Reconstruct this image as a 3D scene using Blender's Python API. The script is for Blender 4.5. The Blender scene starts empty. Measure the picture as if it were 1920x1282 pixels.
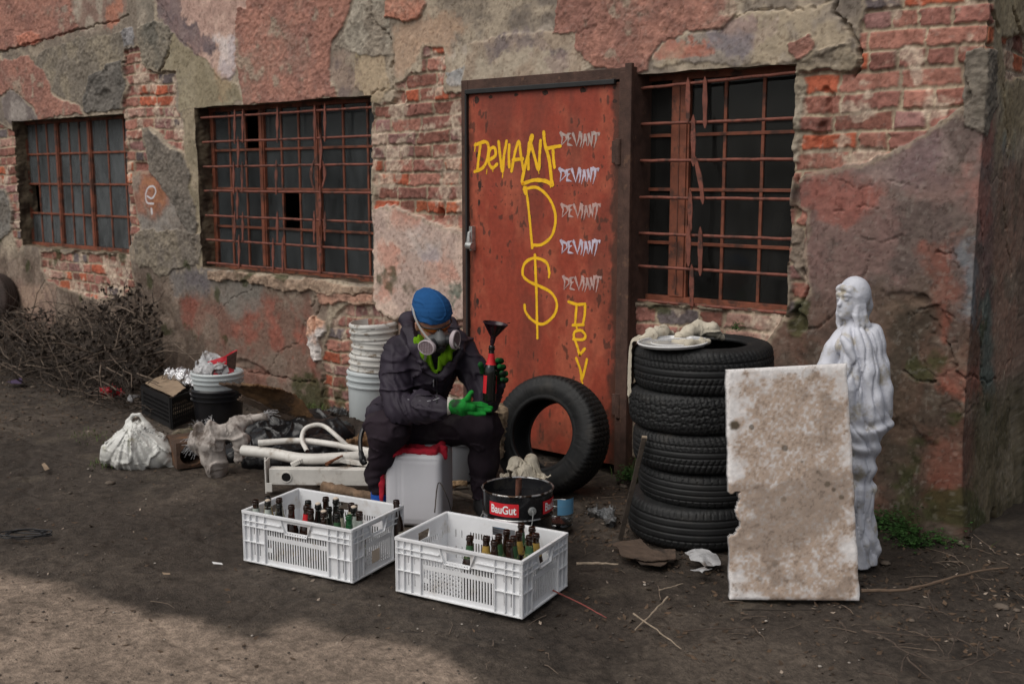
import bpy, bmesh, math, random
import numpy as np
from mathutils import Vector, Matrix
R = math.radians
S = bpy.context.scene
COL = S.collection
# ---------------------------------------------------------------- camera
F = 2025.0; PIT = R(8.6); AZ = R(49.3); EYE = 1.68; D = 4.984
FH = np.array([-math.cos(AZ), math.sin(AZ), 0.0]); RT = np.array([math.sin(AZ), math.cos(AZ), 0.0])
FW = FH*math.cos(PIT) + np.array([0, 0, -math.sin(PIT)]); UP = FH*math.sin(PIT) + np.array([0, 0, math.cos(PIT)])
CAMP = np.array([0.0, -D, EYE]); TW = -FH
cd = bpy.data.cameras.new('camera'); cam = bpy.data.objects.new('camera', cd); COL.objects.link(cam)
cd.sensor_width = 36; cd.lens = 36*F/1920; cd.clip_start = .05; cd.clip_end = 400
cam.matrix_world = Matrix([[RT[0], UP[0], -FW[0], 0], [RT[1], UP[1], -FW[1], -D], [RT[2], UP[2], -FW[2], EYE], [0, 0, 0, 1]])
cd.dof.use_dof = True; cd.dof.focus_distance = 5.0; cd.dof.aperture_fstop = 3.2
S.camera = cam
# ---------------------------------------------------------------- light
SUN_EL, SUN_AZ = R(52), R(188)
wd = bpy.data.worlds.new('World'); S.world = wd; wd.use_nodes = True
nt = wd.node_tree; sky = nt.nodes.new('ShaderNodeTexSky'); sky.sky_type = 'NISHITA'; sky.sun_disc = False
sky.sun_elevation = SUN_EL; sky.sun_rotation = SUN_AZ; sky.air_density = 1.0; sky.dust_density = 4.0; sky.ozone_density = 1.0
bg = nt.nodes['Background']; hs_ = nt.nodes.new('ShaderNodeHueSaturation'); hs_.inputs['Saturation'].default_value = .35; nt.links.new(sky.outputs[0], hs_.inputs['Color']); nt.links.new(hs_.outputs[0], bg.inputs[0]); bg.inputs[1].default_value = .075
sl = bpy.data.lights.new('sun', 'SUN'); so = bpy.data.objects.new('sun', sl); COL.objects.link(so)
sl.energy = 1.8; sl.angle = R(65); sl.color = (1, .95, .88)
sd_ = Vector((math.sin(SUN_AZ)*math.cos(SUN_EL), math.cos(SUN_AZ)*math.cos(SUN_EL), math.sin(SUN_EL)))
so.rotation_euler = sd_.to_track_quat('Z', 'Y').to_euler()
S.view_settings.view_transform = 'Standard'; S.view_settings.look = 'None'; S.view_settings.exposure = 0.0; S.view_settings.gamma = 1
# ---------------------------------------------------------------- pixel of the photo -> point in the place
def ray(x, y): return FW + RT*(x-960)/F + UP*(641-y)/F
def G(x, y, z=0.0):
    r = ray(x, y); return CAMP + r*((z-EYE)/r[2])
def V(x, y, Y=0.0):
    r = ray(x, y); return CAMP + r*((D+Y)/r[1])
def PD(x, y, d):
    r = ray(x, y); return CAMP + r*(d/float(r@FH))
# ---------------------------------------------------------------- scene bookkeeping
def tag(o, label=None, cat=None, group=None, kind=None):
    if label: o['label'] = label
    if cat: o['category'] = cat
    if group: o['group'] = group
    if kind: o['kind'] = kind
    return o
def empty(name, loc=(0, 0, 0), rz=0, label=None, cat=None, group=None):
    o = bpy.data.objects.new(name, None); COL.objects.link(o); o.location = tuple(loc); o.rotation_euler = (0, 0, rz)
    o.empty_display_size = .05
    return tag(o, label, cat, group)
def link(name, me, m=None, par=None, smooth=True):
    if m is not None: me.materials.append(m)
    if smooth: me.shade_smooth()
    o = bpy.data.objects.new(name, me); COL.objects.link(o)
    if par is not None: o.parent = par
    return o
def pymesh(vs, fs):
    me = bpy.data.meshes.new('m'); me.from_pydata([tuple(map(float, v)) for v in vs], [], [tuple(map(int, f)) for f in fs]); me.update(); return me
def npmesh(v, q, k=4):
    me = bpy.data.meshes.new('m'); n = len(q)
    me.vertices.add(len(v)); me.vertices.foreach_set('co', np.ascontiguousarray(v, dtype=np.float32).ravel())
    me.loops.add(n*k); me.loops.foreach_set('vertex_index', np.ascontiguousarray(q, dtype=np.int32).ravel())
    me.polygons.add(n); me.polygons.foreach_set('loop_start', np.arange(0, n*k, k, dtype=np.int32))
    me.update(calc_edges=True); return me
def setcol(me, c, name='Col'):
    a = me.attributes.new(name, 'FLOAT_COLOR', 'POINT'); b = np.ones((len(c), 4), dtype=np.float32); b[:, :3] = c
    a.data.foreach_set('color', b.ravel())
class MB:
    """collects boxes, tubes, lathes into one mesh"""
    def __init__(s): s.v = []; s.f = []
    def add(s, vs, fs):
        n = len(s.v); s.v += [tuple(map(float, v)) for v in vs]; s.f += [tuple(int(i)+n for i in f) for f in fs]; return s
    def box(s, x0, x1, y0, y1, z0, z1, M=None):
        vs = [(x, y, z) for x in (x0, x1) for y in (y0, y1) for z in (z0, z1)]
        if M is not None: vs = [M @ Vector(v) for v in vs]
        return s.add(vs, [(0, 1, 3, 2), (4, 6, 7, 5), (0, 4, 5, 1), (2, 3, 7, 6), (0, 2, 6, 4), (1, 5, 7, 3)])
    def bar(s, a, b, w, t, up=(0, 0, 1)):
        a = Vector(a); b = Vector(b); d = (b-a).normalized(); sx = d.cross(Vector(up)).normalized(); u = sx.cross(d)
        vs = [p + sx*i*w/2 + u*j*t/2 for p in (a, b) for i, j in ((-1, -1), (1, -1), (1, 1), (-1, 1))]
        return s.add(vs, [(3, 2, 1, 0), (4, 5, 6, 7), (0, 1, 5, 4), (1, 2, 6, 5), (2, 3, 7, 6), (3, 0, 4, 7)])
    def tube(s, pts, r, n=10, cap=True):
        P = [Vector(p) for p in pts]; rs = r if hasattr(r, '__len__') else [r]*len(P)
        T = [(P[min(i+1, len(P)-1)]-P[max(i-1, 0)]).normalized() for i in range(len(P))]
        nrm = T[0].orthogonal().normalized(); vs = []
        for i, p in enumerate(P):
            nrm = (nrm - T[i]*nrm.dot(T[i])).normalized(); b = T[i].cross(nrm)
            vs += [p + (nrm*math.cos(2*math.pi*k/n)+b*math.sin(2*math.pi*k/n))*rs[i] for k in range(n)]
        fs = [(i*n+k, i*n+(k+1) % n, (i+1)*n+(k+1) % n, (i+1)*n+k) for i in range(len(P)-1) for k in range(n)]
        if cap: fs += [tuple(reversed(range(n))), tuple((len(P)-1)*n+k for k in range(n))]
        return s.add(vs, fs)
    def lathe(s, prof, n=32, cap0=False, cap1=False, M=None, sq=None):
        vs = []
        for r, z in prof:
            for k in range(n):
                a = 2*math.pi*k/n; v = Vector((r*math.cos(a), r*math.sin(a), z)); vs.append(M @ v if M is not None else v)
        fs = [(i*n+k, i*n+(k+1) % n, (i+1)*n+(k+1) % n, (i+1)*n+k) for i in range(len(prof)-1) for k in range(n)]
        if cap0: fs.append(tuple(reversed(range(n))))
        if cap1: fs.append(tuple((len(prof)-1)*n+k for k in range(n)))
        return s.add(vs, fs)
    def build(s, name, m=None, par=None, smooth=True, bevel=0, ang=40):
        me = pymesh(s.v, s.f); o = link(name, me, m, par, smooth)
        if bevel:
            b = o.modifiers.new('bevel', 'BEVEL'); b.width = bevel; b.segments = 2; b.limit_method = 'ANGLE'; b.angle_limit = R(35)
        if smooth and ang: me.set_sharp_from_angle(angle=R(ang))
        return o
def cr(pts, n=8):
    """Catmull-Rom through points"""
    P = [Vector(p) for p in pts]; P = [P[0]*2-P[1]] + P + [P[-1]*2-P[-2]]; out = []
    for i in range(1, len(P)-2):
        for k in range(n):
            t = k/n; a, b, c, d = P[i-1:i+3]
            out.append(.5*((2*b)+(c-a)*t+(2*a-5*b+4*c-d)*t*t+(3*b-a-3*c+d)*t**3))
    out.append(P[-2]); return out
# ---------------------------------------------------------------- noise
def _h(i, j, k, s):
    h = (i*374761393 + j*668265263 + k*2147483647 + s*1013904223) & 0xffffffff
    h = ((h ^ (h >> 13))*1274126177) & 0xffffffff
    return ((h ^ (h >> 16)) & 0xffff).astype(np.float32)/65535.0
def vn2(x, y, s=0):
    xi = np.floor(x).astype(np.int64); yi = np.floor(y).astype(np.int64); fx = x-xi; fy = y-yi
    fx = fx*fx*(3-2*fx); fy = fy*fy*(3-2*fy); z = np.zeros_like(xi)
    a = _h(xi, yi, z, s); b = _h(xi+1, yi, z, s); c = _h(xi, yi+1, z, s); d = _h(xi+1, yi+1, z, s)
    return (a+(b-a)*fx)*(1-fy)+(c+(d-c)*fx)*fy
def fb2(x, y, f, s=0, o=4, g=.5):
    """fractal noise, about -1..1"""
    r = 0; a = 1; t = 0
    for i in range(o):
        r = r + a*(vn2(x*f+i*17.3, y*f+i*9.1, s+i)*2-1); t += a; a *= g; f *= 2.03
    return r/t*1.6
def vn3(x, y, z, s=0):
    xi = np.floor(x).astype(np.int64); yi = np.floor(y).astype(np.int64); zi = np.floor(z).astype(np.int64)
    fx = x-xi; fy = y-yi; fz = z-zi; fx = fx*fx*(3-2*fx); fy = fy*fy*(3-2*fy); fz = fz*fz*(3-2*fz); r = 0
    for a in (0, 1):
        for b in (0, 1):
            for c in (0, 1):
                r = r + _h(xi+a, yi+b, zi+c, s)*(fx if a else 1-fx)*(fy if b else 1-fy)*(fz if c else 1-fz)
    return r
def fb3(x, y, z, f, s=0, o=2):
    r = 0; a = 1; t = 0
    for i in range(o):
        r = r + a*(vn3(x*f+i*7.3, y*f+i*3.7, z*f+i*5.9, s+i)*2-1); t += a; a *= .5; f *= 2.03
    return r/t*1.5
def sst(a, b, x):
    t = np.clip((x-a)/(b-a), 0, 1); return t*t*(3-2*t)
def srgb(*c):
    if len(c) == 1: c = c[0]
    return tuple(((v/255)/12.92 if v <= 10 else (((v/255)+.055)/1.055)**2.4) for v in c)
def sdpoly(pts, x, y, m=.12):
    """signed distance (negative inside) evaluated near the polygon only"""
    out = np.full(x.shape, 9.0, dtype=np.float32); P = np.array(pts, dtype=np.float64)
    k = (x > P[:, 0].min()-m) & (x < P[:, 0].max()+m) & (y > P[:, 1].min()-m) & (y < P[:, 1].max()+m)
    if not k.any(): return out
    xx = x[k]; yy = y[k]; d = np.full(xx.shape, 1e9); ins = np.zeros(xx.shape, bool); n = len(P)
    for i in range(n):
        ax, ay = P[i]; bx, by = P[(i+1) % n]; ex = bx-ax; ey = by-ay; L = ex*ex+ey*ey+1e-12
        t = np.clip(((xx-ax)*ex+(yy-ay)*ey)/L, 0, 1); d = np.minimum(d, (xx-ax-t*ex)**2+(yy-ay-t*ey)**2)
        if ay != by: ins ^= ((ay > yy) != (by > yy)) & (xx < (bx-ax)*(yy-ay)/(by-ay)+ax)
    d = np.sqrt(d); out[k] = np.where(ins, -d, d); return out
def sdline(pts, x, y, m=.06):
    out = np.full(x.shape, 9.0, dtype=np.float32); P = np.array(pts)
    k = (x > P[:, 0].min()-m) & (x < P[:, 0].max()+m) & (y > P[:, 1].min()-m) & (y < P[:, 1].max()+m)
    xx = x[k]; yy = y[k]; d = np.full(xx.shape, 1e9)
    for i in range(len(P)-1):
        ax, ay = P[i]; bx, by = P[i+1]; ex = bx-ax; ey = by-ay; L = ex*ex+ey*ey+1e-12
        t = np.clip(((xx-ax)*ex+(yy-ay)*ey)/L, 0, 1); d = np.minimum(d, (xx-ax-t*ex)**2+(yy-ay-t*ey)**2)
    out[k] = np.sqrt(d); return out
# ---------------------------------------------------------------- smooth solids: signed distance + surface nets
def rcone(P, a, b, ra, rb):
    X, Y, Z = P; a = np.array(a, float); e = np.array(b, float)-a
    h = np.clip(((X-a[0])*e[0]+(Y-a[1])*e[1]+(Z-a[2])*e[2])/(e@e+1e-9), 0, 1)
    return np.sqrt((X-a[0]-h*e[0])**2+(Y-a[1]-h*e[1])**2+(Z-a[2]-h*e[2])**2)-(ra+(rb-ra)*h)
def ell(P, c, r, M=None):
    X, Y, Z = P[0]-c[0], P[1]-c[1], P[2]-c[2]
    if M is not None:
        X, Y, Z = (M[0][0]*X+M[0][1]*Y+M[0][2]*Z, M[1][0]*X+M[1][1]*Y+M[1][2]*Z, M[2][0]*X+M[2][1]*Y+M[2][2]*Z)
    k = np.sqrt((X/r[0])**2+(Y/r[1])**2+(Z/r[2])**2); k2 = np.sqrt((X/r[0]**2)**2+(Y/r[1]**2)**2+(Z/r[2]**2)**2)+1e-9
    return k*(k-1)/k2
def smin(a, b, k):
    h = np.clip(.5+.5*(b-a)/k, 0, 1); return b*(1-h)+a*h-k*h*(1-h)
def chain(P, pts, rs, k=.02, f=None):
    for i in range(len(pts)-1):
        c = rcone(P, pts[i], pts[i+1], rs[i], rs[i+1]); f = c if f is None else smin(f, c, k)
    return f
def grid3(lo, hi, h):
    ax = [np.arange(lo[i], hi[i]+h, h, dtype=np.float32) for i in range(3)]
    return np.meshgrid(*ax, indexing='ij'), ax
def nets(Fv, ax):
    nx, ny, nz = Fv.shape; s = Fv < 0
    c = [s[i:nx-1+i, j:ny-1+j, k:nz-1+k] for i in (0, 1) for j in (0, 1) for k in (0, 1)]
    cnt = sum(q.astype(np.int8) for q in c); act = (cnt > 0) & (cnt < 8); I, J, K = np.nonzero(act)
    idx = -np.ones(act.shape, dtype=np.int64); idx[I, J, K] = np.arange(len(I))
    cor = [(i, j, k) for i in (0, 1) for j in (0, 1) for k in (0, 1)]
    val = {q: Fv[I+q[0], J+q[1], K+q[2]] for q in cor}; acc = np.zeros((len(I), 3)); n = np.zeros(len(I))
    for a in cor:
        for d in range(3):
            if a[d] == 0:
                b = list(a); b[d] = 1; b = tuple(b); m = (val[a] < 0) != (val[b] < 0)
                t = np.where(m, val[a]/(val[a]-val[b]+1e-12), 0); p = np.array(a, float)[None, :].repeat(len(I), 0); p[:, d] = t
                acc += p*m[:, None]; n += m
    p = acc/n[:, None]+np.stack([I, J, K], 1); h = ax[0][1]-ax[0][0]
    v = p*h+np.array([ax[0][0], ax[1][0], ax[2][0]]); q = []
    for d in range(3):
        sl0 = [slice(None)]*3; sl1 = [slice(None)]*3; sl0[d] = slice(0, -1); sl1[d] = slice(1, None)
        A = s[tuple(sl0)]; B = s[tuple(sl1)]; e = np.nonzero(A != B); e = np.stack(e, 1); o1, o2 = [(1, 2), (2, 0), (0, 1)][d]
        sh = np.array(Fv.shape); e = e[(e[:, o1] > 0) & (e[:, o2] > 0) & (e[:, o1] < sh[o1]-1) & (e[:, o2] < sh[o2]-1)]
        fl = A[e[:, 0], e[:, 1], e[:, 2]]; u1 = np.zeros(3, int); u1[o1] = 1; u2 = np.zeros(3, int); u2[o2] = 1
        g = lambda w: idx[w[:, 0], w[:, 1], w[:, 2]]
        qq = np.stack([g(e-u1-u2), g(e-u2), g(e), g(e-u1)], 1); qq[~fl] = qq[~fl][:, ::-1]; q.append(qq)
    q = np.concatenate(q); return v, q[(q >= 0).all(1)]
def solid(name, fn, lo, hi, h, m, par=None):
    P, ax = grid3(lo, hi, h); v, q = nets(fn(P), ax)
    return link(name, npmesh(v, q), m, par)
# ---------------------------------------------------------------- cloth: a sheet dropped over solids
def cloth(name, P0, size, n, collide, m, steps=260, g_=.0016, pins=None, par=None, lab=None, cat='cloth', group=None, seed=0, thick=.003, stiff=.5, edge=.0, sub=1):
    """P0(u,v)->start points, collide(P)->pushed-out points; position based cloth on an n x n grid"""
    U, V_ = np.meshgrid(np.linspace(0, 1, n), np.linspace(0, 1, n), indexing='ij'); P = P0(U, V_).reshape(-1, 3).astype(float); rr = np.random.RandomState(seed)
    P += rr.normal(0, .001, P.shape); Q = P.copy(); I = np.arange(n*n).reshape(n, n); L = size/(n-1); cons = []
    def addc(a, b, d, k):
        for s in (0, 1): cons.append((a[s::2].ravel(), b[s::2].ravel(), d, k)) if a.shape[0] > 1 else cons.append((a.ravel(), b.ravel(), d, k))
    addc(I[:-1], I[1:], L, 1); addc(I[:, :-1].T, I[:, 1:].T, L, 1); addc(I[:-1, :-1], I[1:, 1:], L*1.414, .5); addc(I[1:, :-1], I[:-1, 1:], L*1.414, .5); addc(I[:-2], I[2:], L*2, stiff*.3); addc(I[:, :-2].T, I[:, 2:].T, L*2, stiff*.3)
    pin = None if pins is None else I[pins[0], pins[1]].ravel(); P_pin = None if pin is None else P[pin].copy()
    for it in range(steps):
        vel = (P-Q)*.96; Q = P.copy(); P = P+vel; P[:, 2] -= g_
        for _ in range(7):
            for a, b, d, k in cons:
                dv = P[b]-P[a]; Ln = np.linalg.norm(dv, axis=1)+1e-9; w = ((Ln-d)/Ln*.5*k)[:, None]*dv; np.add.at(P, a, w*.8); np.add.at(P, b, -w*.8)
            P2 = collide(P); hit = np.abs(P2-P).sum(1) > 1e-7; P = P2; Q[hit] = Q[hit]*.15+P[hit]*.85
            if pin is not None: P[pin] = P_pin
        mv = P-Q; s = np.linalg.norm(mv, axis=1)[:, None]; P = Q+mv*np.minimum(1, .02/(s+1e-9))
    if edge: P += (rr.normal(0, edge, P.shape)*((U < .02) | (U > .98) | (V_ < .02) | (V_ > .98)).reshape(-1, 1))
    i, j = np.meshgrid(np.arange(n-1), np.arange(n-1), indexing='ij'); b = I[:-1, :-1].ravel(); o = link(name, npmesh(P, np.stack([b, b+n, b+n+1, b+1], 1)), m, par)
    s = o.modifiers.new('s', 'SOLIDIFY'); s.thickness = thick; s.offset = 0; s2 = o.modifiers.new('d', 'SUBSURF'); s2.levels = sub; s2.render_levels = sub
    if lab: tag(o, lab, cat, group)
    return o
def balls(bs, floor=.004, fr=.6):
    def f(P):
        P = P.copy()
        for c, r in bs:
            d = P-np.array(c); L = np.linalg.norm(d, axis=1); k = L < r; P[k] = np.array(c)+d[k]/(L[k][:, None]+1e-9)*r
        P[:, 2] = np.maximum(P[:, 2], floor); return P
    return f
# ---------------------------------------------------------------- materials
def mat(name, col, rough=.7, metal=0, var=.15, vs=6, bump=.0, bs=60, dirt=None, ds=5, dr=(.5, .65), attr=None, spec=.5, coat=0, trans=0, alpha=1, sss=0, ior=1.45, streak=None, bd=.01):
    m = bpy.data.materials.new(name); m.use_nodes = True; N = m.node_tree.nodes; L = m.node_tree.links
    b = N['Principled BSDF']; b.inputs['Roughness'].default_value = rough; b.inputs['Metallic'].default_value = metal
    b.inputs['Specular IOR Level'].default_value = spec; b.inputs['Coat Weight'].default_value = coat; b.inputs['Alpha'].default_value = alpha
    b.inputs['Transmission Weight'].default_value = trans; b.inputs['IOR'].default_value = ior
    if sss: b.inputs['Subsurface Weight'].default_value = sss; b.inputs['Subsurface Radius'].default_value = (.02, .02, .02)
    tc = N.new('ShaderNodeTexCoord'); co = tc.outputs['Object']
    if streak:
        mp = N.new('ShaderNodeMapping'); mp.inputs['Scale'].default_value = streak; L.new(co, mp.inputs[0]); cs = mp.outputs[0]
    else: cs = co
    def noise(sc, det=6, src=cs):
        n = N.new('ShaderNodeTexNoise'); n.inputs['Scale'].default_value = sc; n.inputs['Detail'].default_value = det; n.inputs['Roughness'].default_value = .62
        L.new(src, n.inputs['Vector']); return n.outputs['Fac']
    def mix(fac, a, bb, mode='MIX'):
        x = N.new('ShaderNodeMix'); x.data_type = 'RGBA'; x.blend_type = mode
        for sck, v in ((0, fac), (6, a), (7, bb)):
            if isinstance(v, (int, float)): x.inputs[sck].default_value = v
            elif isinstance(v, tuple): x.inputs[sck].default_value = (*v, 1) if len(v) == 3 else v
            else: L.new(v, x.inputs[sck])
        return x.outputs[2]
    def ramp(v, lo, hi):
        r = N.new('ShaderNodeMapRange'); r.inputs[1].default_value = lo; r.inputs[2].default_value = hi; r.interpolation_type = 'SMOOTHSTEP'; L.new(v, r.inputs[0]); return r.outputs[0]
    if attr:
        at = N.new('ShaderNodeAttribute'); at.attribute_name = attr; base = at.outputs['Color']
    else:
        base = tuple(col)
    c = base
    if var:
        f = ramp(noise(vs), .25, .75)
        lo_ = tuple([1-var]*3); hi_ = tuple([1+var]*3)
        c = mix(1.0, base, mix(f, lo_, hi_), 'MULTIPLY')
    if dirt: c = mix(ramp(noise(ds), *dr), c, tuple(dirt))
    if isinstance(c, tuple): b.inputs['Base Color'].default_value = (*c, 1)
    else: L.new(c, b.inputs['Base Color'])
    if bump:
        bp = N.new('ShaderNodeBump'); bp.inputs['Strength'].default_value = bump; bp.inputs['Distance'].default_value = bd
        L.new(noise(bs, 5, co), bp.inputs['Height']); L.new(bp.outputs[0], b.inputs['Normal'])
    return m
# ================================================================ THE OLD FACTORY WALL
XC = -1.575                      # the corner where the front wall ends and the side wall runs back
KA = 1.4
def pw(x, y):
    """photo pixel -> (s, z) along the unrolled wall: s = X on the front, XC + depth on the side wall"""
    p = V(x, y)
    if p[0] <= XC: return (p[0], p[2])
    r = ray(x, y); t = XC/r[0]; q = CAMP+r*t; return (XC+q[1], q[2])
def pl(*a): return [pw(a[i], a[i+1]) for i in range(0, len(a), 2)]
def wcol(*c):
    v = np.array(srgb(*c))*KA; l = v.mean(); return np.clip(v*.80+l*.20, 0, .85)*np.array([1.05, 1., .93])
OPEN = []                        # window and door openings x0, x1, z0, z1
WL = (V(22, 229)[0], V(243, 460)[0], V(65, 463)[2], V(225, 213)[2])
WM = (V(370, 300)[0], V(697, 300)[0], V(388, 503)[2], V(690, 179)[2])
WR = (V(1189, 300)[0], V(1486, 300)[0], V(1467, 590)[2], V(1484, 119)[2])
DR = (V(872, 400)[0], V(1186, 400)[0], -.2, V(1182, 130)[2])
OPEN = [WL, WM, WR, DR]
def seg(bp, steps):
    out = [np.array([bp[0]])]
    for a, b, h in zip(bp[:-1], bp[1:], steps):
        n = max(1, int(round((b-a)/h))); out.append(np.linspace(a, b, n+1)[1:])
    return np.concatenate(out)
bx = sorted([-22.0, -11.6]+[v for o in OPEN for v in o[:2]]+[XC-.04, XC+.04, XC+.75, XC+3.2]); 
def stepx(a, b):
    m = (a+b)/2
    return .08 if m < -11.6 or m > XC+.75 else (.010 if m < -8.5 else .0085 if m < -5.6 else .0062)
sg = seg(bx, [stepx(a, b) for a, b in zip(bx[:-1], bx[1:])])
bz = sorted([-.25, 0]+list({round(v, 5) for o in OPEN for v in o[2:] if v > 0})+[3.5, 5.2])
zg = seg(bz, [.03 if b <= 0 else .0066 if b <= 3.5 else .1 for a, b in zip(bz[:-1], bz[1:])])
SX, SZ = np.meshgrid(sg, zg, indexing='ij'); SX = SX.astype(np.float64); SZ = SZ.astype(np.float64)
# base plaster
n1 = fb2(SX, SZ, .9, 1); n2 = fb2(SX, SZ, 3.2, 2); n3 = fb2(SX, SZ, 11, 3, 4); n4 = fb2(SX, SZ, 45, 4, 3); n5 = fb2(SX, SZ, 6, 77, 4)
C = np.empty(SX.shape+(3,), dtype=np.float32)
def lerp3(a, b, t): return a+(b-a)*t[..., None]
C[:] = lerp3(wcol(112, 103, 94), wcol(146, 135, 120), sst(-.5, .5, n2+.4*n3))
C[:] = lerp3(C, wcol(95, 88, 84), .7*sst(.1, .6, n1-.5*n3))
n6 = fb2(SX, SZ, 90, 6, 2); Hh = .010*n1+.004*n2+.0025*n3+.0016*n4+.0008*n6
ROUGH = np.full(SX.shape, .35, dtype=np.float32)
wxn = fb2(SX, SZ, 5, 21, 5)*.035; wzn = fb2(SX, SZ, 5, 31, 5)*.035
fxn = fb2(SX, SZ, 26, 41, 3)*.012; fzn = fb2(SX, SZ, 26, 51, 3)*.012
# ---- bricks
ROW = .0905
bzz = SZ+.010*fb2(SX, SZ, 1.3, 61, 2)+.006*n3+.003*n4; bxx = SX+.010*fb2(SX, SZ, 4, 62, 2)+.005*n4
row = np.floor(bzz/ROW).astype(int); rmin = row.min(); rng = np.random.RandomState(5)
bid = np.zeros(SX.shape, int); de = np.zeros(SX.shape)
for r in range(rmin, row.max()+1):
    k = row == r
    if not k.any(): continue
    L_ = []; x = -22.4-rng.rand()*.2
    while x < XC+3.6:
        L_.append(x); x += (.285 if rng.rand() < (.8 if r % 2 else .35) else .142)+rng.uniform(-.012, .012)
    L_ = np.array(L_); i = np.searchsorted(L_, bxx[k])-1; bid[k] = i+(r-rmin)*200
    de[k] = np.minimum(bxx[k]-L_[i], L_[np.minimum(i+1, len(L_)-1)]-bxx[k])
dz = np.minimum(bzz-row*ROW, (row+1)*ROW-bzz); dd = -smin(-de, -dz, .01) if False else np.minimum(de, dz)
nb = bid.max()+1; pal = np.array([wcol(128, 82, 74), wcol(140, 92, 80), wcol(118, 74, 64), wcol(150, 72, 44), wcol(158, 80, 46), wcol(124, 88, 86), wcol(88, 80, 84), wcol(142, 108, 98)])
pi = rng.choice(8, nb, p=[.24, .2, .16, .09, .05, .13, .05, .08]); bc = pal[pi]*(1+rng.uniform(-.22, .18, (nb, 1)))
bd = rng.uniform(-.010, .006, nb); bd[rng.rand(nb) < .03] = -.035; bchip = rng.rand(nb)
mort = sst(.004, .0135, dd+.003*n3+.0025*n4)
bh = (bd[bid]+.013)*mort+.0035*n3+.0022*n4-.004*sst(.2, .7, n5)
# whitish plaster remnants and mortar smear over bricks
BC = bc[bid]*(1+.13*n4+.1*n3)[..., None]
smear = sst(.12, .5, fb2(SX, SZ, 9, 71, 5)+.35*n2-.1)
mc = lerp3(wcol(128, 114, 98), wcol(150, 138, 118), sst(-.4, .4, n3))
BC = lerp3(mc, BC, mort); BC = lerp3(BC, lerp3(wcol(150, 132, 120), wcol(172, 158, 142), sst(-.3, .3, n4)), .75*smear)
bh = bh+.006*smear*(1-mort)
# ---- layers traced from the wall: (kind, colour, colour2, height, points)
LY = []
def A_(kind, c, pts, c2=None, h=0., e=.012, w=1., ro=None, op=1.): LY.append((kind, wcol(*c), wcol(*(c2 or c)), h, pl(*pts), e, w, ro, op))
PK = (150, 104, 91); PK2 = (128, 89, 80)
# broad zones (soft)
A_('s', (88, 75, 67), (-120,460, 250,490, 400,520, 600,540, 600,800, 300,760, -120,760), (118, 104, 94), e=.12)
A_('s', (118, 78, 68), (395,540, 600,560, 600,740, 500,745, 400,700, 380,600), (96, 80, 72), e=.1)
A_('s', (128, 66, 54), (335,560, 378,550, 388,600, 370,640, 345,620), (110, 76, 66), e=.05)
A_('s', (134, 70, 56), (470,570, 520,560, 560,590, 570,650, 470,660, 430,620, 440,590), (104, 76, 66), e=.06)
A_('s', (130, 72, 58), (530,640, 580,600, 590,700, 560,720, 530,690), (104, 80, 70), e=.05)
A_('s', (96, 92, 92), (315,490, 385,500, 380,560, 330,555), e=.05)
A_('s', (84, 80, 86), (345,495, 390,505, 384,545, 350,540), e=.04)
A_('s', (104, 100, 96), (385,510, 500,525, 490,580, 440,590, 400,560), e=.06)
A_('s', (168, 128, 108), (590,530, 700,548, 700,568, 660,570, 590,560), (150, 110, 94), e=.02)
A_('s', (108, 84, 82), (1490,300, 1600,290, 1740,260, 1800,200, 1870,120, 1870,620, 1490,640), (84, 72, 70), e=.05)
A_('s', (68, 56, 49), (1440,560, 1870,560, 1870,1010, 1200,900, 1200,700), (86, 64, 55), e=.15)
A_('s', (138, 76, 66), (1505,345, 1560,325, 1630,315, 1650,345, 1625,400, 1600,430, 1540,415, 1515,385), (122, 76, 70), e=.03)
A_('s', (102, 84, 88), (1600,310, 1700,290, 1790,260, 1790,330, 1700,350, 1620,360), (124, 108, 106), e=.06)
A_('s', (92, 96, 104), (1800,480, 1830,470, 1830,600, 1795,580), e=.03)
A_('s', (128, 62, 44), (1745,460, 1790,455, 1790,560, 1760,640, 1740,600), (110, 62, 50), e=.04)
A_('s', (116, 54, 38), (1690,650, 1730,640, 1730,740, 1690,760), (92, 54, 44), e=.04)
A_('s', (132, 66, 50), (1770,690, 1830,680, 1840,760, 1780,730), (112, 70, 60), e=.03)
A_('s', (112, 58, 44), (1750,820, 1800,780, 1830,900, 1790,960, 1750,900), (84, 58, 50), e=.05)
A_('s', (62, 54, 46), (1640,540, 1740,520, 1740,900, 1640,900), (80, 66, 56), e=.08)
A_('s', (138, 88, 80), (1820,200, 1862,150, 1866,420, 1840,460, 1830,330), (116, 96, 94), e=.05)
A_('s', (104, 116, 116), (1868,100, 1905,200, 1900,420, 1870,430), (132, 120, 100), e=.04)
A_('s', (150, 138, 112), (1868,-40, 2000,-40, 2000,260, 1868,260), (128, 116, 92), e=.08)
A_('s', (76, 86, 84), (1838,560, 1858,540, 1870,700, 1850,860, 1838,800), e=.03)
A_('s', (124, 96, 84), (1868,300, 2100,260, 2100,700, 1868,720), (100, 84, 74), e=.08)
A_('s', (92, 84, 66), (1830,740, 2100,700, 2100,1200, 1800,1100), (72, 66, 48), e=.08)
A_('s', (140, 118, 104), (0,520, 110,540, 100,640, 0,640), (112, 92, 84), e=.06)
A_('s', (120, 116, 114), (240,330, 360,360, 385,500, 300,500, 245,420), (104, 97, 92), e=.05)
A_('s', (168, 158, 148), (830,90, 1040,60, 1050,130, 850,180), (150, 140, 126), e=.05)
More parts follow.
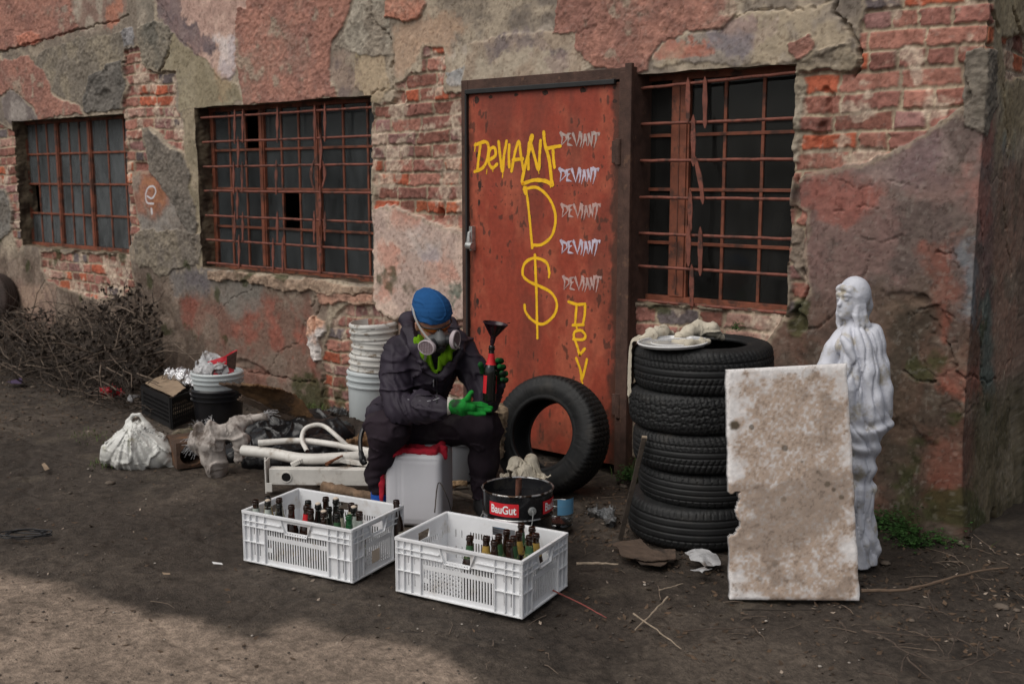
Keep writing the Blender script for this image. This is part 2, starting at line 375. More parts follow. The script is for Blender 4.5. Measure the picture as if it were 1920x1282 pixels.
# patches of finish coat
A_('p', (150, 140, 126), (868,170, 875,90, 900,78, 1040,58, 1085,64, 1086,95, 1120,128, 1050,150, 880,160, 866,182, 846,176, 832,150, 835,100), (134, 120, 106), h=.008)
A_('s', (104, 94, 96), (905,72, 1000,66, 1070,90, 1060,110, 1000,92, 960,104, 910,100), (130, 116, 108), e=.02)
A_('s', (124, 104, 104), (995,110, 1080,95, 1110,120, 1060,140), (150, 136, 124), e=.03, op=.6)
A_('p', (150, 146, 146), (835,135, 868,128, 870,165, 850,163), (126, 128, 132), h=.003)
A_('p', (174, 146, 136), (330,-40, 462,-40, 463,20, 447,20, 442,70, 446,120, 440,135, 428,145, 408,145, 388,118, 362,92, 330,60, 318,30, 285,-20), (150, 122, 114), h=.008)
A_('s', (98, 86, 92), (283,-40, 325,-30, 335,15, 370,45, 402,70, 410,105, 392,120, 375,100, 345,85, 325,62, 300,35), (110, 92, 94), e=.02)
A_('s', (186, 176, 178), (400,60, 445,70, 445,120, 430,145, 405,135, 412,100), (160, 150, 156), e=.03)
A_('p', (134, 126, 106), (325,60, 345,85, 388,118, 410,145, 443,160, 455,192, 372,203, 340,208, 335,150, 303,135, 312,110), (120, 112, 92), h=.004)
A_('s', (168, 128, 98), (398,132, 430,150, 440,168, 410,170), (140, 122, 96), e=.03)
A_('p', (118, 110, 92), (345,207, 372,203, 376,300, 380,500, 366,500, 355,400, 350,300, 343,250), (132, 122, 104), h=.003)
A_('p', (110, 104, 96), (250,-30, 290,-30, 292,40, 270,60, 258,50), (128, 120, 110), h=.004)
A_('c', (92, 90, 84), (258,52, 292,40, 325,58, 318,92, 298,138, 280,130, 268,118), (112, 106, 96), h=.012)
A_('c', (126, 126, 132), (222,62, 245,50, 252,70, 250,92, 234,96, 222,80), (104, 104, 108), h=.006)
A_('c', (124, 116, 102), (55,105, 150,72, 225,60, 232,96, 225,120, 200,170, 155,200, 97,170, 80,135), (104, 98, 90), h=.002)
A_('c', (98, 95, 92), (165,145, 232,110, 238,165, 230,205, 160,208, 158,180), (80, 78, 76), h=.014)
A_('p', (134, 122, 98), (668,90, 690,84, 720,105, 732,165, 715,190, 690,192, 665,160), (150, 134, 112), h=.006)
A_('s', (104, 90, 90), (620,95, 665,110, 668,165, 640,178, 622,150), (128, 112, 102), e=.03)
A_('c', (140, 134, 124), (645,50, 672,-30, 730,-30, 726,60, 737,105, 700,110, 660,100, 625,90), (122, 114, 104), h=.004)
A_('s', (160, 134, 114), (735,60, 850,20, 880,40, 835,90, 790,110, 745,140, 738,100), (146, 122, 102), e=.04)
A_('p', (128, 120, 114), (1355,30, 1415,22, 1560,8, 1590,42, 1598,75, 1580,88, 1520,112, 1490,118, 1330,118, 1225,128, 1228,108, 1242,82, 1280,62, 1350,60), (144, 132, 114), h=.008)
A_('s', (170, 92, 70), (1228,112, 1242,80, 1280,60, 1340,66, 1345,85, 1325,112, 1270,112), (146, 100, 84), e=.015)
A_('s', (116, 110, 118), (1352,32, 1413,30, 1418,68, 1400,95, 1355,108, 1338,80), (134, 116, 112), e=.02)
A_('s', (182, 168, 156), (1418,30, 1450,18, 1442,60, 1418,75), (144, 130, 118), e=.02)
A_('c', (126, 116, 100), (1490,112, 1530,95, 1590,85, 1608,120, 1580,132, 1540,134, 1500,136), (104, 96, 86), h=.014)
A_('p', (182, 160, 150), (700,392, 725,385, 770,402, 800,415, 845,430, 872,437, 872,598, 860,600, 800,594, 770,592, 742,600, 714,584, 702,560), (158, 138, 132), h=.012)
for q in ((705,470,740,450,770,500,730,520), (780,455,850,470,860,530,800,520), (720,530,760,540,740,565,710,560), (800,560,860,580,850,592,810,585), (740,400,790,420,770,440,735,430)):
    A_('s', (176, 104, 84), q, (166, 130, 118), e=.03, op=.85)
A_('s', (96, 104, 96), (838,540, 862,535, 868,555, 850,565), e=.02)
A_('s', (146, 142, 150), (760,440, 840,450, 830,480, 770,475), (164, 150, 146), e=.03)
A_('c', (160, 118, 100), (596,545, 700,556, 703,572, 662,572, 640,566, 600,568), (140, 106, 92), h=.02)
A_('c', (118, 100, 86), (388,506, 600,524, 700,540, 700,552, 560,545, 388,520), (136, 116, 100), h=.025)
A_('c', (184, 180, 182), (580,602, 590,592, 608,600, 613,622, 600,640, 601,678, 590,680, 578,645), (172, 130, 108), h=.022)
A_('p', (132, 92, 78), (250,320, 300,318, 318,350, 315,385, 290,415, 258,400, 246,360), (120, 106, 98), h=.006, e=.04)
A_('s', (158, 104, 66), (265,340, 300,335, 312,365, 300,400, 270,395), (140, 84, 64), e=.04)
A_('c', (104, 98, 92), (262,240, 275,235, 290,258, 345,290, 358,330, 352,350, 372,420, 360,460, 330,400, 312,360, 280,320, 272,285), (88, 84, 80), h=.012)
A_('c', (118, 110, 98), (250,430, 380,440, 372,490, 330,500, 300,520, 280,500, 262,500), (98, 92, 86), h=.012)
A_('s', (120, 96, 88), (60,-30, 240,-30, 240,30, 150,60), (138, 128, 118), e=.03)
A_('s', (172, 108, 84), (192,8, 234,-10, 232,30, 195,46), (128, 108, 98), e=.02)
A_('p', (104, 96, 96), (3,185, 22,165, 48,190, 72,222, 22,235, 8,220), (128, 122, 120), h=.006)
A_('c', (108, 106, 104), (-60,360, 10,350, 26,390, 22,430, 0,450, -60,450), (88, 84, 80), h=.012)
# exposed brick
A_('b', PK, (232,97, 262,88, 268,118, 280,130, 300,138, 333,133, 330,200, 345,228, 347,290, 310,262, 283,238, 263,240, 272,285, 278,322, 248,328, 262,430, 240,470, 236,330, 228,215, 232,190, 243,165, 232,130))
A_('b', PK, (-60,225, 0,235, 25,245, 28,330, 40,380, 48,450, 30,470, 22,430, 26,390, 10,350, -60,360))
A_('b', PK, (78,474, 245,478, 252,540, 235,552, 168,557, 90,530, 78,500), h=.006)
A_('b', PK, (797,92, 832,88, 835,178, 872,184, 872,437, 845,430, 800,415, 770,402, 725,385, 700,396, 702,330, 696,240, 697,196, 735,192, 740,160, 765,140, 795,140, 790,110), h=.004)
A_('b', PK, (612,640, 622,592, 640,577, 662,572, 703,572, 714,586, 742,602, 772,594, 800,596, 872,602, 872,860, 620,790, 603,750, 605,690))
A_('b', PK, (1622,18, 1640,-30, 1868,-30, 1864,100, 1818,104, 1817,188, 1790,212, 1735,258, 1650,290, 1580,306, 1520,325, 1490,345, 1487,300, 1487,140, 1540,134, 1582,132, 1612,122, 1604,80), h=.004)
A_('b', PK, (1484,390, 1514,400, 1516,440, 1503,500, 1514,545, 1492,592, 1478,596), h=.0)
A_('b', PK, (1187,573, 1470,590, 1462,605, 1440,640, 1430,680, 1300,700, 1215,760, 1207,900, 1187,900))
A_('b', PK, (1880,75, 1990,50, 1990,130, 1885,150), h=.0)
A_('c', (120, 112, 98), (1487,140, 1500,136, 1520,160, 1512,215, 1500,300, 1485,300), (138, 130, 118), h=.014)
A_('c', (108, 102, 94), (1818,104, 1866,98, 1866,190, 1845,260, 1815,240, 1800,200), (92, 86, 80), h=.008)
A_('c', (112, 100, 90), (1490,430, 1512,440, 1508,500, 1494,520, 1484,480), (92, 86, 80), h=.010)
# pink roughcast on top
for q in ((-120,-40, 136,-40, 134,14, 137,24, 148,52, 120,64, 60,84, 0,97, -120,118),
          (-120,130, 0,114, 55,106, 80,135, 97,175, 150,202, 155,214, 72,224, 60,196, 42,180, 22,163, 0,180, -120,200),
          (463,-40, 463,20, 447,20, 442,70, 446,130, 452,165, 456,198, 634,186, 622,150, 617,110, 618,80, 640,47, 674,-40),
          (1053,-40, 1046,30, 1038,59, 1066,66, 1086,62, 1086,94, 1110,118, 1123,132, 1192,134, 1217,132, 1224,107, 1240,80, 1277,61, 1320,54, 1355,56, 1377,33, 1383,-40),
          (1478,76, 1520,62, 1527,87, 1521,100, 1498,117, 1482,100)):
    A_('k', PK, q, PK2, h=.011)
A_('c', (172, 112, 92), (720,-40, 722,28, 757,47, 788,33, 798,15, 796,-40), (150, 110, 94), h=.022)
A_('c', (168, 104, 84), (35,72, 60,60, 80,66, 78,80, 38,88), (150, 92, 76), h=.014)
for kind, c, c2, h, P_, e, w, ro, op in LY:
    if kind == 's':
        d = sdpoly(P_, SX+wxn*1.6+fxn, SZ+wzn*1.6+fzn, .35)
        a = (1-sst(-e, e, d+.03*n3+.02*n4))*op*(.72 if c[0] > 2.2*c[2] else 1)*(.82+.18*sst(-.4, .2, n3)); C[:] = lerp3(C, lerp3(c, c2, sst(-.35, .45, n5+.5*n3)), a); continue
    d = sdpoly(P_, SX+wxn*.7+fxn*.8, SZ+wzn*.7+fzn*.8, .2)
    if kind == 'b':
        a = 1-sst(-.004, .004, d); ins = a > 0; bc_f = 1.0
        C[:] = lerp3(C, BC, a); Hh = Hh*(1-a)+(-.026+h+bh+.3*Hh)*a
        ed = np.exp(-((d-.014)/.010)**2)*(d > 0); C[:] = lerp3(C, np.broadcast_to(wcol(146, 134, 116), C.shape), .5*ed)
        ROUGH = ROUGH*(1-a)+.5*a; continue
    a = 1-sst(-e*.25, e*(.25 if kind != 'p' else .9), d) if e <= .02 else 1-sst(-e, e, d)
    cc = lerp3(c, c2, sst(-.4, .5, n5+.4*n3))
    if kind == 'k':
        st = fb2(SX, SZ, 34, 91, 4); st2 = fb2(SX, SZ, 85, 92, 2)
        cc = cc*(1+.10*st+.07*n2)[..., None]; cc = lerp3(cc, np.broadcast_to(wcol(122, 104, 94), C.shape), .35*sst(.25, .8, n2+.5*n3))
        Hh = Hh*(1-a)+(Hh+h+.0042*st+.0020*st2)*a; ROUGH = ROUGH*(1-a)+1.*a
        a2 = a*(1-.65*sst(.5, .9, n3+.4*n2)); C[:] = lerp3(C, cc, a2)
    elif kind == 'c':
        cr_ = np.abs(fb2(SX, SZ, 7, 95, 3)); gro = (1-sst(.0, .03, cr_))*sst(-.2, .2, n2)
        C[:] = lerp3(C, cc*(1+.12*n4+.1*n3)[..., None], a); Hh = Hh+(h+.005*n3+.003*n4-.006*gro)*a; ROUGH = ROUGH*(1-a)+.8*a
    else:
        C[:] = lerp3(C, cc*(1+.05*n3)[..., None], a); Hh = Hh+h*a; ROUGH = ROUGH*(1-a)+.25*a
# cracks
for q, wd_, dp in (((692,-10, 697,30, 714,55, 730,77, 737,100, 735,130, 737,168), .006, .02), ((1563,-5, 1568,18, 1585,40, 1595,67, 1609,84, 1610,120, 1600,135), .009, .05),
                   ((-60,108, 0,99, 60,82, 130,60, 190,45, 240,30), .008, .03), ((1862,20, 1870,42, 1874,60), .012, .05), ((1380,35, 1400,22, 1450,15, 1510,17, 1563,3), .004, .015),
                   ((1545,170, 1552,200, 1543,240, 1530,262), .016, .03), ((600,560, 592,600, 596,640, 604,700, 600,760), .010, .04), ((585,575, 590,560, 600,550), .006, .02),
                   ((232,60, 236,90, 232,120), .01, .03), ((1500,500, 1512,540, 1490,580), .008, .03), ((1770,640, 1800,700, 1850,715, 1870,710), .006, .02), ((1690,700, 1720,720, 1760,716), .005, .02),
                   ((1500,620, 1540,610, 1600,560, 1640,470), .004, .012), ((1560,395, 1600,388, 1640,398), .003, .01), ((500,700, 520,660, 560,640, 572,600), .004, .012), ((400,600, 430,560, 470,545), .004, .012),
                   ((450,690, 470,700, 492,700, 520,705, 560,716, 590,716), .007, .02), ((320,60, 318,100, 300,138), .009, .03), ((10,60, 40,62, 90,50), .003, .01),
                   ((735,165, 700,175, 690,190), .005, .015), ((1880,160, 1890,260, 1884,380, 1896,520), .006, .02), ((1840,400, 1846,520, 1838,640, 1846,760), .006, .02),
                   ((1086,70, 1100,55, 1120,52, 1118,62), .003, .008), ((1900,20, 1912,60, 1918,76), .012, .03), ((1760,470, 1790,470, 1800,500), .005, .015),
                   ((1700,600, 1720,580, 1760,578, 1790,598), .004, .012), ((1735,600, 1760,625, 1790,640), .003, .012), ((1730,620, 1755,640, 1780,652), .003, .012), ((1560,330, 1600,350, 1690,345, 1740,360), .003, .008), ((1600,440, 1650,450, 1700,440), .003, .008)):
    d = sdline(pl(*q), SX+wxn*.4+fxn, SZ+wzn*.4+fzn); g_ = 1-sst(wd_*.3, wd_*1.3, d+.004*n4); Hh = Hh-dp*g_
for q, s_ in ((1735, 615), (1), ) if False else ():
    pass
def pit(x, y, rx, rz, dp):
    global Hh
    c0 = pw(x, y); d = np.sqrt(((SX+wxn-c0[0])/rx)**2+((SZ+wzn-c0[1])/rz)**2); a = 1-sst(.6, 1.15, d+.25*n3); Hh = Hh-dp*a; return a
pit(1740, 610, .10, .09, .022); pit(1722, 560, .04, .03, .02); pit(1690, 560, .12, .05, .012); pit(1680, 850, .18, .2, .02); pit(1845, 970, .06, .08, .06); pit(828, 405, .035, .05, .08)
pit(200, 190, .14, .10, .02); pit(1500, 365, .03, .12, .04); pit(690, 225, .05, .04, .02); pit(1500, 600, .05, .06, .04); pit(470, 690, .25, .05, .02); pit(1180, 880, .2, .05, .03)
# deep layered cracks and scars all over the bare cement
ck = np.abs(fb2(SX, SZ, 2.6, 120, 5)); ckm = sst(.0, .35, fb2(SX, SZ, 1.4, 130, 3))*(ROUGH > .3)*(ROUGH < .9)
Hh = Hh-.010*(1-sst(.0, .022, ck))*ckm
# buttress-like swelling at the foot of the corner, moss by the ground
Hh = Hh+.05*np.exp(-((SX-(XC-.12))/.10)**2)*sst(.95, .1, SZ)*(SZ < 2)+.05*sst(.5, 0, SZ)*sst(-2.9, -2.3, SX)
ms = sst(.25, .6, fb2(SX, SZ, 5, 140, 5)+.55*sst(.8, .0, SZ)*(((SX > -2.4) | ((SX > -6.6) & (SX < -5.3))))-.25)
ms = ms*(SZ < 1.1); C[:] = lerp3(C, np.broadcast_to(np.array([.045, .050, .018], dtype=np.float32), C.shape), .8*ms)
sp_ = fb2(SX, SZ, 60, 180, 3); C *= (1+.07*n4+.06*fb2(SX, SZ, 110, 5, 2)+.10*n5+.08*fb2(SX, SZ, 2.2, 190, 4))[..., None]; C = lerp3(C, C*np.array([.55, .52, .50]), .7*sst(.45, .75, sp_+.25*n3)); C = lerp3(C, C*.4+np.array([.26, .24, .21]), .22*sst(.5, .8, fb2(SX, SZ, 55, 181, 3)+.3*n2))
C = np.clip(C, .01, .9)
# ---- to 3D: front wall looks to -Y, side wall to +X, rounded corner
t_ = np.clip((SX-(XC-.03))/.06, 0, 1)*math.pi/2; nxv = np.sin(t_); nyv = -np.cos(t_)
bxp = np.where(SX < XC, SX, XC); byp = np.where(SX > XC, SX-XC, 0.0)
rc = .012*fb2(SX, SZ, 7, 150, 3)
edge_fade = 1.0
PX = bxp+nxv*Hh+rc*(np.abs(SX-XC) > .05)*np.where(SX < XC, 1, 0)*.6; PY = byp+nyv*Hh; PZ = SZ+.006*fb2(SX, SZ, 6, 160, 3)*(SZ > .05)*(SZ < 3.4)
VV = np.stack([PX, PY, PZ], -1); ns, nz = SX.shape
ci = (sg[:-1]+sg[1:])/2; cz = (zg[:-1]+zg[1:])/2; keep = np.ones((ns-1, nz-1), bool)
for o in OPEN: keep[np.ix_((ci > o[0]) & (ci < o[1]), (cz > o[2]) & (cz < o[3]))] = False
ii, jj = np.nonzero(keep); b0 = ii*nz+jj; Q = np.stack([b0, b0+nz, b0+nz+1, b0+1], 1)
vflat = VV.reshape(-1, 3); cflat = C.reshape(-1, 3); rflat = ROUGH.reshape(-1)
# reveals round the windows
rv, rq, rcx = [], [], []; base_n = len(vflat); NS = 16
for o in OPEN:
    i0, i1 = [int(np.argmin(abs(sg-v))) for v in o[:2]]; j0, j1 = [int(np.argmin(abs(zg-v))) for v in (max(o[2], -.25), o[3])]
    ringi = [(i, j1) for i in range(i0, i1)]+[(i1, j) for j in range(j1, j0, -1)]+[(i, j0) for i in range(i1, i0, -1)]+[(i0, j) for j in range(j0, j1)]
    n = len(ringi); a = np.array([VV[i, j] for i, j in ringi]); cc = np.array([C[i, j] for i, j in ringi]); st0 = base_n+sum(len(x) for x in rv)
    dep = .20
    for k in range(NS+1):
        t = k/NS; p = a.copy(); p[:, 1] = a[:, 1]*(1-t)+dep*t
        g_ = fb3(p[:, 0], p[:, 1], p[:, 2], 9, 7, 4)*.012+fb3(p[:, 0], p[:, 1], p[:, 2], 50, 8, 2)*.004; cx, czz = (o[0]+o[1])/2, (o[2]+o[3])/2
        if k:
            p[:, 0] += g_*np.sign(p[:, 0]-cx)*(np.abs(p[:, 0]-cx) > (o[1]-o[0])/2-.05); p[:, 2] += g_*np.sign(p[:, 2]-czz)*(np.abs(p[:, 2]-czz) > (o[3]-o[2])/2-.05)
        rv.append(p); m_ = fb3(p[:, 0], p[:, 1]*2, p[:, 2], 8, 9, 4)
        rcx.append(np.clip(lerp3(wcol(112, 100, 82), wcol(72, 60, 50), sst(-.3, .4, m_)), .01, .8)*.8)
    for k in range(NS):
        for q in range(n):
            q2 = (q+1) % n; rq.append((st0+k*n+q, st0+k*n+q2, st0+(k+1)*n+q2, st0+(k+1)*n+q))
vall = np.concatenate([vflat]+rv); call = np.concatenate([cflat]+rcx); rall = np.concatenate([rflat, np.full(len(vall)-len(rflat), .6)])
Qall = np.concatenate([Q, np.array(rq)]); used = np.zeros(len(vall), bool); used[Qall.ravel()] = True; rem = np.cumsum(used)-1
me = npmesh(vall[used], rem[Qall]); setcol(me, call[used]); setcol(me, np.repeat(rall[used][:, None], 3, 1), 'Rough')
m_wall = mat('old_wall', (.4, .3, .2), rough=.93, var=.16, vs=22, attr='Col', spec=.25)
def wallbump(m):
    N = m.node_tree.nodes; L = m.node_tree.links; b = N['Principled BSDF']; tc = N.new('ShaderNodeTexCoord'); at = N.new('ShaderNodeAttribute'); at.attribute_name = 'Rough'
    n = N.new('ShaderNodeTexNoise'); n.inputs['Scale'].default_value = 95; n.inputs['Detail'].default_value = 5; n.inputs['Roughness'].default_value = .7; L.new(tc.outputs['Object'], n.inputs['Vector'])
    mu = N.new('ShaderNodeMath'); mu.operation = 'MULTIPLY'; L.new(n.outputs['Fac'], mu.inputs[0]); L.new(at.outputs['Fac'], mu.inputs[1])
    bp = N.new('ShaderNodeBump'); bp.inputs['Strength'].default_value = .75; bp.inputs['Distance'].default_value = .007; L.new(mu.outputs[0], bp.inputs['Height']); L.new(bp.outputs[0], b.inputs['Normal'])
wallbump(m_wall)
BLD = empty('factory_building', (-6, 0, 0), 0, 'long derelict brick factory wall with peeling pink plaster, red door and barred windows', 'building')
def bpart(o):
    o.parent = BLD; o.matrix_parent_inverse = Matrix.Translation((6, 0, 0)); return o
wall_o = bpart(link('wall', me, m_wall)); 
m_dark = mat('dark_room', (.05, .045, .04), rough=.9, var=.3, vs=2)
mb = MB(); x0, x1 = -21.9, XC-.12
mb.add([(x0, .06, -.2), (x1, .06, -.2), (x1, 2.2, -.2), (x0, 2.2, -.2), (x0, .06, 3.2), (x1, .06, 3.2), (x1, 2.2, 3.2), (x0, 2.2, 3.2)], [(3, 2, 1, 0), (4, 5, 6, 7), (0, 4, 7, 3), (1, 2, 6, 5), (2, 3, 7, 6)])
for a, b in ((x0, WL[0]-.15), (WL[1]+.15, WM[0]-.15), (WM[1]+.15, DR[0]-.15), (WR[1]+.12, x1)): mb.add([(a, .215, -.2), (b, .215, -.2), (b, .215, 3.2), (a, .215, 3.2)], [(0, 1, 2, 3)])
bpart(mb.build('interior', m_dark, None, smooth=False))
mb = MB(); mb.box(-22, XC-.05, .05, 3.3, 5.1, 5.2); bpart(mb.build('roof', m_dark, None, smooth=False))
# ---------------------------------------------------------------- windows
m_rust = mat('rusty_red_paint', (.20, .062, .033), rough=.62, var=.3, vs=14, bump=.5, bs=130, dirt=(.07, .03, .02), ds=9, dr=(.5, .62), bd=.004)
m_rust2 = mat('rusty_iron', (.13, .05, .032), rough=.75, var=.35, vs=20, bump=.6, bs=150, dirt=(.035, .02, .015), ds=14, bd=.004)
def glassmat(name, dust_refl, amt, gl=.5):
    m = bpy.data.materials.new(name); m.use_nodes = True; N = m.node_tree.nodes; L = m.node_tree.links; N.remove(N['Principled BSDF'])
    out = N['Material Output']; tr = N.new('ShaderNodeBsdfTransparent'); tr.inputs[0].default_value = (.55, .57, .56, 1)
    g = N.new('ShaderNodeBsdfGlossy'); g.inputs['Roughness'].default_value = .05; g.inputs[0].default_value = (gl, gl, gl, 1); df = N.new('ShaderNodeBsdfDiffuse'); df.inputs[0].default_value = (*dust_refl, 1)
    fr = N.new('ShaderNodeFresnel'); fr.inputs[0].default_value = 1.5
    m1 = N.new('ShaderNodeMixShader'); L.new(fr.outputs[0], m1.inputs[0]); L.new(tr.outputs[0], m1.inputs[1]); L.new(g.outputs[0], m1.inputs[2])
    tc = N.new('ShaderNodeTexCoord'); n = N.new('ShaderNodeTexNoise'); n.inputs['Scale'].default_value = 3.5; n.inputs['Detail'].default_value = 8; n.inputs['Roughness'].default_value = .7
    mp = N.new('ShaderNodeMapping'); mp.inputs['Scale'].default_value = (1.6, 1, .6); L.new(tc.outputs['Object'], mp.inputs[0]); L.new(mp.outputs[0], n.inputs[0])
    r = N.new('ShaderNodeMapRange'); r.inputs[1].default_value = .3; r.inputs[2].default_value = .75; r.inputs[3].default_value = amt*.25; r.inputs[4].default_value = min(1, amt*1.7); L.new(n.outputs['Fac'], r.inputs[0])
    m2 = N.new('ShaderNodeMixShader'); L.new(r.outputs[0], m2.inputs[0]); L.new(m1.outputs[0], m2.inputs[1]); L.new(df.outputs[0], m2.inputs[2]); L.new(m2.outputs[0], out.inputs[0])
    return m
gl_grey = glassmat('milky_glass', (.135, .145, .15), .75, .9); gl_mid = glassmat('dusty_reflection_glass', (.10, .11, .115), .42, .8); gl_dark = glassmat('dark_glass', (.05, .05, .048), .3, .7)  # diffuse colour is dust plus reflection brightness painted into the panes
def window(o, sx, rows, Yf, glass, skip, label, thick, frame_left=0.0, lab_g=None):
    """sx: list of sections (x0,x1,n panes); thick mullions between them"""
    w = MB(); x0, x1, z0, z1 = o; z0 += .012; z1 -= .03; zs = rows
    w.box(x0+frame_left, sx[0][0], Yf-.02, Yf+.03, z0, z1); w.box(sx[-1][1], x1+.05, Yf-.02, Yf+.03, z0, z1)
    w.box(x0+frame_left, x1+.05, Yf-.024, Yf+.03, z1, z1+.06); w.box(x0+frame_left, x1+.05, Yf-.024, Yf+.03, z0-.03, z0+.022)
    for a, b in zip(sx[:-1], sx[1:]): w.box(a[1], b[0], Yf-.03, Yf+.02, z0+.022, z1)
    for a, b, n in sx:
        for k in range(1, n): xx = a+(b-a)*k/n; w.box(xx-.009, xx+.009, Yf-.008, Yf+.012, z0+.022, z1)
        for z in zs[1:-1]: w.box(a, b, Yf-.012, Yf+.010, z-.009, z+.009)
        w.box(a, a+.013, Yf-.022, Yf+.014, z0+.022, z1); w.box(b-.013, b, Yf-.022, Yf+.014, z0+.022, z1)
    f = bpart(w.build('window', m_rust, None, smooth=False, bevel=.002)); tag(f, label)
    for si, (a, b, n) in enumerate(sx):
        for k in range(n):
            for j in range(len(zs)-1):
                if (si, k, j) in skip: continue
                xa = a+(b-a)*k/n; xb = a+(b-a)*(k+1)/n; g = MB(); g.box(xa+.004, xb-.004, Yf+.001+.0006*((k+j) % 3), Yf+.004, zs[j]+.003, zs[j+1]-.003)
                g.build('pane', glass, f, smooth=False)
    return f
z0, z1 = WL[2]+.034, WL[3]-.03
lx0 = V(52, 300, .15)[0]; lm1 = V(112, 300, .15)[0]; lm2 = V(173, 300, .15)[0]; lx1 = WL[1]
def sections(x0, m1, m2, x1, t=.035): return [(x0+.02, m1-t/2, 3), (m1+t/2, m2-t/2, 3), (m2+t/2, x1, 3)]
def rows4(z0, z1, n=4): return [z0+(z1-z0)*k/n for k in range(n+1)]
window(WL, sections(lx0, lm1, lm2, lx1+.03), rows4(z0, z1), .15, gl_grey, {(0, 0, 1)}, 'grey milky window with no bars', 1, lx0-WL[0]-.03)
mx0 = V(404, 350, .15)[0]; mm1 = V(497, 350, .15)[0]; mm2 = V(600, 350, .15)[0]
window(WM, sections(mx0, mm1, mm2, WM[1]+.06), rows4(WM[2]+.034, WM[3]-.03), .15, gl_mid, {(1, 1, 1), (0, 2, 3)}, 'wide dark window behind rusty bars', 1, mx0-WM[0]-.03)
rx = [V(x, 350, .13)[0] for x in (1205, 1264, 1290, 1480)]
window(WR, [(rx[0], rx[1], 1), (rx[2], WR[1]-.01, 3)], rows4(WR[2]+.034, WR[3]-.03), .13, gl_dark, set(), 'black window beside the door', 1, .01)
g = MB(); xm_ = (rx[1]+rx[2])/2; g.box(xm_-.003, xm_+.003, .096, .101, WR[2]+.05, WR[3]-.04); g.build('meeting_strip', m_rust2, [o for o in BLD.children if o.name.startswith('window') and o.get('label', '').startswith('black window')][0], smooth=False)
# grilles
m_bar = mat('rust_bars', (.19, .062, .042), rough=.7, var=.3, vs=25, bump=.4, bs=200, dirt=(.06, .028, .02), ds=18, bd=.003)
def grille(name, o, ys, blades, Yb, xl, xr, lab, bw=.026):
    g = MB(); rnd = random.Random(3)
    for y in ys:
        zz = V(y[0], y[1], Yb)[2]; pts = []
        for k in range(13):
            t = k/12; pts.append((xl+(xr-xl)*t, Yb+rnd.uniform(-.002, .002), zz+rnd.uniform(-.0015, .0015)+y[2]*t))
        g.tube(pts, .0088, 8)
    for b in blades:
        # (x px, y px top, y px bottom, bend)
        xa, ya, yb_ = b[:3]; bend = b[3] if len(b) > 3 else 0; Y = Yb-.012-(.006 if len(b) > 4 else 0)
        p0 = V(xa, ya, Y); p1 = V(xa if len(b) < 6 else b[5], yb_, Y); n = 8; vs = []
        for k in range(n+1):
            t = k/n; p = p0+(p1-p0)*t; hw = bw/2*(0.08 if k in (0, n) else 1); xo = bend*math.sin(t*math.pi)
            zz = p[2] if k not in (1, n-1) else (p0[2]-.028 if k == 1 else p1[2]+.028)
            if k in (1, n-1) and abs(p0[2]-p1[2]) < .12: zz = p[2]
            tw = .004*math.sin(k*1.3)
            vs += [(p[0]+xo-hw, Y-.0025+tw, zz), (p[0]+xo+hw, Y-.0025-tw, zz), (p[0]+xo+hw, Y+.0025-tw, zz), (p[0]+xo-hw, Y+.0025+tw, zz)]
        fs = [(i*4+a, i*4+(a+1) % 4, i*4+4+(a+1) % 4, i*4+4+a) for i in range(n) for a in range(4)]+[(3, 2, 1, 0), (n*4, n*4+1, n*4+2, n*4+3)]
        g.add(vs, fs)
    return bpart(tag(g.build(name, m_bar, None, ang=50), lab))
grille('window_grille', WM, [(385, 221, 0), (385, 267, 0), (385, 313, .005), (385, 358, 0), (385, 404, -.004), (385, 449, 0), (385, 492, 0)],
       [(440, 205, 270), (455, 204, 268), (520, 200, 268), (590, 196, 268), (609, 194, 266), (446, 256, 315, .004, 1), (600, 248, 320, .01, 1), (438, 303, 365), (454, 303, 362), (518, 300, 365), (589, 300, 355, -.035), (604, 300, 352, .03),
        (445, 350, 412, 0, 1), (600, 345, 425, 0, 1), (440, 396, 455), (455, 397, 455), (520, 395, 455), (589, 395, 455), (609, 395, 452), (448, 440, 504, 0, 1), (512, 445, 510, 0, 1), (530, 445, 512, 0, 1), (600, 440, 515, 0, 1)],
       .035, WM[0]+.03, WM[1]-.0, 'rusty bars of the wide window', .024)
grille('window_grille', WR, [(1189, 167, .03), (1189, 234, .0), (1189, 302, 0), (1189, 370, .0), (1189, 437, .0), (1189, 498, -.0), (1189, 562, -.0)],
       [(1322, 143, 241), (1300, 215, 312), (1301, 290, 383, .01, 0, 1318), (1290, 145, 230), (1294, 355, 437, 0, 1), (1297, 495, 580, 0, 1), (1313, 425, 517), (1291, 420, 500, 0, 1)],
       .035, WR[0]+.01, WR[1]-.005, 'rusty bars beside the red door', .026)
m_wood = mat('old_wood', (.16, .11, .07), rough=.85, var=.4, vs=3, bump=.5, bs=60, streak=(14, 14, 1.2), dirt=(.05, .035, .025), ds=4)
for (a, b, w_, lab) in (((1420, 560), (1462, 400), .05, 'pale plank leaning inside the dark window, nearer the bars'), ((1400, 545), (1440, 470), .04, 'shorter plank leaning inside the dark window')):
    g = MB(); g.bar(V(*a, .45), V(*b, .62), w_, .02); tag(g.build('plank', m_wood, None, smooth=False, bevel=.003), lab, 'plank', 'planks behind the dark window')
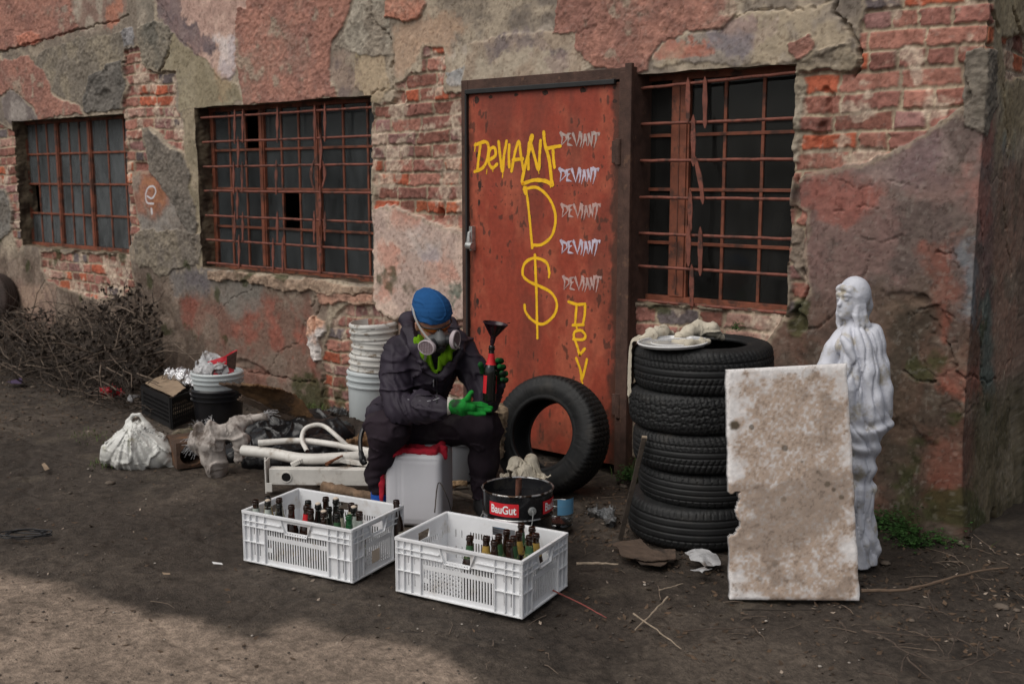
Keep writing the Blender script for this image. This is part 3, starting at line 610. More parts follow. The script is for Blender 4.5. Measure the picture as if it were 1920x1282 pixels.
# ---------------------------------------------------------------- door
m_door = mat('red_door_paint', (.31, .056, .027), rough=.5, var=.34, vs=2.2, streak=(2, 2, .9), bump=.3, bs=60, dirt=(.10, .030, .018), ds=15, dr=(.54, .70), bd=.003)
m_frame = mat('brown_rust_frame', (.072, .038, .028), rough=.8, var=.4, vs=12, bump=.6, bs=110, dirt=(.13, .07, .045), ds=16, dr=(.58, .7), bd=.004)
m_rub = mat('rubber', (.02, .021, .022), rough=.6, var=.2, vs=10)
dx0, dx1 = V(884, 400, -.03)[0], V(1162, 400, -.03)[0]; fx0, fx1 = V(871, 400, -.03)[0], V(1187, 400, -.03)[0]
dz1 = V(1155, 155, -.03)[2]; fz1 = V(1182, 127, -.03)[2]; DF = -.035
dn = 260; gx = np.linspace(dx0, dx1, dn); gz = np.linspace(.06, dz1, 440); GX, GZ = np.meshgrid(gx, gz, indexing='ij')
def doory(x, z): return DF-.012+.004*fb2(x, z, 1.7, 5, 2)+.0015*fb2(x, z, 7, 6, 3)
gy = doory(GX, GZ); vs = np.stack([GX, gy, GZ], -1).reshape(-1, 3)
ii, jj = np.meshgrid(np.arange(dn-1), np.arange(439), indexing='ij'); b0 = (ii*440+jj).ravel(); q = np.stack([b0, b0+440, b0+441, b0+1], 1)
dme = npmesh(vs, q); xn = np.minimum(GX-dx0, dx1-GX); q1 = fb2(GX, GZ*.35, 5, 301, 5); q2 = fb2(GX, GZ, 14, 302, 4); q3 = fb2(GX*1.0, GZ*.5, 40, 303, 3); dc = np.empty(GX.shape+(3,))
dc[:] = lerp3(np.array([.30, .050, .026]), np.array([.40, .095, .050]), sst(-.3, .6, q1+.3*q2)); dc[:] = lerp3(dc, np.array([.17, .040, .024]), .6*sst(.0, .6, fb2(GX*1.6, GZ*.4, 4, 304, 5)))
dc[:] = lerp3(dc, np.array([.045, .022, .015]), .9*sst(.06, .0, dx1-GX+.03*q2+.02*q3)); dc[:] = lerp3(dc, np.array([.09, .035, .02]), .6*sst(.05, .0, xn+.03*q2)); dc[:] = lerp3(dc, np.array([.05, .022, .014]), .75*sst(.62, .80, .8*q3+.5*q2+.35*q1+.25*sst(.22, 0, xn)))
dc[:] = lerp3(dc, np.array([.10, .035, .02]), .6*sst(.5, 0, GZ)*sst(-.3, .4, q2)); dc *= (1+.10*q3)[..., None]; setcol(dme, np.clip(dc, .01, .8).reshape(-1, 3)); m_door = mat('red_door_paint', (.3, .06, .03), rough=.55, var=.14, vs=40, attr='Col', bump=.3, bs=70, bd=.003)
DOOR = bpart(tag(link('door', dme, m_door), 'red painted steel door with yellow and grey graffiti'))
g = MB(); g.box(dx0, dx1, DF-.004, DF+.03, .06, dz1); g.build('door_core', m_frame, DOOR, smooth=False)
f = MB(); f.box(fx0, dx0-.004, DF-.02, .19, -.05, fz1); f.box(dx1+.004, fx1, DF-.02, .19, -.05, fz1+.003); f.box(dx0-.004, dx1+.004, DF-.018, .19, dz1+.012, fz1)
f.box(dx1+.012, dx1+.055, DF-.034, DF-.02, .02, dz1+.05); f.box(fx1-.035, fx1+.01, DF-.045, DF-.02, 0, fz1+.02)
bpart(f.build('door_frame', m_frame, None, smooth=False, bevel=.004))
f = MB(); f.box(dx0-.012, dx1-.02, DF-.040, DF-.016, dz1-.012, dz1+.016); f.box(dx0-.016, dx0-.002, DF-.036, DF-.016, .06, dz1-.012); f.build('rubber_seal', m_rub, DOOR, smooth=False, bevel=.004)
for y in (285, 760):
    g = MB(); p = V(1160, y, DF-.03); g.tube([(p[0], p[1], p[2]-.07), (p[0], p[1], p[2]+.07)], .02, 14); g.box(p[0]-.05, p[0]+.0, DF-.018, DF-.026, p[2]-.06, p[2]+.06); g.build('hinge', m_frame, DOOR, bevel=.002)
m_steel = mat('zinc', (.45, .46, .45), rough=.4, metal=.6, var=.25, vs=30, dirt=(.12, .09, .07), ds=40, dr=(.55, .7))
g = MB(); p = V(881, 452, DF-.05); g.tube([(p[0], -.05, p[2]+.07), (p[0]-.005, -.085, p[2]+.05), (p[0]-.005, -.09, p[2]-.02)], [.010, .012, .016], 12); g.tube([(p[0]-.02, -.09, p[2]-.025), (p[0]+.025, -.09, p[2]-.03)], .022, 14)
g.box(p[0]-.012, p[0]+.012, -.08, -.045, p[2]-.06, p[2]+.09); g.build('door_handle', m_steel, DOOR, bevel=.002)
m_blk = mat('scorched_rust', (.045, .022, .016), rough=.85, var=.5, vs=60)
for i, (x, y, r) in enumerate([(893, 187, .016), (919, 182, .014), (967, 178, .014), (1022, 174, .019), (1092, 169, .02), (1151, 165, .012), (1152, 190, .014), (893, 290, .014), (898, 347, .02), (894, 565, .016), (897, 620, .02), (897, 380, .014)]+[(903+k*9.4, 350-k*.12, .0036 if k % 3 else .006) for k in range(23) if k not in (1, 4, 9, 13)]+[(905+k*10.2, 366-k*.14, .0034) for k in range(20) if k not in (3, 8, 14, 17)]):
    g = MB(); p = V(x, y, DF-.019); rr = random.Random(i); n = 12; r *= .8
    vs = [(p[0], DF-.021, p[2])]+[(p[0]+r*(1.5 if r > .01 and y < 200 else 1)*rr.uniform(.75, 1.15)*math.cos(a*2*math.pi/n), DF-.019, p[2]+r*(1.8 if x < 900 else 1)*rr.uniform(.75, 1.15)*math.sin(a*2*math.pi/n)) for a in range(n)]
    A = np.array(vs); A[:, 1] = doory(A[:, 0], A[:, 2])-.0006; vs = A; g.add(vs, [(0, 1+a, 1+(a+1) % n) for a in range(n)]); g.build('rust_spot' if i < 12 else 'rivet_hole', m_blk, DOOR)
# graffiti: thin strokes of spray paint lying on the door
def strokes(name, paths, w, m, Yp, par, taper=False, label=None, seed=0, jit=.0):
    g = MB(); rr = random.Random(seed)
    for i, p in enumerate(paths):
        ww = w
        if len(p) % 2: ww = p[-1]; p = p[:-1]
        pts = [V(p[k], p[k+1], Yp) for k in range(0, len(p), 2)]
        if len(pts) > 2 and not taper: pts = [np.array(q) for q in cr(pts, 6)]
        else: pts = [pts[k]+(pts[k+1]-pts[k])*t/4 for k in range(len(pts)-1) for t in range(4)]+[pts[-1]]
        n = len(pts); vs = []
        for k in range(n):
            a = pts[max(k-1, 0)]; b = pts[min(k+1, n-1)]; d = b-a; L = math.hypot(d[0], d[2])+1e-9; nx, nz_ = -d[2]/L, d[0]/L
            t = k/(n-1); hw = ww/2*(1-t*.85 if taper else 1)*(1+rr.uniform(-.12, .12)); yy = Yp-.0006*i/len(paths)-.0003*k/n
            vs += [(pts[k][0]+nx*hw, yy, pts[k][2]+nz_*hw), (pts[k][0]-nx*hw, yy, pts[k][2]-nz_*hw)]
        g.add(vs, [(2*k, 2*k+1, 2*k+3, 2*k+2) for k in range(n-1)])
        if not taper:
            for e in (0, n-1):
                c = pts[e]; m_ = 10; vs = [(c[0]+ww/2*math.cos(6.283*a/m_), Yp-.0009, c[2]+ww/2*math.sin(6.283*a/m_)) for a in range(m_)]; g.add(vs, [tuple(range(m_))])
    if par is not None: A = np.array(g.v); A[:, 1] = doory(A[:, 0], A[:, 2])-.0012+(A[:, 1]-YG)*1.0; g.v = [tuple(q) for q in A]
    o = g.build(name, m, par, smooth=False); return tag(o, label)
m_yel = mat('yellow_spray', (.92, .52, .012), rough=.6, var=.12, vs=30, dirt=(.5, .18, .02), ds=50, dr=(.6, .75))
YG = DF-.024
strokes('graffiti', [(899,270, 896,292, 893,318), (889,272, 908,266, 914,276, 911,300, 903,315, 888,322),
    (916,300, 927,291, 925,277, 916,282, 914,303, 921,315, 930,308), (933,266, 936,295, 940,322, 943,292, 948,265), (953,272, 952,292, 953,313),
    (957,321, 963,290, 971,265, 975,292, 980,321), (960,300, 979,298), (989,317, 989,290, 992,266, 1000,292, 1008,319, 1010,290, 1012,264), (1022,279, 1036,276, 1049,274), (1035,278, 1036,298, 1038,314), (890,268, 888,284, .008), (911,318, 910,326, .007), (941,325, 940,333, .007), (922,312, 922,322, .006), (1008,320, 1009,326, .006)],
    .0205, m_yel, YG, DOOR, label='yellow drippy word DEVIANT', seed=1)
strokes('graffiti', [(996,258, 990,285, 982,315, 977,338, 978,345, .022), (978,345, 1000,338, 1022,340, 1034,347, 1032,335, 1028,300, 1020,270, 1018,248, .022), (996,256, 994,262, .032), (1031,346, 1031,351, .01)],
    .022, m_yel, YG-.001, DOOR, label='yellow bell outline', seed=2)
strokes('graffiti', [(984,352, 990,400, 996,465), (980,355, 1005,352, 1028,372, 1040,405, 1034,440, 1015,458, 998,460), (982,353, 984,362, .028)], .018, m_yel, YG, DOOR, label='large yellow letter D', seed=3)
strokes('graffiti', [(1028,512, 1022,492, 1000,484, 982,494, 978,515, 990,528, 1012,538, 1032,550, 1042,570, 1036,592, 1015,608, 995,600, 983,585, 981,572), (1001,478, 1003,530, 1004,580, 1005,634), (1028,512, 1027,520, .014)], .018, m_yel, YG, DOOR, label='large yellow dollar sign', seed=4)
strokes('graffiti', [(1064,566, 1080,571, 1095,570), (1079,572, 1076,610), (1095,571, 1094,590, 1091,608), (1072,610, 1092,609), (1078,610, 1080,618, .012), (1073,636, 1090,637, 1095,630, 1088,620, 1076,622, 1074,632, 1080,650, 1084,666), (1084,666, 1094,654), (1078,672, 1085,692, 1088,714), (1088,714, 1094,692, 1098,674), (1088,714, 1090,719, .01), (1082,724, 1100,730)], .017, m_yel, YG, DOOR, label='yellow letters D E V running down', seed=5)
m_grf = mat('pale_violet_spray', (.56, .50, .60), rough=.6, var=.2, vs=40); m_grf2 = mat('faded_grey_spray', (.44, .34, .31), rough=.6, var=.3, vs=40, dirt=(.28, .12, .09), ds=30, dr=(.55, .75)); m_grf3 = mat('faded_pink_spray', (.50, .33, .30), rough=.6, var=.3, vs=40, dirt=(.30, .12, .08), ds=26, dr=(.55, .75))
spk = []
def gl(px, s): return [tuple(px+v*1.0 if i % 2 == 0 else v for i, v in enumerate(q)) for q in s]
def word(ox, oy, m, lab, seed):
    # spiky lettering D E V I A N T, each stroke thick at its start and drawn out to a point
    W = [(1,-2, 5,10, 3,26), (4,2, 13,5, 15,13, 4,24), (0,0, 7,3), (17,2, 19,14, 16,24), (17,4, 26,1), (18,12, 25,10), (17,22, 28,25), (28,1, 33,14, 37,27), (45,-2, 41,12, 36,26), (27,0, 31,3), (46,4, 47,16, 44,28), (43,2, 50,3),
         (55,2, 53,16, 49,30), (54,3, 58,14, 59,25), (51,15, 59,14), (63,4, 64,14, 61,26), (62,1, 66,12, 69,26), (71,-2, 70,12, 69,24), (73,-1, 80,1, 87,-1), (79,0, 78,14, 74,30), (75,1, 73,5), (85,0, 85,6)]
    rr = random.Random(seed); P = []
    for q in W:
        P.append(tuple((ox+v*.86+rr.uniform(-.4, .4)) if i % 2 == 0 else (oy+v*.98-q[i-1]*.0+rr.uniform(-.5, .5)) for i, v in enumerate(q)))
    strokes('graffiti', P, .0185, m, YG, DOOR, taper=True, label=lab, seed=seed)
word(1048, 249, m_grf2, 'spiky faded word DEVIANT, topmost of the column', 11); word(1046, 316, m_grf, 'spiky bright violet word DEVIANT, second from the top', 12); word(1050, 383, m_grf3, 'spiky faded word DEVIANT, middle of the column', 13)
word(1049, 451, m_grf, 'spiky pale word DEVIANT, fourth down', 14); word(1052, 519, m_grf3, 'spiky faded word DEVIANT, lowest of the column', 15)
# marks on the wall
m_wsp = mat('white_spray', (.6, .58, .6), rough=.7, var=.15, vs=40)
o = strokes('graffiti', [(276,368, 285,372, 292,360, 288,350, 278,352, 273,366, 276,380, 288,382), (284,392, 285,400, .026)], .016, m_wsp, -.048, None, label='small white curl sprayed between the two left windows', seed=7); bpart(o)
# ================================================================ GROUND
XT = DR
gxs = seg([-60, -15, -11.5, -.3, 3, 40], [3, .12, .0125, .06, 2.5]); gys = seg([-60, -9, -3.9, .12, 3.5, 8], [3, .12, .0125, .06, .5])
GX, GY = np.meshgrid(gxs, gys, indexing='ij')
a1 = fb2(GX, GY, 1.1, 201, 3); a2 = fb2(GX, GY, 6, 202, 4); a3 = fb2(GX, GY, 30, 203, 3)
def pale_patch(x, y):
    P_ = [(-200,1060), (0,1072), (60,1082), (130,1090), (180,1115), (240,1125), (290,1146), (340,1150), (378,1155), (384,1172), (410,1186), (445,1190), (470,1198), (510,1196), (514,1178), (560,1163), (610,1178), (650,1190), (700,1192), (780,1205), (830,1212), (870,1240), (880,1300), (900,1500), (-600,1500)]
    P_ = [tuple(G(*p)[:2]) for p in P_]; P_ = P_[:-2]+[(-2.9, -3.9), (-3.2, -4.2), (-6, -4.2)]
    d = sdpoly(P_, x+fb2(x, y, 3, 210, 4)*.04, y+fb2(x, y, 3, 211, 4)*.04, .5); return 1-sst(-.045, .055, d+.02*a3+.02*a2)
dry = pale_patch(GX, GY)  # mask of the paler ground patch, soft edge along a traced outline
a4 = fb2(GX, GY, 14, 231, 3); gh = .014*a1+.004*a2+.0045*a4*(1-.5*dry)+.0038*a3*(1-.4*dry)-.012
gh += .06*sst(-.45, .0, GY)*sst(-2.7, -1.9, GX)*(GX < -.6)+.03*sst(-.5, 0, GY)*(GX < -7.3)+.012*a2*sst(-1.0, -.2, GY)
tr = np.abs(fb2(GX*.6, GY*1.6, 1.2, 205, 4)); gh -= .009*(1-sst(0, .06, tr)); fp = fb2(GX*1.2, GY*2.0, 2.6, 250, 2); gh -= .007*sst(.45, .6, fp)*(1-dry)
gc = np.empty(GX.shape+(3,)); gc[:] = lerp3(np.array([.048, .040, .034]), np.array([.082, .069, .058]), sst(-.5, .5, a1+.5*a2))
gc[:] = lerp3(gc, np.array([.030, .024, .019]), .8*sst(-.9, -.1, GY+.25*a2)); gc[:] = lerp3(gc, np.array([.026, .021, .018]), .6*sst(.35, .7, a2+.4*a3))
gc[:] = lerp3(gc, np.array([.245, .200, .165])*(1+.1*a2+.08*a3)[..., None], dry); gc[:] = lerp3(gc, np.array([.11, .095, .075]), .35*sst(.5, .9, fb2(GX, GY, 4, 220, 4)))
a6 = fb2(GX, GY, 2.4, 241, 5); gc = gc*(1+.16*a3+.16*a4+.22*a6)[..., None]*np.array([1.06, 1, .94])
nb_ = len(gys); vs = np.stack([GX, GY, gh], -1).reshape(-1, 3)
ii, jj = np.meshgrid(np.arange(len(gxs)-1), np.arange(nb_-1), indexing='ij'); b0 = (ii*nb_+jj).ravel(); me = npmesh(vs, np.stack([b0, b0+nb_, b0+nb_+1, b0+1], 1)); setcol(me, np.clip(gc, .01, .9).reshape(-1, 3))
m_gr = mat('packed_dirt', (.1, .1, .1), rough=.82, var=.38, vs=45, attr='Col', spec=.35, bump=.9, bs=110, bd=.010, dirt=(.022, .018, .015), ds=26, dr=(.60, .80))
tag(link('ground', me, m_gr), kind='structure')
def gz_(x, y):
    x = np.asarray([x], float); y = np.asarray([y], float); i = np.argmin(abs(gxs-x[0])); j = np.argmin(abs(gys-y[0])); return float(gh[i, j])
# ================================================================ TYRES
m_tyre = mat('tyre_rubber', (.011, .0115, .012), rough=.6, var=.3, vs=8, bump=.25, bs=90, dirt=(.040, .036, .031), ds=6, dr=(.54, .8), spec=.45, bd=.003)
def tyre_mesh(Ro, Rb, w, pat, seed):
    h = w/2; rr = Ro
    prof = [(Rb, -h*.78), (Rb+.004, -h*.90), (Rb+.014, -h*.95), (Rb+.022, -h*.93)]+[(Rb+.03+(rr-.042-Rb-.03)*t, -h*(.95+.07*math.sin(t*3.14))) for t in (0, .25, .5, .75, 1)]+[(rr-.028, -h*.93), (rr-.019, -h*.87)]
    nt_ = 41; tz = np.linspace(-h*.80, h*.80, nt_); prof += [(rr-.004*(z/h)**2-.022*(z/h)**4, z) for z in tz]
    prof += [(a, -b) for a, b in reversed(prof[:11])]
    prof += [(Rb+.008, h*.74), (Rb+.03, h*.80), (Ro-.05, h*.84), (Ro-.024, h*.6), (Ro-.02, 0), (Ro-.024, -h*.6), (Ro-.05, -h*.84), (Rb+.03, -h*.80), (Rb+.008, -h*.74)]
    prof = np.array(prof); n = len(prof); NT = 420; th = np.linspace(0, 2*math.pi, NT, endpoint=False)
    TH, PI_ = np.meshgrid(th, np.arange(n), indexing='ij'); r = prof[PI_, 0].copy(); z = prof[PI_, 1].copy(); tread = (PI_ >= 11) & (PI_ < 11+nt_)
    u = TH*Ro; a = z/(h*.8)
    if pat == 0:   # directional sipes and four ring grooves
        g = sum(np.exp(-((a-c)/.045)**2) for c in (-.55, -.18, .18, .55)); lat = (np.mod(u+.03*np.abs(a), .026) < .006)*(np.abs(a) > .25)
    elif pat == 1:  # blocky winter tread
        g = sum(np.exp(-((a-c-.05*np.sign(np.sin(u*95)))/.05)**2) for c in (-.45, .0, .45)); lat = (np.mod(u+.02*a, .03) < .008)+(np.mod(u-.03*a, .018) < .0035)*.5
    else:           # ring grooves only
        g = sum(np.exp(-((a-c)/.04)**2) for c in (-.6, -.2, .2, .6)); lat = (np.mod(u+.012*a, .034) < .004)*(np.abs(a) > .62)
    r = r-tread*.007*np.clip(g+lat, 0, 1)
    side = (PI_ > 3) & (PI_ < 11) | (PI_ >= 11+nt_) & (PI_ < 11+nt_+7)
    sh = ((PI_ == 9) | (PI_ == 10) | (PI_ == 11+nt_) | (PI_ == 12+nt_)); r = r-sh*.004*(np.mod(u, .03) < .008)
    z = z+side*np.sign(z)*.0012*(fb2(np.cos(TH)*20, np.sin(TH)*20+r*40, 1, seed, 2) > .2)
    vs = np.stack([r*np.cos(TH), r*np.sin(TH), z], -1).reshape(-1, 3); i, j = np.meshgrid(np.arange(NT), np.arange(n), indexing='ij')
    i = i.ravel(); j = j.ravel(); i2 = (i+1) % NT; j2 = (j+1) % n
    return npmesh(vs, np.stack([i*n+j, i2*n+j, i2*n+j2, i*n+j2], 1))
tc_ = G(1330, 1036); tc_ = tc_+FH*.325; TY = (float(tc_[0]), float(tc_[1]))
tz = 0.0; rnd = random.Random(4)
for k, (Ro, w, pat, ox, lab) in enumerate([(.325, .205, 2, -.012, 'bottom tyre of the stack, on the ground, with ring grooves'), (.305, .165, 2, .016, 'narrower second tyre from the bottom of the stack'), (.322, .19, 0, .004, 'middle tyre of the stack of five, diagonal tread'),
                                      (.325, .19, 1, -.014, 'fourth tyre up the stack, blocky winter tread'), (.328, .21, 0, .006, 'topmost tyre of the stack, a cloth and a lid lying on it')]):
    o = link('tyre', tyre_mesh(Ro, Ro-.125, w, pat, k), m_tyre); tag(o, lab, 'tyre', 'tyres stacked beside the door'); o.location = (TY[0]+RT[0]*ox, TY[1]+RT[1]*ox, tz+w/2-.004); tz += w*.955
    o.rotation_euler = (rnd.uniform(-.025, .025), rnd.uniform(-.02, .02), rnd.uniform(0, 6))
TYZ = tz
ol = link('tyre', tyre_mesh(.325, .183, .225, 1, 9), m_tyre); tag(ol, 'worn car tyre leaning upright against the red door', 'tyre')
c = G(1014, 812, .33); lean = R(16); nrm = Vector((0, -math.cos(lean), math.sin(lean))); nrm.rotate(Matrix.Rotation(R(8), 3, 'Z'))
ol.rotation_euler = nrm.to_track_quat('Z', 'Y').to_euler(); ol.location = Vector(c)-nrm*.11
# ================================================================ CRATES
m_hdpe = mat('white_crate_plastic', (.76, .77, .79), rough=.4, var=.07, vs=5, dirt=(.40, .34, .27), ds=9, dr=(.54, .84), sss=.12, spec=.5)
def panel(mb, W, H, t, holes, M, y0=0):
    xs = sorted({0, W}|{round(v, 5) for h in holes for v in h[:2]}); zs = sorted({0, H}|{round(v, 5) for h in holes for v in h[2:4]})
    nx, nz = len(xs), len(zs); sol = np.ones((nx-1, nz-1), bool)
    for h in holes:
        for i in range(nx-1):
            for j in range(nz-1):
                cx, cz = (xs[i]+xs[i+1])/2, (zs[j]+zs[j+1])/2
                if h[0] < cx < h[1] and h[2] < cz < h[3]: sol[i, j] = False
    def vid(i, j, k): return (i*nz+j)*2+k
    vs = [M @ Vector((xs[i], y0+k*t, zs[j])) for i in range(nx) for j in range(nz) for k in (0, 1)]; fs = []
    for i in range(nx-1):
        for j in range(nz-1):
            if not sol[i, j]: continue
            fs.append((vid(i, j, 0), vid(i+1, j, 0), vid(i+1, j+1, 0), vid(i, j+1, 0))); fs.append((vid(i, j, 1), vid(i, j+1, 1), vid(i+1, j+1, 1), vid(i+1, j, 1)))
            if i == 0 or not sol[i-1, j]: fs.append((vid(i, j, 0), vid(i, j+1, 0), vid(i, j+1, 1), vid(i, j, 1)))
            if i == nx-2 or not sol[i+1, j]: fs.append((vid(i+1, j, 0), vid(i+1, j, 1), vid(i+1, j+1, 1), vid(i+1, j+1, 0)))
            if j == 0 or not sol[i, j-1]: fs.append((vid(i, j, 0), vid(i, j, 1), vid(i+1, j, 1), vid(i+1, j, 0)))
            if j == nz-2 or not sol[i, j+1]: fs.append((vid(i, j+1, 0), vid(i+1, j+1, 0), vid(i+1, j+1, 1), vid(i, j+1, 1)))
    mb.add(vs, fs)
CW, CD, CH = .60, .40, .232
def crate_side(W, nslot, hw):
    mb = MB(); I = Matrix.Identity(4); H = CH; x0 = .125 if W > .5 else .085; x1 = W-x0; holes = [(W/2-hw, W/2+hw, H-.066, H-.030)]
    p = (x1-x0-.01)/nslot
    for k in range(nslot):
        a = x0+.01+k*p; holes += [(a, a+p*.42, .132, .158)]
        if k % 25 not in (0, 1): holes += [(a, a+p*.42, .022, .112)]
        else: holes += [(a, a+p*.42, .075, .112), (a, a+p*.42, .022, .055)]
    for a in (.052, .083) if W > .5 else (.05,):
        holes += [(a+.006, a+.009, .125, .16), (a+.006, a+.009, .03, .085), (W-a-.009, W-a-.006, .125, .16), (W-a-.009, W-a-.006, .03, .085)]
    panel(mb, W-.004, H-.004, .003, holes, Matrix.Translation((.002, .013, .002)))
    b = lambda *a: mb.box(*a)
    b(.004, W-.004, 0, .0129, H-.012, H); b(.004, W-.004, .0015, .0129, .0, .006)
    b(.006, W/2-hw-.03, .002, .0128, H-.046, H-.042); b(W/2+hw+.03, W-.006, .002, .0128, H-.046, H-.042)
    b(.006, W/2-hw-.012, .002, .0127, .163, .167); b(W/2+hw+.012, W-.006, .002, .0127, .163, .167)
    for q0, q1 in ((.006, x0), (x1, W-.006)): b(q0, q1, .002, .0126, .092, .0965)
    for a in ((.0045, .043, .078, x0) if W > .5 else (.0045, .045, x0)):
        for q in (a, W-a-.004): b(q, q+.004, .0022, .0125, .006, H-.012)
    # trapezoid lip round the hand hole
    for s in (-1, 1): mb.bar((W/2+s*(hw+.028), .007, H-.014), (W/2+s*(hw+.004), .007, H-.075), .0105, .0035, up=(1, 0, 0))
    b(W/2-hw-.006, W/2+hw+.006, .0021, .0124, H-.078, H-.074)
    return mb
def crate(p0, p1, label, tilt=0):
    o = Vector(p0); d = Vector(p1)-o; rz = math.atan2(d.y, d.x); E_ = empty('plastic_crate', (o.x, o.y, gz_(o.x, o.y)*.3+.004), rz, label, 'crate', 'white crates of bottles on the dirt')
    if crate.me is None:
        crate.me = []
        for W, n, hw in ((CW, 25, .055), (CD, 15, .042)): a = crate_side(W, n, hw); crate.me.append((a.v, a.f))
    for nm, k, M in (('long_side', 0, Matrix.Identity(4)), ('long_side', 0, Matrix.Translation((CW, CD, 0)) @ Matrix.Rotation(math.pi, 4, 'Z')), ('short_side', 1, Matrix.Translation((CW, .0, 0)) @ Matrix.Rotation(math.pi/2, 4, 'Z')), ('short_side', 1, Matrix.Translation((0, CD, 0)) @ Matrix.Rotation(-math.pi/2, 4, 'Z'))):
        g = MB(); g.add([M @ Vector(v) for v in crate.me[k][0]], crate.me[k][1]); g.build(nm, m_hdpe, E_, smooth=False, bevel=.0012)
    g = MB(); hs = [(.03+i*.0225, .03+i*.0225+.012, .03+j*.045, .03+j*.045+.034) for i in range(24) for j in range(8)]
    panel(g, CW-.03, CD-.03, .004, [h for h in hs if h[1] < CW-.05 and h[3] < CD-.05], Matrix.Translation((.015, .015, .008)) @ Matrix.Rotation(math.pi/2, 4, 'X') @ Matrix.Scale(-1, 4, (0, 0, 1)) @ Matrix.Rotation(math.pi, 4, 'X') if False else Matrix.Translation((.015, .015, .008)) @ Matrix(((1, 0, 0, 0), (0, 0, 1, 0), (0, 1, 0, 0), (0, 0, 0, 1))))
    g.box(.02, CW-.02, .02, .03, -.004, .008); g.box(.02, CW-.02, CD-.03, CD-.02, -.004, .008); g.build('base', m_hdpe, E_, smooth=False)
    return E_
crate.me = None
C1 = crate(G(455, 1050), G(650, 1091), 'white plastic crate on the left, full of beer bottles'); C2 = crate(G(740, 1108), G(972, 1160), 'white plastic crate on the right, only its right half holding bottles')
m_sticker = mat('paper_label', (.62, .52, .42), rough=.7, var=.1)
g = MB(); g.box(.6145, .6155, .13, .19, .03, .085); 
g = MB(); g.box(CW+.0005-.014, CW-.0115, .16, .215, .035, .09); tag(g.build('sticker', m_sticker, C1, smooth=False), 'beige paper sticker')
# ================================================================ BOTTLES
def bglass(n, c, t=.0): return mat(n, c, rough=.07, var=.1, vs=5, spec=.6, coat=.3, trans=t, ior=1.5)
m_bg = {'brown': bglass('brown_glass', (.022, .008, .004), .12), 'black': bglass('dark_glass_bottle', (.008, .008, .007)), 'green': bglass('green_glass', (.01, .10, .03), .3)}
def lab_mat(n, c, d=None): return mat(n, c, rough=.6, var=.12, vs=40, dirt=d, ds=35, dr=(.5, .58))
m_lb = {'green': lab_mat('green_label', (.03, .09, .035), (.25, .24, .12)), 'cream': lab_mat('cream_label', (.5, .47, .36), (.08, .12, .05)), 'red': lab_mat('red_label', (.55, .012, .02)), 'yellow': lab_mat('yellow_label', (.40, .26, .06), (.06, .03, .02)), 'white': lab_mat('white_label', (.6, .6, .58), (.35, .04, .05)), 'silver': lab_mat('foil_label', (.42, .46, .42), (.1, .14, .1))}
def prof_bottle(H=.262, r=.031):
    return [(0, .004), (r*.8, .0), (r*.97, .004), (r, .012), (r, H*.50), (r*.98, H*.56), (r*.85, H*.64), (r*.62, H*.71), (.0155, H*.78), (.0135, H*.86), (.013, H*.925), (.0155, H*.93), (.0158, H*.955), (.0135, H*.96), (.0143, H*.968), (.0143, H*.994), (.0125, H), (.0098, H*.998), (.0095, H*.97), (.0095, H*.9)]
def rad_at(pr, z):
    for (a, b), (c, d) in zip(pr[2:-4], pr[3:-4]):
        if b <= z <= d and d > b: return a+(c-a)*(z-b)/(d-b)
    return pr[3][0]
def bottle(loc, kind='brown', neck=None, body='cream', label='', group=None, H=.262, tilt=(0, 0), swing=False, cat='bottle', name='beer_bottle'):
    E_ = empty(name, loc, 0, label, cat, group); E_.rotation_euler = (tilt[0], tilt[1], 0); pr = prof_bottle(H)
    g = MB(); g.lathe(pr, 24); g.build('glass', m_bg[kind], E_, ang=60)
    def sleeve(nm, z0, z1, m, a0=0, a1=6.2832):
        n = 24; k = 5; vs = []; 
        for i in range(k+1):
            z = z0+(z1-z0)*i/k; r = rad_at(pr, z)+.0008
            vs += [(r*math.cos(a0+(a1-a0)*q/n), r*math.sin(a0+(a1-a0)*q/n), z) for q in range(n+1)]
        mb = MB(); mb.add(vs, [(i*(n+1)+q, i*(n+1)+q+1, (i+1)*(n+1)+q+1, (i+1)*(n+1)+q) for i in range(k) for q in range(n)]); return mb.build(nm, m, E_)
    if body: sleeve('body_label', H*.15, H*.47, m_lb[body], -.5, 4.2)
    if neck: sleeve('neck_label', H*.66, H*.86, m_lb[neck])
    if swing:
        g = MB(); s = .017
        for q in (-1, 1): g.tube(cr([(q*s, 0, H*.9), (q*(s+.008), .006, H*.93), (q*s*.9, .014, H*.88), (q*s*.6, .018, H*.95)], 4), .0011, 5)
        g.tube([(-s, 0, H*.9), (0, -s, H*.9), (s, 0, H*.9), (0, s, H*.9), (-s, 0, H*.9)], .001, 5); g.build('wire_clasp', m_steel, E_)
        g = MB(); g.lathe([(0, H*.985), (.012, H*.985), (.0125, H*1.015), (.006, H*1.03), (0, H*1.03)], 12); g.build('stopper', m_sticker, E_)
    return E_
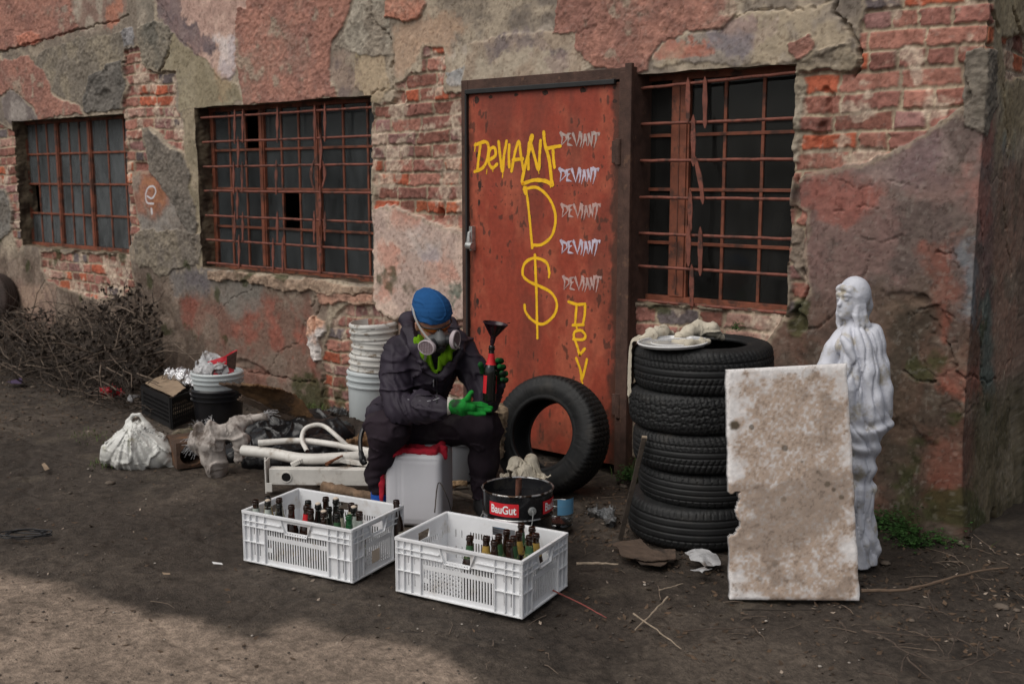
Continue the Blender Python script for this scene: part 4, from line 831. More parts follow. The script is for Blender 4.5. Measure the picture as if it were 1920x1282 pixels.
b1 = [(474,942,'brown','silver','cream','leftmost bottle in the left crate, silver neck label'), (494,935,'black','yellow','cream','dark bottle at the back left corner of the left crate'), (500,943,'black','silver','white','swing-top bottle with a silver neck tag near the left crate\'s left end'),
      (518,936,'brown','cream','green','bottle with cream neck label by the back left wall of the left crate'), (525,950,'black',None,'yellow','bare dark neck third from the left along the front of the left crate'), (547,949,'brown',None,'yellow','brown bare-necked bottle above the hand hole of the left crate'),
      (552,964,'brown',None,'yellow','short brown bottle with a yellow label showing through the hand hole'), (571,946,'black','cream','white','dark bottle just behind the red-necked bottle'), (573,951,'brown','red','red','bottle with a bright red neck label in the left crate'),
      (594,950,'black',None,'cream','swing-top dark bottle right of the red-necked bottle'), (596,957,'black',None,'cream','shorter dark bottle in front of a swing-top, right of the red neck'), (606,941,'brown',None,'cream','tallest brown bottle in the middle of the left crate'),
      (618,964,'brown',None,'yellow','brown bottle with a wire clasp right of the tallest bottle'), (622,969,'black','green','green','dark bottle with a green neck label at the front of the left crate'), (631,943,'black',None,'cream','tall black bottle below the back hand hole of the left crate'),
      (643,958,'black','cream','green','bottle with cream and green label left of the green glass bottle'), (650,969,'green',None,'green','only green glass bottle, in the left crate'), (659,952,'brown','cream','red','brown bottle with white neck label near the right end of the left crate'),
      (666,961,'black','silver','cream','swing-top with silver neck tag near the right end of the left crate'), (683,964,'brown','silver','cream','rightmost bottle in the left crate')]
sw1 = {2, 9, 12, 14, 18}
def in_crate(E_, p):
    M = Matrix.Translation(E_.location) @ Matrix.Rotation(E_.rotation_euler[2], 4, 'Z'); q = M.inverted() @ Vector((p[0], p[1], E_.location.z+.014))
    q.x = min(max(q.x, .05), CW-.05); q.y = min(max(q.y, .05), CD-.05); return q, M
def sepa(pts, dmin):
    for _ in range(60):
        for i in range(len(pts)):
            for j in range(i):
                d = pts[i]-pts[j]; d.z = 0; L = d.length
                if L < dmin: s = d*((dmin-L)/2/(L+1e-6)); pts[i] += s; pts[j] -= s
        for p in pts: p.x = min(max(p.x, .048), CW-.048); p.y = min(max(p.y, .048), CD-.048)
for E_, lst, sw, grp in ((C1, b1, sw1, 'bottles in the left crate'),
    (C2, [(883,1013,'brown','green','cream','bottle with green neck label, leftmost in the right crate'), (916,1008,'brown','yellow','cream','bottle with yellow neck label left of the middle cluster of the right crate'), (915,1030,'brown',None,'cream','bare brown bottle in front of the yellow-necked one in the right crate'),
     (938,1005,'brown','green','green','bottle with green neck label at the left of the middle cluster in the right crate'), (947,1000,'brown',None,'red','bare-necked brown bottle at the back of the middle cluster, right crate'), (943,1016,'brown',None,'red','bare brown bottle at the front of the middle cluster, right crate'),
     (975,984,'brown','green','green','tallest-standing bottle, against the back wall of the right crate'), (970,1002,'brown','yellow','yellow','bottle with torn yellow green neck label before the tallest one, right crate'), (963,1010,'brown','green','red','bottle half hidden left of the torn yellow neck label, right crate'),
     (1000,991,'brown',None,'green','bottle in the back right corner of the right crate'), (1003,1002,'brown','yellow','green','bottle with yellow neck label near the right end of the right crate'), (996,1013,'brown','green','green','bottle with green neck label nearest the right end wall, right crate')], set(), 'bottles in the right crate')):
    P_ = []; 
    for b in lst: q, M = in_crate(E_, G(b[0], b[1], .27)); P_.append(q)
    sepa(P_, .0635)
    for k, (b, q) in enumerate(zip(lst, P_)):
        bottle(M @ q, b[2], b[3], b[4], b[5], grp, swing=k in sw, H=.262 if k not in (11, 14) else .275, tilt=(rnd.uniform(-.03, .03), rnd.uniform(-.03, .03)))
lb_ = G(743, 938, .26); bottle((lb_[0], lb_[1], 0), 'brown', None, 'cream', 'lone brown bottle standing on the dirt between the left crate and the canister')
# ================================================================ PAINT BUCKET
m_can = mat('black_tin', (.012, .012, .014), rough=.25, var=.2, spec=.5, dirt=(.03, .028, .025), ds=12, coat=.2)
m_tin = mat('tin_edge', (.5, .5, .5), rough=.3, metal=.8, var=.3, vs=30, dirt=(.05, .03, .02), ds=20, dr=(.45, .55))
m_silver = mat('silver_print', (.30, .31, .33), rough=.4, var=.08)
m_redp = mat('red_print', (.62, .02, .03), rough=.45, var=.05); m_white = mat('white_print', (.8, .8, .8), rough=.45, var=.03); m_bluep = mat('blue_print', (.06, .26, .5), rough=.45, var=.05); m_grayp = mat('grey_print', (.13, .13, .14), rough=.5, var=.1)
pc = G(970, 1008)+FH*.0; PR = .158; PH = .335
# place so that the rim centre falls where it is in the photo
pc = G(971, 911, PH); PB = empty('paint_bucket', (pc[0], pc[1], 0), math.atan2(TW[1], TW[0]), 'large open black tin bucket with red label, full of dark liquid', 'bucket')
g = MB(); g.lathe([(0, .004), (PR*.95, .0), (PR*.955, PH*.66), (PR*.97, PH*.67), (PR*.985, PH-.006), (PR*.985-.003, PH-.006), (PR*.965, PH*.67), (PR*.94, PH*.66), (PR*.94, .006), (0, .006)], 64); g.build('body', m_can, PB)
g = MB()
for z, rr_ in ((PH-.003, PR*.99),): g.tube([(rr_*math.cos(a), rr_*math.sin(a), z) for a in np.linspace(0, 2*math.pi, 65)], .0048, 8)
g.build('rim', m_tin, PB)
g = MB(); g.tube([(PR*.975*math.cos(a), PR*.975*math.sin(a), PH*.665) for a in np.linspace(0, 2*math.pi, 65)], .0038, 8); g.build('seam_ring', m_tin, PB)
m_liq = mat('dark_liquid', (.006, .005, .006), rough=.06, var=0, spec=.6)
g = MB(); g.lathe([(0, PH-.055), (PR*.95, PH-.055)], 48); g.build('dark_liquid', m_liq, PB)
def wrap(a0, a1, z0, z1, m, r, nm, par, n=16):
    vs = [(r*math.cos(a0+(a1-a0)*k/n), r*math.sin(a0+(a1-a0)*k/n), z) for z in (z0, z1) for k in range(n+1)]
    g = MB(); g.add(vs, [(k, k+1, n+2+k, n+1+k) for k in range(n)]); return g.build(nm, m, par)
def text_me(s, size, bold=0.0):
    cu = bpy.data.curves.new('txt', 'FONT'); cu.body = s; cu.size = size; cu.align_x = 'CENTER'; cu.align_y = 'CENTER'; cu.offset = bold; cu.resolution_u = 4
    o = bpy.data.objects.new('txt', cu); COL.objects.link(o); dg = bpy.context.evaluated_depsgraph_get(); me = bpy.data.meshes.new_from_object(o.evaluated_get(dg))
    bpy.data.objects.remove(o); bpy.data.curves.remove(cu); return me
def wraptext(s, ang, z, size, m, r, par, bold=0.0, sx=1.0):
    me = text_me(s, size, bold)
    for v in me.vertices: a = ang+v.co.x*sx/r; v.co = Vector((r*math.cos(a), r*math.sin(a), z+v.co.y))
    return link('lettering', me, m, par, smooth=False)
ru = PR*.9875+.001
# bucket angle 0 looks at the camera, positive = to the right
def panel_label(a, w, full=True):
    l = wrap(a-w/2, a+w/2, PH-.094, PH-.036, m_redp, ru, 'red_label', PB); wraptext('BauGut', a, PH-.066, .050, m_white, ru+.0012, l, .0012, .80)
panel_label(-.44, .92); panel_label(1.22, .92); panel_label(-2.1, .92); panel_label(2.9, .92)
rl = PR*.957+.0012
l = wrap(-1.45, .02, .02, PH*.64, m_silver, rl, 'silver_label', PB, 24)
wrap(-.98, -.24, PH*.64-.030, PH*.64-.010, m_bluep, rl+.0008, 'blue_band', l); wrap(-1.4, -1.08, PH*.64-.030, PH*.64-.010, m_bluep, rl+.0008, 'blue_band', l)
for k in range(9):
    wrap(-.86, -.86+.55+.2*((k*7) % 3)/3, PH*.64-.042-k*.0105, PH*.64-.0396-k*.0105, m_grayp, rl+.0007, 'print_line', l, 8)
    if k % 3 == 0: wrap(-.98, -.90, PH*.64-.043-k*.0105, PH*.64-.038-k*.0105, m_redp, rl+.0007, 'print_line', l, 4)
def disc(a, z, r0, r1, m, rr_, nm, t0=0, t1=2*math.pi):
    n = 32; vs = []
    for k in range(n+1):
        t = t0+(t1-t0)*k/n
        for q in (r0, r1): aa = a+q*math.cos(t)/rr_; vs.append((rr_*math.cos(aa), rr_*math.sin(aa), z+q*math.sin(t)))
    g = MB(); g.add(vs, [(2*k, 2*k+1, 2*k+3, 2*k+2) for k in range(n)]); return g.build(nm, m, PB)
disc(.26, .118, .0, .028, m_silver, rl+.001, 'badge'); disc(.26, .118, .030, .040, m_grayp, rl+.001, 'badge_ring'); disc(.26, .118, .031, .039, m_redp, rl+.0018, 'badge_arc', -2.6, -.3)
wrap(.16, .36, .112, .126, m_redp, rl+.002, 'badge_bar', PB, 6)
g = MB(); M = Matrix.Rotation(.40, 4, 'Z') @ Matrix.Translation((PR*.98, 0, PH*.665+.042)) @ Matrix.Rotation(math.pi/2, 4, 'Y'); g.lathe([(.019, 0), (.018, .006), (.012, .008), (.010, .005), (.006, .006), (.005, .014), (0, .014)], 20, M=M); g.build('handle_ear', m_steel, PB)
def cyl(a, z, r): return (r*math.cos(a), r*math.sin(a), z)
g = MB(); g.tube(cr([cyl(.40, PH*.665+.045, PR+.012), cyl(.30, .20, PR+.022), cyl(.0, .155, PR+.030), cyl(-.5, .115, PR+.03), cyl(-1.1, .12, PR+.028), cyl(-1.8, .16, PR+.02), cyl(-2.2, .22, PR+.01), cyl(-2.5, PH*.665+.045, PR+.006)], 8), .0022, 6); g.build('wire_handle', m_steel, PB)
PBM = Matrix.Translation(PB.location) @ Matrix.Rotation(PB.rotation_euler[2], 4, 'Z')
g = MB(); a = PBM @ Vector((.07, .0, PH-.06)); b = PBM @ Vector((.085, .004, PH+.058)); g.tube([a+(a-b)*.6, a, b], .0135, 16, cap=False); g.tube([b, a, a+(a-b)*.6], .0115, 16, cap=False)
tag(g.build('metal_pipe', m_rust2, None), 'short dark metal pipe standing in the open paint bucket', 'pipe')
# ================================================================ WHITE CANISTER (the seat) and BUCKETS
m_can2 = mat('white_canister_plastic', (.60, .60, .635), rough=.45, var=.06, vs=3, dirt=(.34, .30, .27), ds=7, dr=(.62, .85), sss=.1)
cn = G(762, 988); CANH = .372; E_ = empty('canister', (cn[0], cn[1], 0), math.atan2(RT[1], RT[0])+R(-9), 'big white plastic canister with a red cloth on top, used as a seat', 'canister')
def fn(P):
    X, Y, Z = P; cx, cy = .035, .14; q = [np.abs(X-cx)-.108, np.abs(Y-cy)-.11, np.abs(Z-CANH/2)-(CANH/2-.036)]
    d = np.sqrt(sum(np.maximum(v, 0)**2 for v in q))+np.minimum(np.maximum(q[0], np.maximum(q[1], q[2])), 0)-.034
    # raised corner ribs on the faces
    fx = X-cx; d += .004*np.exp(-((fx+.058)/.006)**2)*(Z < CANH-.03)+.004*np.exp(-((fx+.075)/.005)**2)+.003*np.exp(-((Z-.335)/.006)**2)*(np.abs(fx) < .12)
    return d+.0025*np.exp(-((Z-.03)/.008)**2)
solid('body', fn, (-.14, -.03, -.02), (.22, .31, CANH+.03), .006, m_can2, E_)
m_redc = mat('red_cloth', (.42, .012, .03), rough=.9, var=.2, vs=30, bump=.4, bs=200)
m_buck = mat('stained_bucket_plastic', (.60, .59, .56), rough=.5, var=.1, vs=6, dirt=(.20, .15, .10), ds=16, dr=(.52, .66), sss=.05)
m_buckc = mat('pale_bucket_plastic', (.52, .56, .57), rough=.4, var=.06, vs=4, dirt=(.3, .27, .22), ds=11, dr=(.64, .8), sss=.05)
def bucket(loc, r, h, m, label, group=None, tilt=(0, 0), handle=True, wall=.003, rz=0, name='bucket', ha=0.6):
    E_ = empty(name, loc, 0, label, 'bucket', group); E_.rotation_euler = (tilt[0], tilt[1], rz)
    rb = r*.86; g = MB()
    pr = [(0, 0), (rb*.97, 0), (rb, .006), (rb+(r-rb)*.70, h*.70), (r+.006, h*.705), (r+.007, h*.73), (r*.985, h*.735), (r*.99, h*.82), (r+.010, h*.825), (r+.011, h*.85), (r*.99+.001, h*.855), (r, h*.93), (r+.008, h*.935), (r+.009, h*.965), (r+.003, h*.99), (r, h), (r-wall, h), (r-wall-.001, h*.8), (rb-wall, .01), (0, .01)]
    g.lathe(pr, 48); g.build('body', m, E_, ang=50)
    if handle:
        g = MB(); pts = [Vector((math.cos(a)*(r+.012), math.sin(a)*(r+.012)*math.cos(ha), h*.78-math.sin(a)*(r)*math.sin(ha))) for a in np.linspace(0, math.pi, 18)]; g.tube(pts, .002, 6); hb = g.build('wire_handle', m_steel, E_)
        g = MB(); g.tube(pts[7:11], .006, 10); g.build('grip', m_white, hb)
    return E_
bb = G(690, 800); n0 = np.array([bb[0], bb[1], .0])+FH*.10
labs = ['clean pale bucket at the bottom of the nested white stack', 'second bucket up in the nested white stack', 'third bucket up in the nested white stack', 'topmost, open stained bucket of the nested white stack']
for k in range(4):
    bucket((n0[0]+RT[0]*.020*k, n0[1]+RT[1]*.020*k, .01+.112*k), .163, .37, m_buckc if k == 0 else m_buck, labs[k], 'nested white buckets by the brick wall', tilt=(0, R(3)), handle=k in (0, 2, 3), rz=math.atan2(RT[1], RT[0])+(0 if k != 3 else 3.6), ha=(1.1 if k == 0 else .2 if k == 2 else -.35))
# ================================================================ THE PERSON
ZV = np.array([0, 0, 1.0])
def bbx(pts, pad): p = np.array(pts); return p.min(0)-pad, p.max(0)+pad
m_jack = mat('dark_jacket', (.024, .018, .029), rough=.62, var=.25, vs=5, bump=.25, bs=260, spec=.35, bd=.002)
m_trou = mat('dark_trousers', (.022, .015, .021), rough=.85, var=.3, vs=7, bump=.35, bs=320, spec=.2, dirt=(.045, .038, .040), ds=6, dr=(.55, .8), bd=.002)
m_skin = mat('skin', (.50, .26, .18), rough=.5, var=.1, vs=20, sss=.1)
m_hat = mat('blue_knit', (.018, .085, .235), rough=.9, var=.12, vs=10, bump=.5, bs=420, spec=.15, bd=.002)
m_glv = mat('green_glove', (.012, .22, .03), rough=.8, var=.15, vs=30, bump=.5, bs=350, dirt=(.02, .035, .02), ds=12, dr=(.52, .66), spec=.2, bd=.002)
m_glv2 = mat('soiled_green_glove', (.010, .10, .022), rough=.85, var=.2, vs=30, bump=.5, bs=350, dirt=(.015, .02, .015), ds=22, dr=(.42, .58), spec=.2, bd=.002)
m_scf = mat('green_fleece', (.14, .30, .012), rough=.95, var=.15, vs=30, bump=.5, bs=300, spec=.1)
m_msk = mat('grey_mask_rubber', (.11, .112, .115), rough=.5, var=.1, vs=10)
m_msk2 = mat('dark_mask_rubber', (.025, .025, .028), rough=.45, var=.1)
m_flt = mat('filter_shell', (.42, .36, .38), rough=.55, var=.1, vs=30); m_flt2 = mat('filter_grille', (.17, .12, .13), rough=.6, var=.2, vs=60)
m_strap = mat('grey_elastic', (.30, .29, .28), rough=.8, var=.1)
m_frm = mat('black_plastic', (.012, .012, .013), rough=.3, var=.1)
m_lens = mat('amber_lens', (.55, .16, .015), rough=.08, var=0, trans=.55, coat=.4)
m_sock = mat('blue_sock', (.01, .085, .42), rough=.9, var=.1, bump=.4, bs=300)
m_shoe = mat('black_shoe', (.018, .018, .02), rough=.6, var=.3, vs=15)
m_cuff = mat('knit_cuff', (.55, .52, .46), rough=.9, var=.15, vs=60, bump=.5, bs=400)
PE = empty('person', (0, 0, 0), 0, 'seated person in dark jacket, blue beanie, respirator and green gloves, holding a bottle', 'person')
po = PD(765, 968, 5.3); PE.location = (po[0], po[1], 0); PINV = Matrix.Translation((-po[0], -po[1], 0))
def wear(o, par=None):
    o.parent = par or PE
    if par is None or par is PE: o.matrix_parent_inverse = PINV
    return o
hip = PD(765, 795, 5.40); waist = PD(776, 738, 5.34); chest = PD(798, 688, 5.28); upc = PD(806, 658, 5.27); nck = PD(810, 632, 5.22)
rsh = PD(741, 657, 5.22); rel = PD(744, 767, 5.04); rwr = PD(842, 762, 4.90)
lsh = PD(868, 657, 5.32); lel = PD(912, 748, 5.16); lwr = PD(935, 722, 5.02)
rhip = PD(740, 803, 5.36); rkn = PD(727, 806, 5.07); ran = PD(713, 925, 5.17)
lhip = PD(800, 808, 5.38); lkn = PD(908, 800, 5.19); lan = PD(908, 935, 5.25)
hc = PD(812, 600, 5.13); fdir = TW*.80+RT*.34-ZV*.42; fdir /= np.linalg.norm(fdir); hu = ZV*.88+TW*.42+RT*.02; hu -= fdir*(hu@fdir); hu /= np.linalg.norm(hu); hr = np.cross(fdir, hu)
HM = np.stack([hr, fdir, hu])
def HP(x, y, z): return hc+hr*x+fdir*y+hu*z
def bodyf(P):
    f = ell(P, HP(0, -.005, .015), (.074, .092, .100), HM); f = smin(f, ell(P, HP(0, .030, -.055), (.056, .058, .058), HM), .03)
    f = smin(f, rcone(P, HP(0, .075, -.01), HP(0, .105, -.045), .010, .016), .015)
    for s in (-1, 1): f = np.maximum(f, -(rcone(P, HP(s*.032, .098, .006), HP(s*.036, .10, .006), .012, .012))); f = smin(f, rcone(P, HP(s*.077, -.01, -.01), HP(s*.078, -.012, -.045), .012, .008), .008)
    f = smin(f, chain(P, [HP(0, -.03, -.06), nck, upc, chest, waist, hip], [.052, .050, .07, .09, .10, .10]), .04)
    f = smin(f, chain(P, [rsh, rel, rwr], [.034, .028, .022]), .04); f = smin(f, chain(P, [lsh, lel, lwr], [.034, .028, .022]), .04)
    f = smin(f, chain(P, [rhip, rkn, ran], [.055, .045, .028]), .04); f = smin(f, chain(P, [lhip, lkn, lan], [.055, .045, .028]), .04); return f
allp = [hip, rsh, rel, rwr, lsh, lel, lwr, rkn, ran, lkn, lan, hc]
body = wear(solid('body', bodyf, *bbx(allp, .16), .0085, m_skin))
def jacketf(P):
    X, Y, Z = P; wx = fb3(X, Y, Z, 7, 31)*.018; W_ = (X+wx, Y+wx, Z-wx)
    f = chain(W_, [hip+ZV*.01, waist, chest, upc], [.170, .150, .155, .118], .05)
    f = smin(f, ell(W_, PD(720, 768, 5.42), (.10, .10, .09)), .05)
    f = smin(f, chain(W_, [rsh+ZV*.0, upc+ZV*.02, lsh], [.078, .10, .068]), .05)
    f = smin(f, chain(W_, [rsh, (rsh+rel)/2, rel, (rel+rwr)/2, rwr-(rwr-rel)*.06], [.086, .078, .074, .068, .044], .03), .025)
    f = smin(f, chain(W_, [lsh, (lsh+lel)/2, lel, lwr], [.078, .070, .062, .042], .03), .025)
    # hood bunched behind and beside the neck, stand-up collar
    f = smin(f, chain(W_, [PD(776, 648, 5.12), PD(762, 622, 5.20), PD(766, 602, 5.30), PD(800, 600, 5.40), PD(845, 612, 5.40), PD(864, 634, 5.28), PD(858, 660, 5.16)], [.032, .040, .042, .05, .042, .034, .028], .03), .02)
    f = smin(f, chain(W_, [PD(776, 655, 5.11), PD(800, 690, 5.09), PD(817, 706, 5.095)], [.022, .018, .014]), .012); f = smin(f, chain(W_, [PD(862, 655, 5.15), PD(840, 682, 5.10), PD(822, 706, 5.095)], [.024, .018, .014]), .012)
    # the open V at the throat
    f = np.maximum(f, -chain(P, [PD(815, 640, 5.04), PD(818, 676, 5.03)], [.075, .012]))
    # folds: rings round the bent elbows, long drapes on the trunk
    g = np.abs(fb3(X*.8+Z*.3, Y*.8, Z*1.9, 8, 33, 1)); g2 = np.abs(fb3(X*1.5+Z, Y*1.5-Z*.4, Z*.7, 8, 37, 1))
    dr_ = np.minimum(rcone(P, rel, rel, .13, .13), rcone(P, lel, lel, .11, .11)); el_ = 1-sst(0, .10, dr_)
    f += -.011*sst(.20, 0, g)-.009*sst(.16, 0, g2)+.0015*fb3(X, Y, Z, 40, 38, 2)+.007
    f += el_*.0035*np.sin((X*RT[0]+Y*RT[1])*150+Z*60+8*fb3(X, Y, Z, 6, 35))
    # hem and cuffs
    return np.maximum(f, -(Z-(hip[2]-.075+.02*fb3(X, Y, Z, 4, 3))))
jk = wear(solid('jacket', jacketf, *bbx([hip, rsh, rel, rwr, lsh, lel, lwr, PD(800, 600, 5.4)], .2), .0072, m_jack))
def trouf(P):
    X, Y, Z = P; wx = fb3(X, Y, Z, 8, 51)*.014; W_ = (X+wx, Y+wx, Z-wx)
    f = ell(W_, PD(768, 806, 5.40), (.20, .17, .115)); mr = (rkn+ran)/2; ml = (lkn+lan)/2
    f = smin(f, chain(W_, [rhip, rkn, mr+ZV*.03, ran+ZV*.09-RT*.012, ran+ZV*.03], [.112, .101, .076, .070, .058], .03), .05)
    f = smin(f, chain(W_, [lhip, lkn, ml, lan+ZV*.08, lan], [.108, .088, .072, .066, .056], .03), .05)
    g = np.abs(fb3(X*.9, Y*.9, Z*2.0, 8, 53, 1)); dk = np.minimum(rcone(P, rkn-ZV*.06, ran, .14, .14), rcone(P, lkn-ZV*.05, lan, .13, .13))
    f += -.009*sst(.18, 0, g)+.006+.0012*fb3(X, Y, Z, 35, 58, 2)+.003*np.sin(Z*120+10*fb3(X, Y, Z, 5, 55))*(1-sst(0, .1, rcone(P, ran+ZV*.06, ran+ZV*.06, .09, .09)))
    f = np.maximum(f, -(Z-(ran[2]-.045)))
    return f
tr_o = wear(solid('trousers', trouf, *bbx([hip, rkn, ran, lkn, lan], .2), .0078, m_trou))
def hatf(P):
    X, Y, Z = P; f = ell(P, HP(0, -.010, .028), (.094, .108, .112), HM); f = smin(f, ell(P, HP(.015, -.055, .075), (.060, .070, .055), HM), .04)
    f = smin(f, ell(P, HP(-.06, -.05, .0), (.045, .06, .07), HM), .03)
    g = np.abs(fb3(X*1.3+Z*.5, Y*1.3, Z*1.2, 11, 61, 1)); f += -.005*sst(.16, 0, g)+.0005*np.sin(Z*300)
    q = (X-hc[0])*hu[0]+(Y-hc[1])*hu[1]+(Z-hc[2])*hu[2]; yf = (X-hc[0])*fdir[0]+(Y-hc[1])*fdir[1]+(Z-hc[2])*fdir[2]
    line = .034+.06*np.minimum(yf, .04)+.20*np.minimum(yf, 0); f += -.0022*np.exp(-((q-line-.028)/.003)**2)*-1
    return np.maximum(f, line-q)
wear(solid('beanie', hatf, *bbx([hc], .2), .005, m_hat))
# scarf and green jacket lining at the throat
def scf(P):
    X, Y, Z = P; f = chain(P, [PD(787, 640, 5.13), PD(796, 665, 5.105), PD(814, 700, 5.115)], [.030, .024, .008]); f = smin(f, chain(P, [PD(846, 645, 5.14), PD(836, 668, 5.10), PD(818, 700, 5.115)], [.028, .026, .008]), .006)
    return f+.005*np.sin((X*RT[0]+Y*RT[1])*190+Z*40+6*fb3(X, Y, Z, 8, 65))
wear(solid('fleece_collar', scf, *bbx([PD(787, 640, 5.13), PD(846, 645, 5.14), PD(816, 700, 5.11)], .06), .005, m_scf))
def zip_pt(x, y, lo=4.9):
    """first point of the jacket surface seen along this pixel"""
    ds = np.linspace(lo, 5.5, 160); pts = np.array([PD(x, y, d) for d in ds]); v = jacketf((pts[:, 0], pts[:, 1], pts[:, 2])); k = np.argmax(v < .001); return pts[k]
g = MB(); g.tube([zip_pt(819+.4*math.sin(y), y)+TW*.001 for y in range(706, 782, 6)], .0035, 6); wear(g.build('zip', m_msk2), jk); bpy.data.objects['zip'].matrix_parent_inverse = Matrix.Identity(4)
m_pipe = mat('reflective_piping', (.42, .42, .45), rough=.4, var=.3, vs=80)
g = MB(); g.tube([zip_pt(x, y) for x, y in ((755, 742), (764, 748), (775, 752), (788, 751), (800, 752), (812, 750), (824, 746))], .0014, 5); g.tube([zip_pt(813, 712)+TW*.004, zip_pt(813, 724)+TW*.006], .003, 6); g.build('piping', m_pipe, jk)
# respirator
rs = empty('respirator', (0, 0, 0)); wear(rs)
def mskf(P): f = ell(P, HP(0, .088, -.058), (.047, .036, .052), HM); f = smin(f, rcone(P, HP(0, .098, .0), HP(0, .118, -.035), .014, .030), .02); f = smin(f, rcone(P, HP(-.045, .078, -.062), HP(.045, .078, -.062), .026, .026), .02); return f
solid('mask_body', mskf, *bbx([HP(0, .09, -.05)], .1), .004, m_msk, rs)
M_ = lambda p, n: Matrix.Translation(Vector(p)) @ Vector(n).to_track_quat('Z', 'Y').to_matrix().to_4x4()
g = MB(); g.lathe([(0, .052), (.018, .050), (.024, .042), (.026, .030), (.026, .0)], 20, M=M_(HP(0, .085, -.075), fdir*.9-hu*.25)); g.build('exhale_valve', m_msk2, rs)
for s, p, n in ((-1, PD(801, 651, 4.985), -RT*.52+TW*.85-ZV*.05), (1, PD(853, 637, 5.03), RT*.86+TW*.50-ZV*.05)):
    n = n/np.linalg.norm(n); Mx = M_(p, n) @ Matrix.Diagonal((1.18, .88, 1, 1)) if s < 0 else M_(p, n) @ Matrix.Diagonal((.85, 1.15, 1, 1))
    g = MB(); g.lathe([(0, -.016), (.030, -.016), (.039, -.008), (.041, .004), (.040, .010), (.035, .012), (.034, .007), (0, .007)], 32, M=Mx); fl = g.build('filter', m_flt, rs)
    g = MB()
    for k in range(-4, 5):
        u = k*.0078; L = math.sqrt(max(.034**2-u*u, 1e-6)); g.tube([Mx @ Vector((u, -L, .0085)), Mx @ Vector((u, L, .0085))], .0018, 5); g.tube([Mx @ Vector((-L, u, .0085)), Mx @ Vector((L, u, .0085))], .0012, 5)
    g.build('grille', m_flt2, fl); g = MB(); g.tube([Vector(p)-Vector(n)*.008, Vector(HP(s*-.0+s*.03*-1 if False else 0, .085, -.06))], [.022, .026], 14); g.build('inlet', m_msk2, fl)
def flat(pts, w, t, up): 
    g = MB()
    for a, b in zip(pts[:-1], pts[1:]): g.bar(a, b, w, t, up)
    return g
g = flat(cr([PD(773, 572, 5.11), PD(777, 592, 5.045), PD(786, 612, 5.02), PD(797, 628, 5.0), PD(808, 640, 4.985)], 4), .002, .009, RT); g.build('strap', m_strap, rs, smooth=False)
g = flat(cr([PD(797, 660, 5.03), PD(798, 668, 5.04), PD(796, 676, 5.06)], 3), .002, .011, RT); g.build('strap', m_strap, rs, smooth=False)
g = flat(cr([PD(850, 640, 5.01), PD(857, 650, 5.02), PD(862, 652, 5.06)], 3), .003, .009, ZV); g.build('strap', m_strap, rs, smooth=False)
gs = empty('safety_glasses', (0, 0, 0)); wear(gs)
def onf(u, v, out=.003): return HP(u*.082, .094-.5*u*u*.09+out, v)
g = MB(); g.tube([HP(-.079, -.0, .015), HP(-.078, .04, .012)]+[onf(u, .018, .008) for u in np.linspace(-.85, .85, 11)]+[HP(.078, .04, .012), HP(.079, 0, .015)], .0036, 8); g.tube([onf(-.1, .012, .01), onf(0, .004, .014), onf(.1, .012, .01)], .003, 6); g.build('frame', m_frm, gs)
for s in (-1, 1):
    vs = []; n = 8
    for i in range(n+1):
        u = s*(.10+.72*i/n); e = math.sin(math.pi*(i/n)**.8)*.6+.4
        vs += [onf(u, .017, .007), onf(u, .017-.030*e, .004)]
    g = MB(); g.add(vs, [(2*k, 2*k+1, 2*k+3, 2*k+2) for k in range(n)]); o = g.build('lens', m_lens, gs); sdm = o.modifiers.new('s', 'SOLIDIFY'); sdm.thickness = .0015
# gloves
def glove(name, palm, fingers, wrist, m, h=.0028):
    pts = [q for p_ in palm for q in p_[0]]+[q for f_ in fingers for q in f_[0]]
    def fn(P):
        f = None
        for q, r in palm: c = chain(P, q, r, .012); f = c if f is None else smin(f, c, .014)
        for q, r in fingers: f = smin(f, chain(P, q, r, .004), .005)
        return f+.0012*fb3(*P, 60, 5)
    return wear(solid(name, fn, *bbx(pts, .03), h, m))
w0 = rwr; a_ = lambda x, y, d: PD(x, y, d)
glove('glove', [([a_(848,763,4.895), a_(868,764,4.875), a_(884,765,4.88)], [.030, .036, .026]), ([a_(850,760,4.875), a_(872,760,4.845), a_(886,762,4.84)], [.026, .028, .020])],
      [([a_(868,756,4.85), a_(877,747,4.83), a_(884,736,4.825)], [.018, .0135, .0115]), ([a_(884,758,4.90), a_(900,757,4.91), a_(912,760,4.915)], [.013, .0115, .010]), ([a_(884,763,4.88), a_(903,762,4.885), a_(921,765,4.89)], [.0135, .0115, .0098]),
       ([a_(884,768,4.86), a_(902,769,4.86), a_(919,769,4.865)], [.013, .0112, .0096]), ([a_(880,773,4.84), a_(894,776,4.84), a_(908,776,4.845)], [.012, .0105, .009])], rwr, m_glv)
g = MB(); g.tube([PD(842, 761, 4.90)-RT*.006, PD(842, 761, 4.90), PD(848, 762, 4.897)], [.042, .043, .037], 20); wear(g.build('glove_cuff', m_cuff))
dB = 4.96; fb_ = []
for y, x, r in ((676, 936, .0125), (688, 940, .0128), (700, 944, .0125), (712, 945, .0115)): fb_.append(([a_(930, y+3, dB+.045), a_(x+3, y+1, dB+.030), a_(x+4, y, dB+.0), a_(x-3, y-1, dB-.028)], [.014, r, r, r*.92]))
glove('glove', [([a_(934,724,5.03), a_(930,708,dB+.058), a_(928,690,dB+.055)], [.030, .032, .026])], fb_+[([a_(918,704,dB+.05), a_(905,696,dB+.035), a_(901,683,dB+.008)], [.016, .0135, .0125])], lwr, m_glv2)
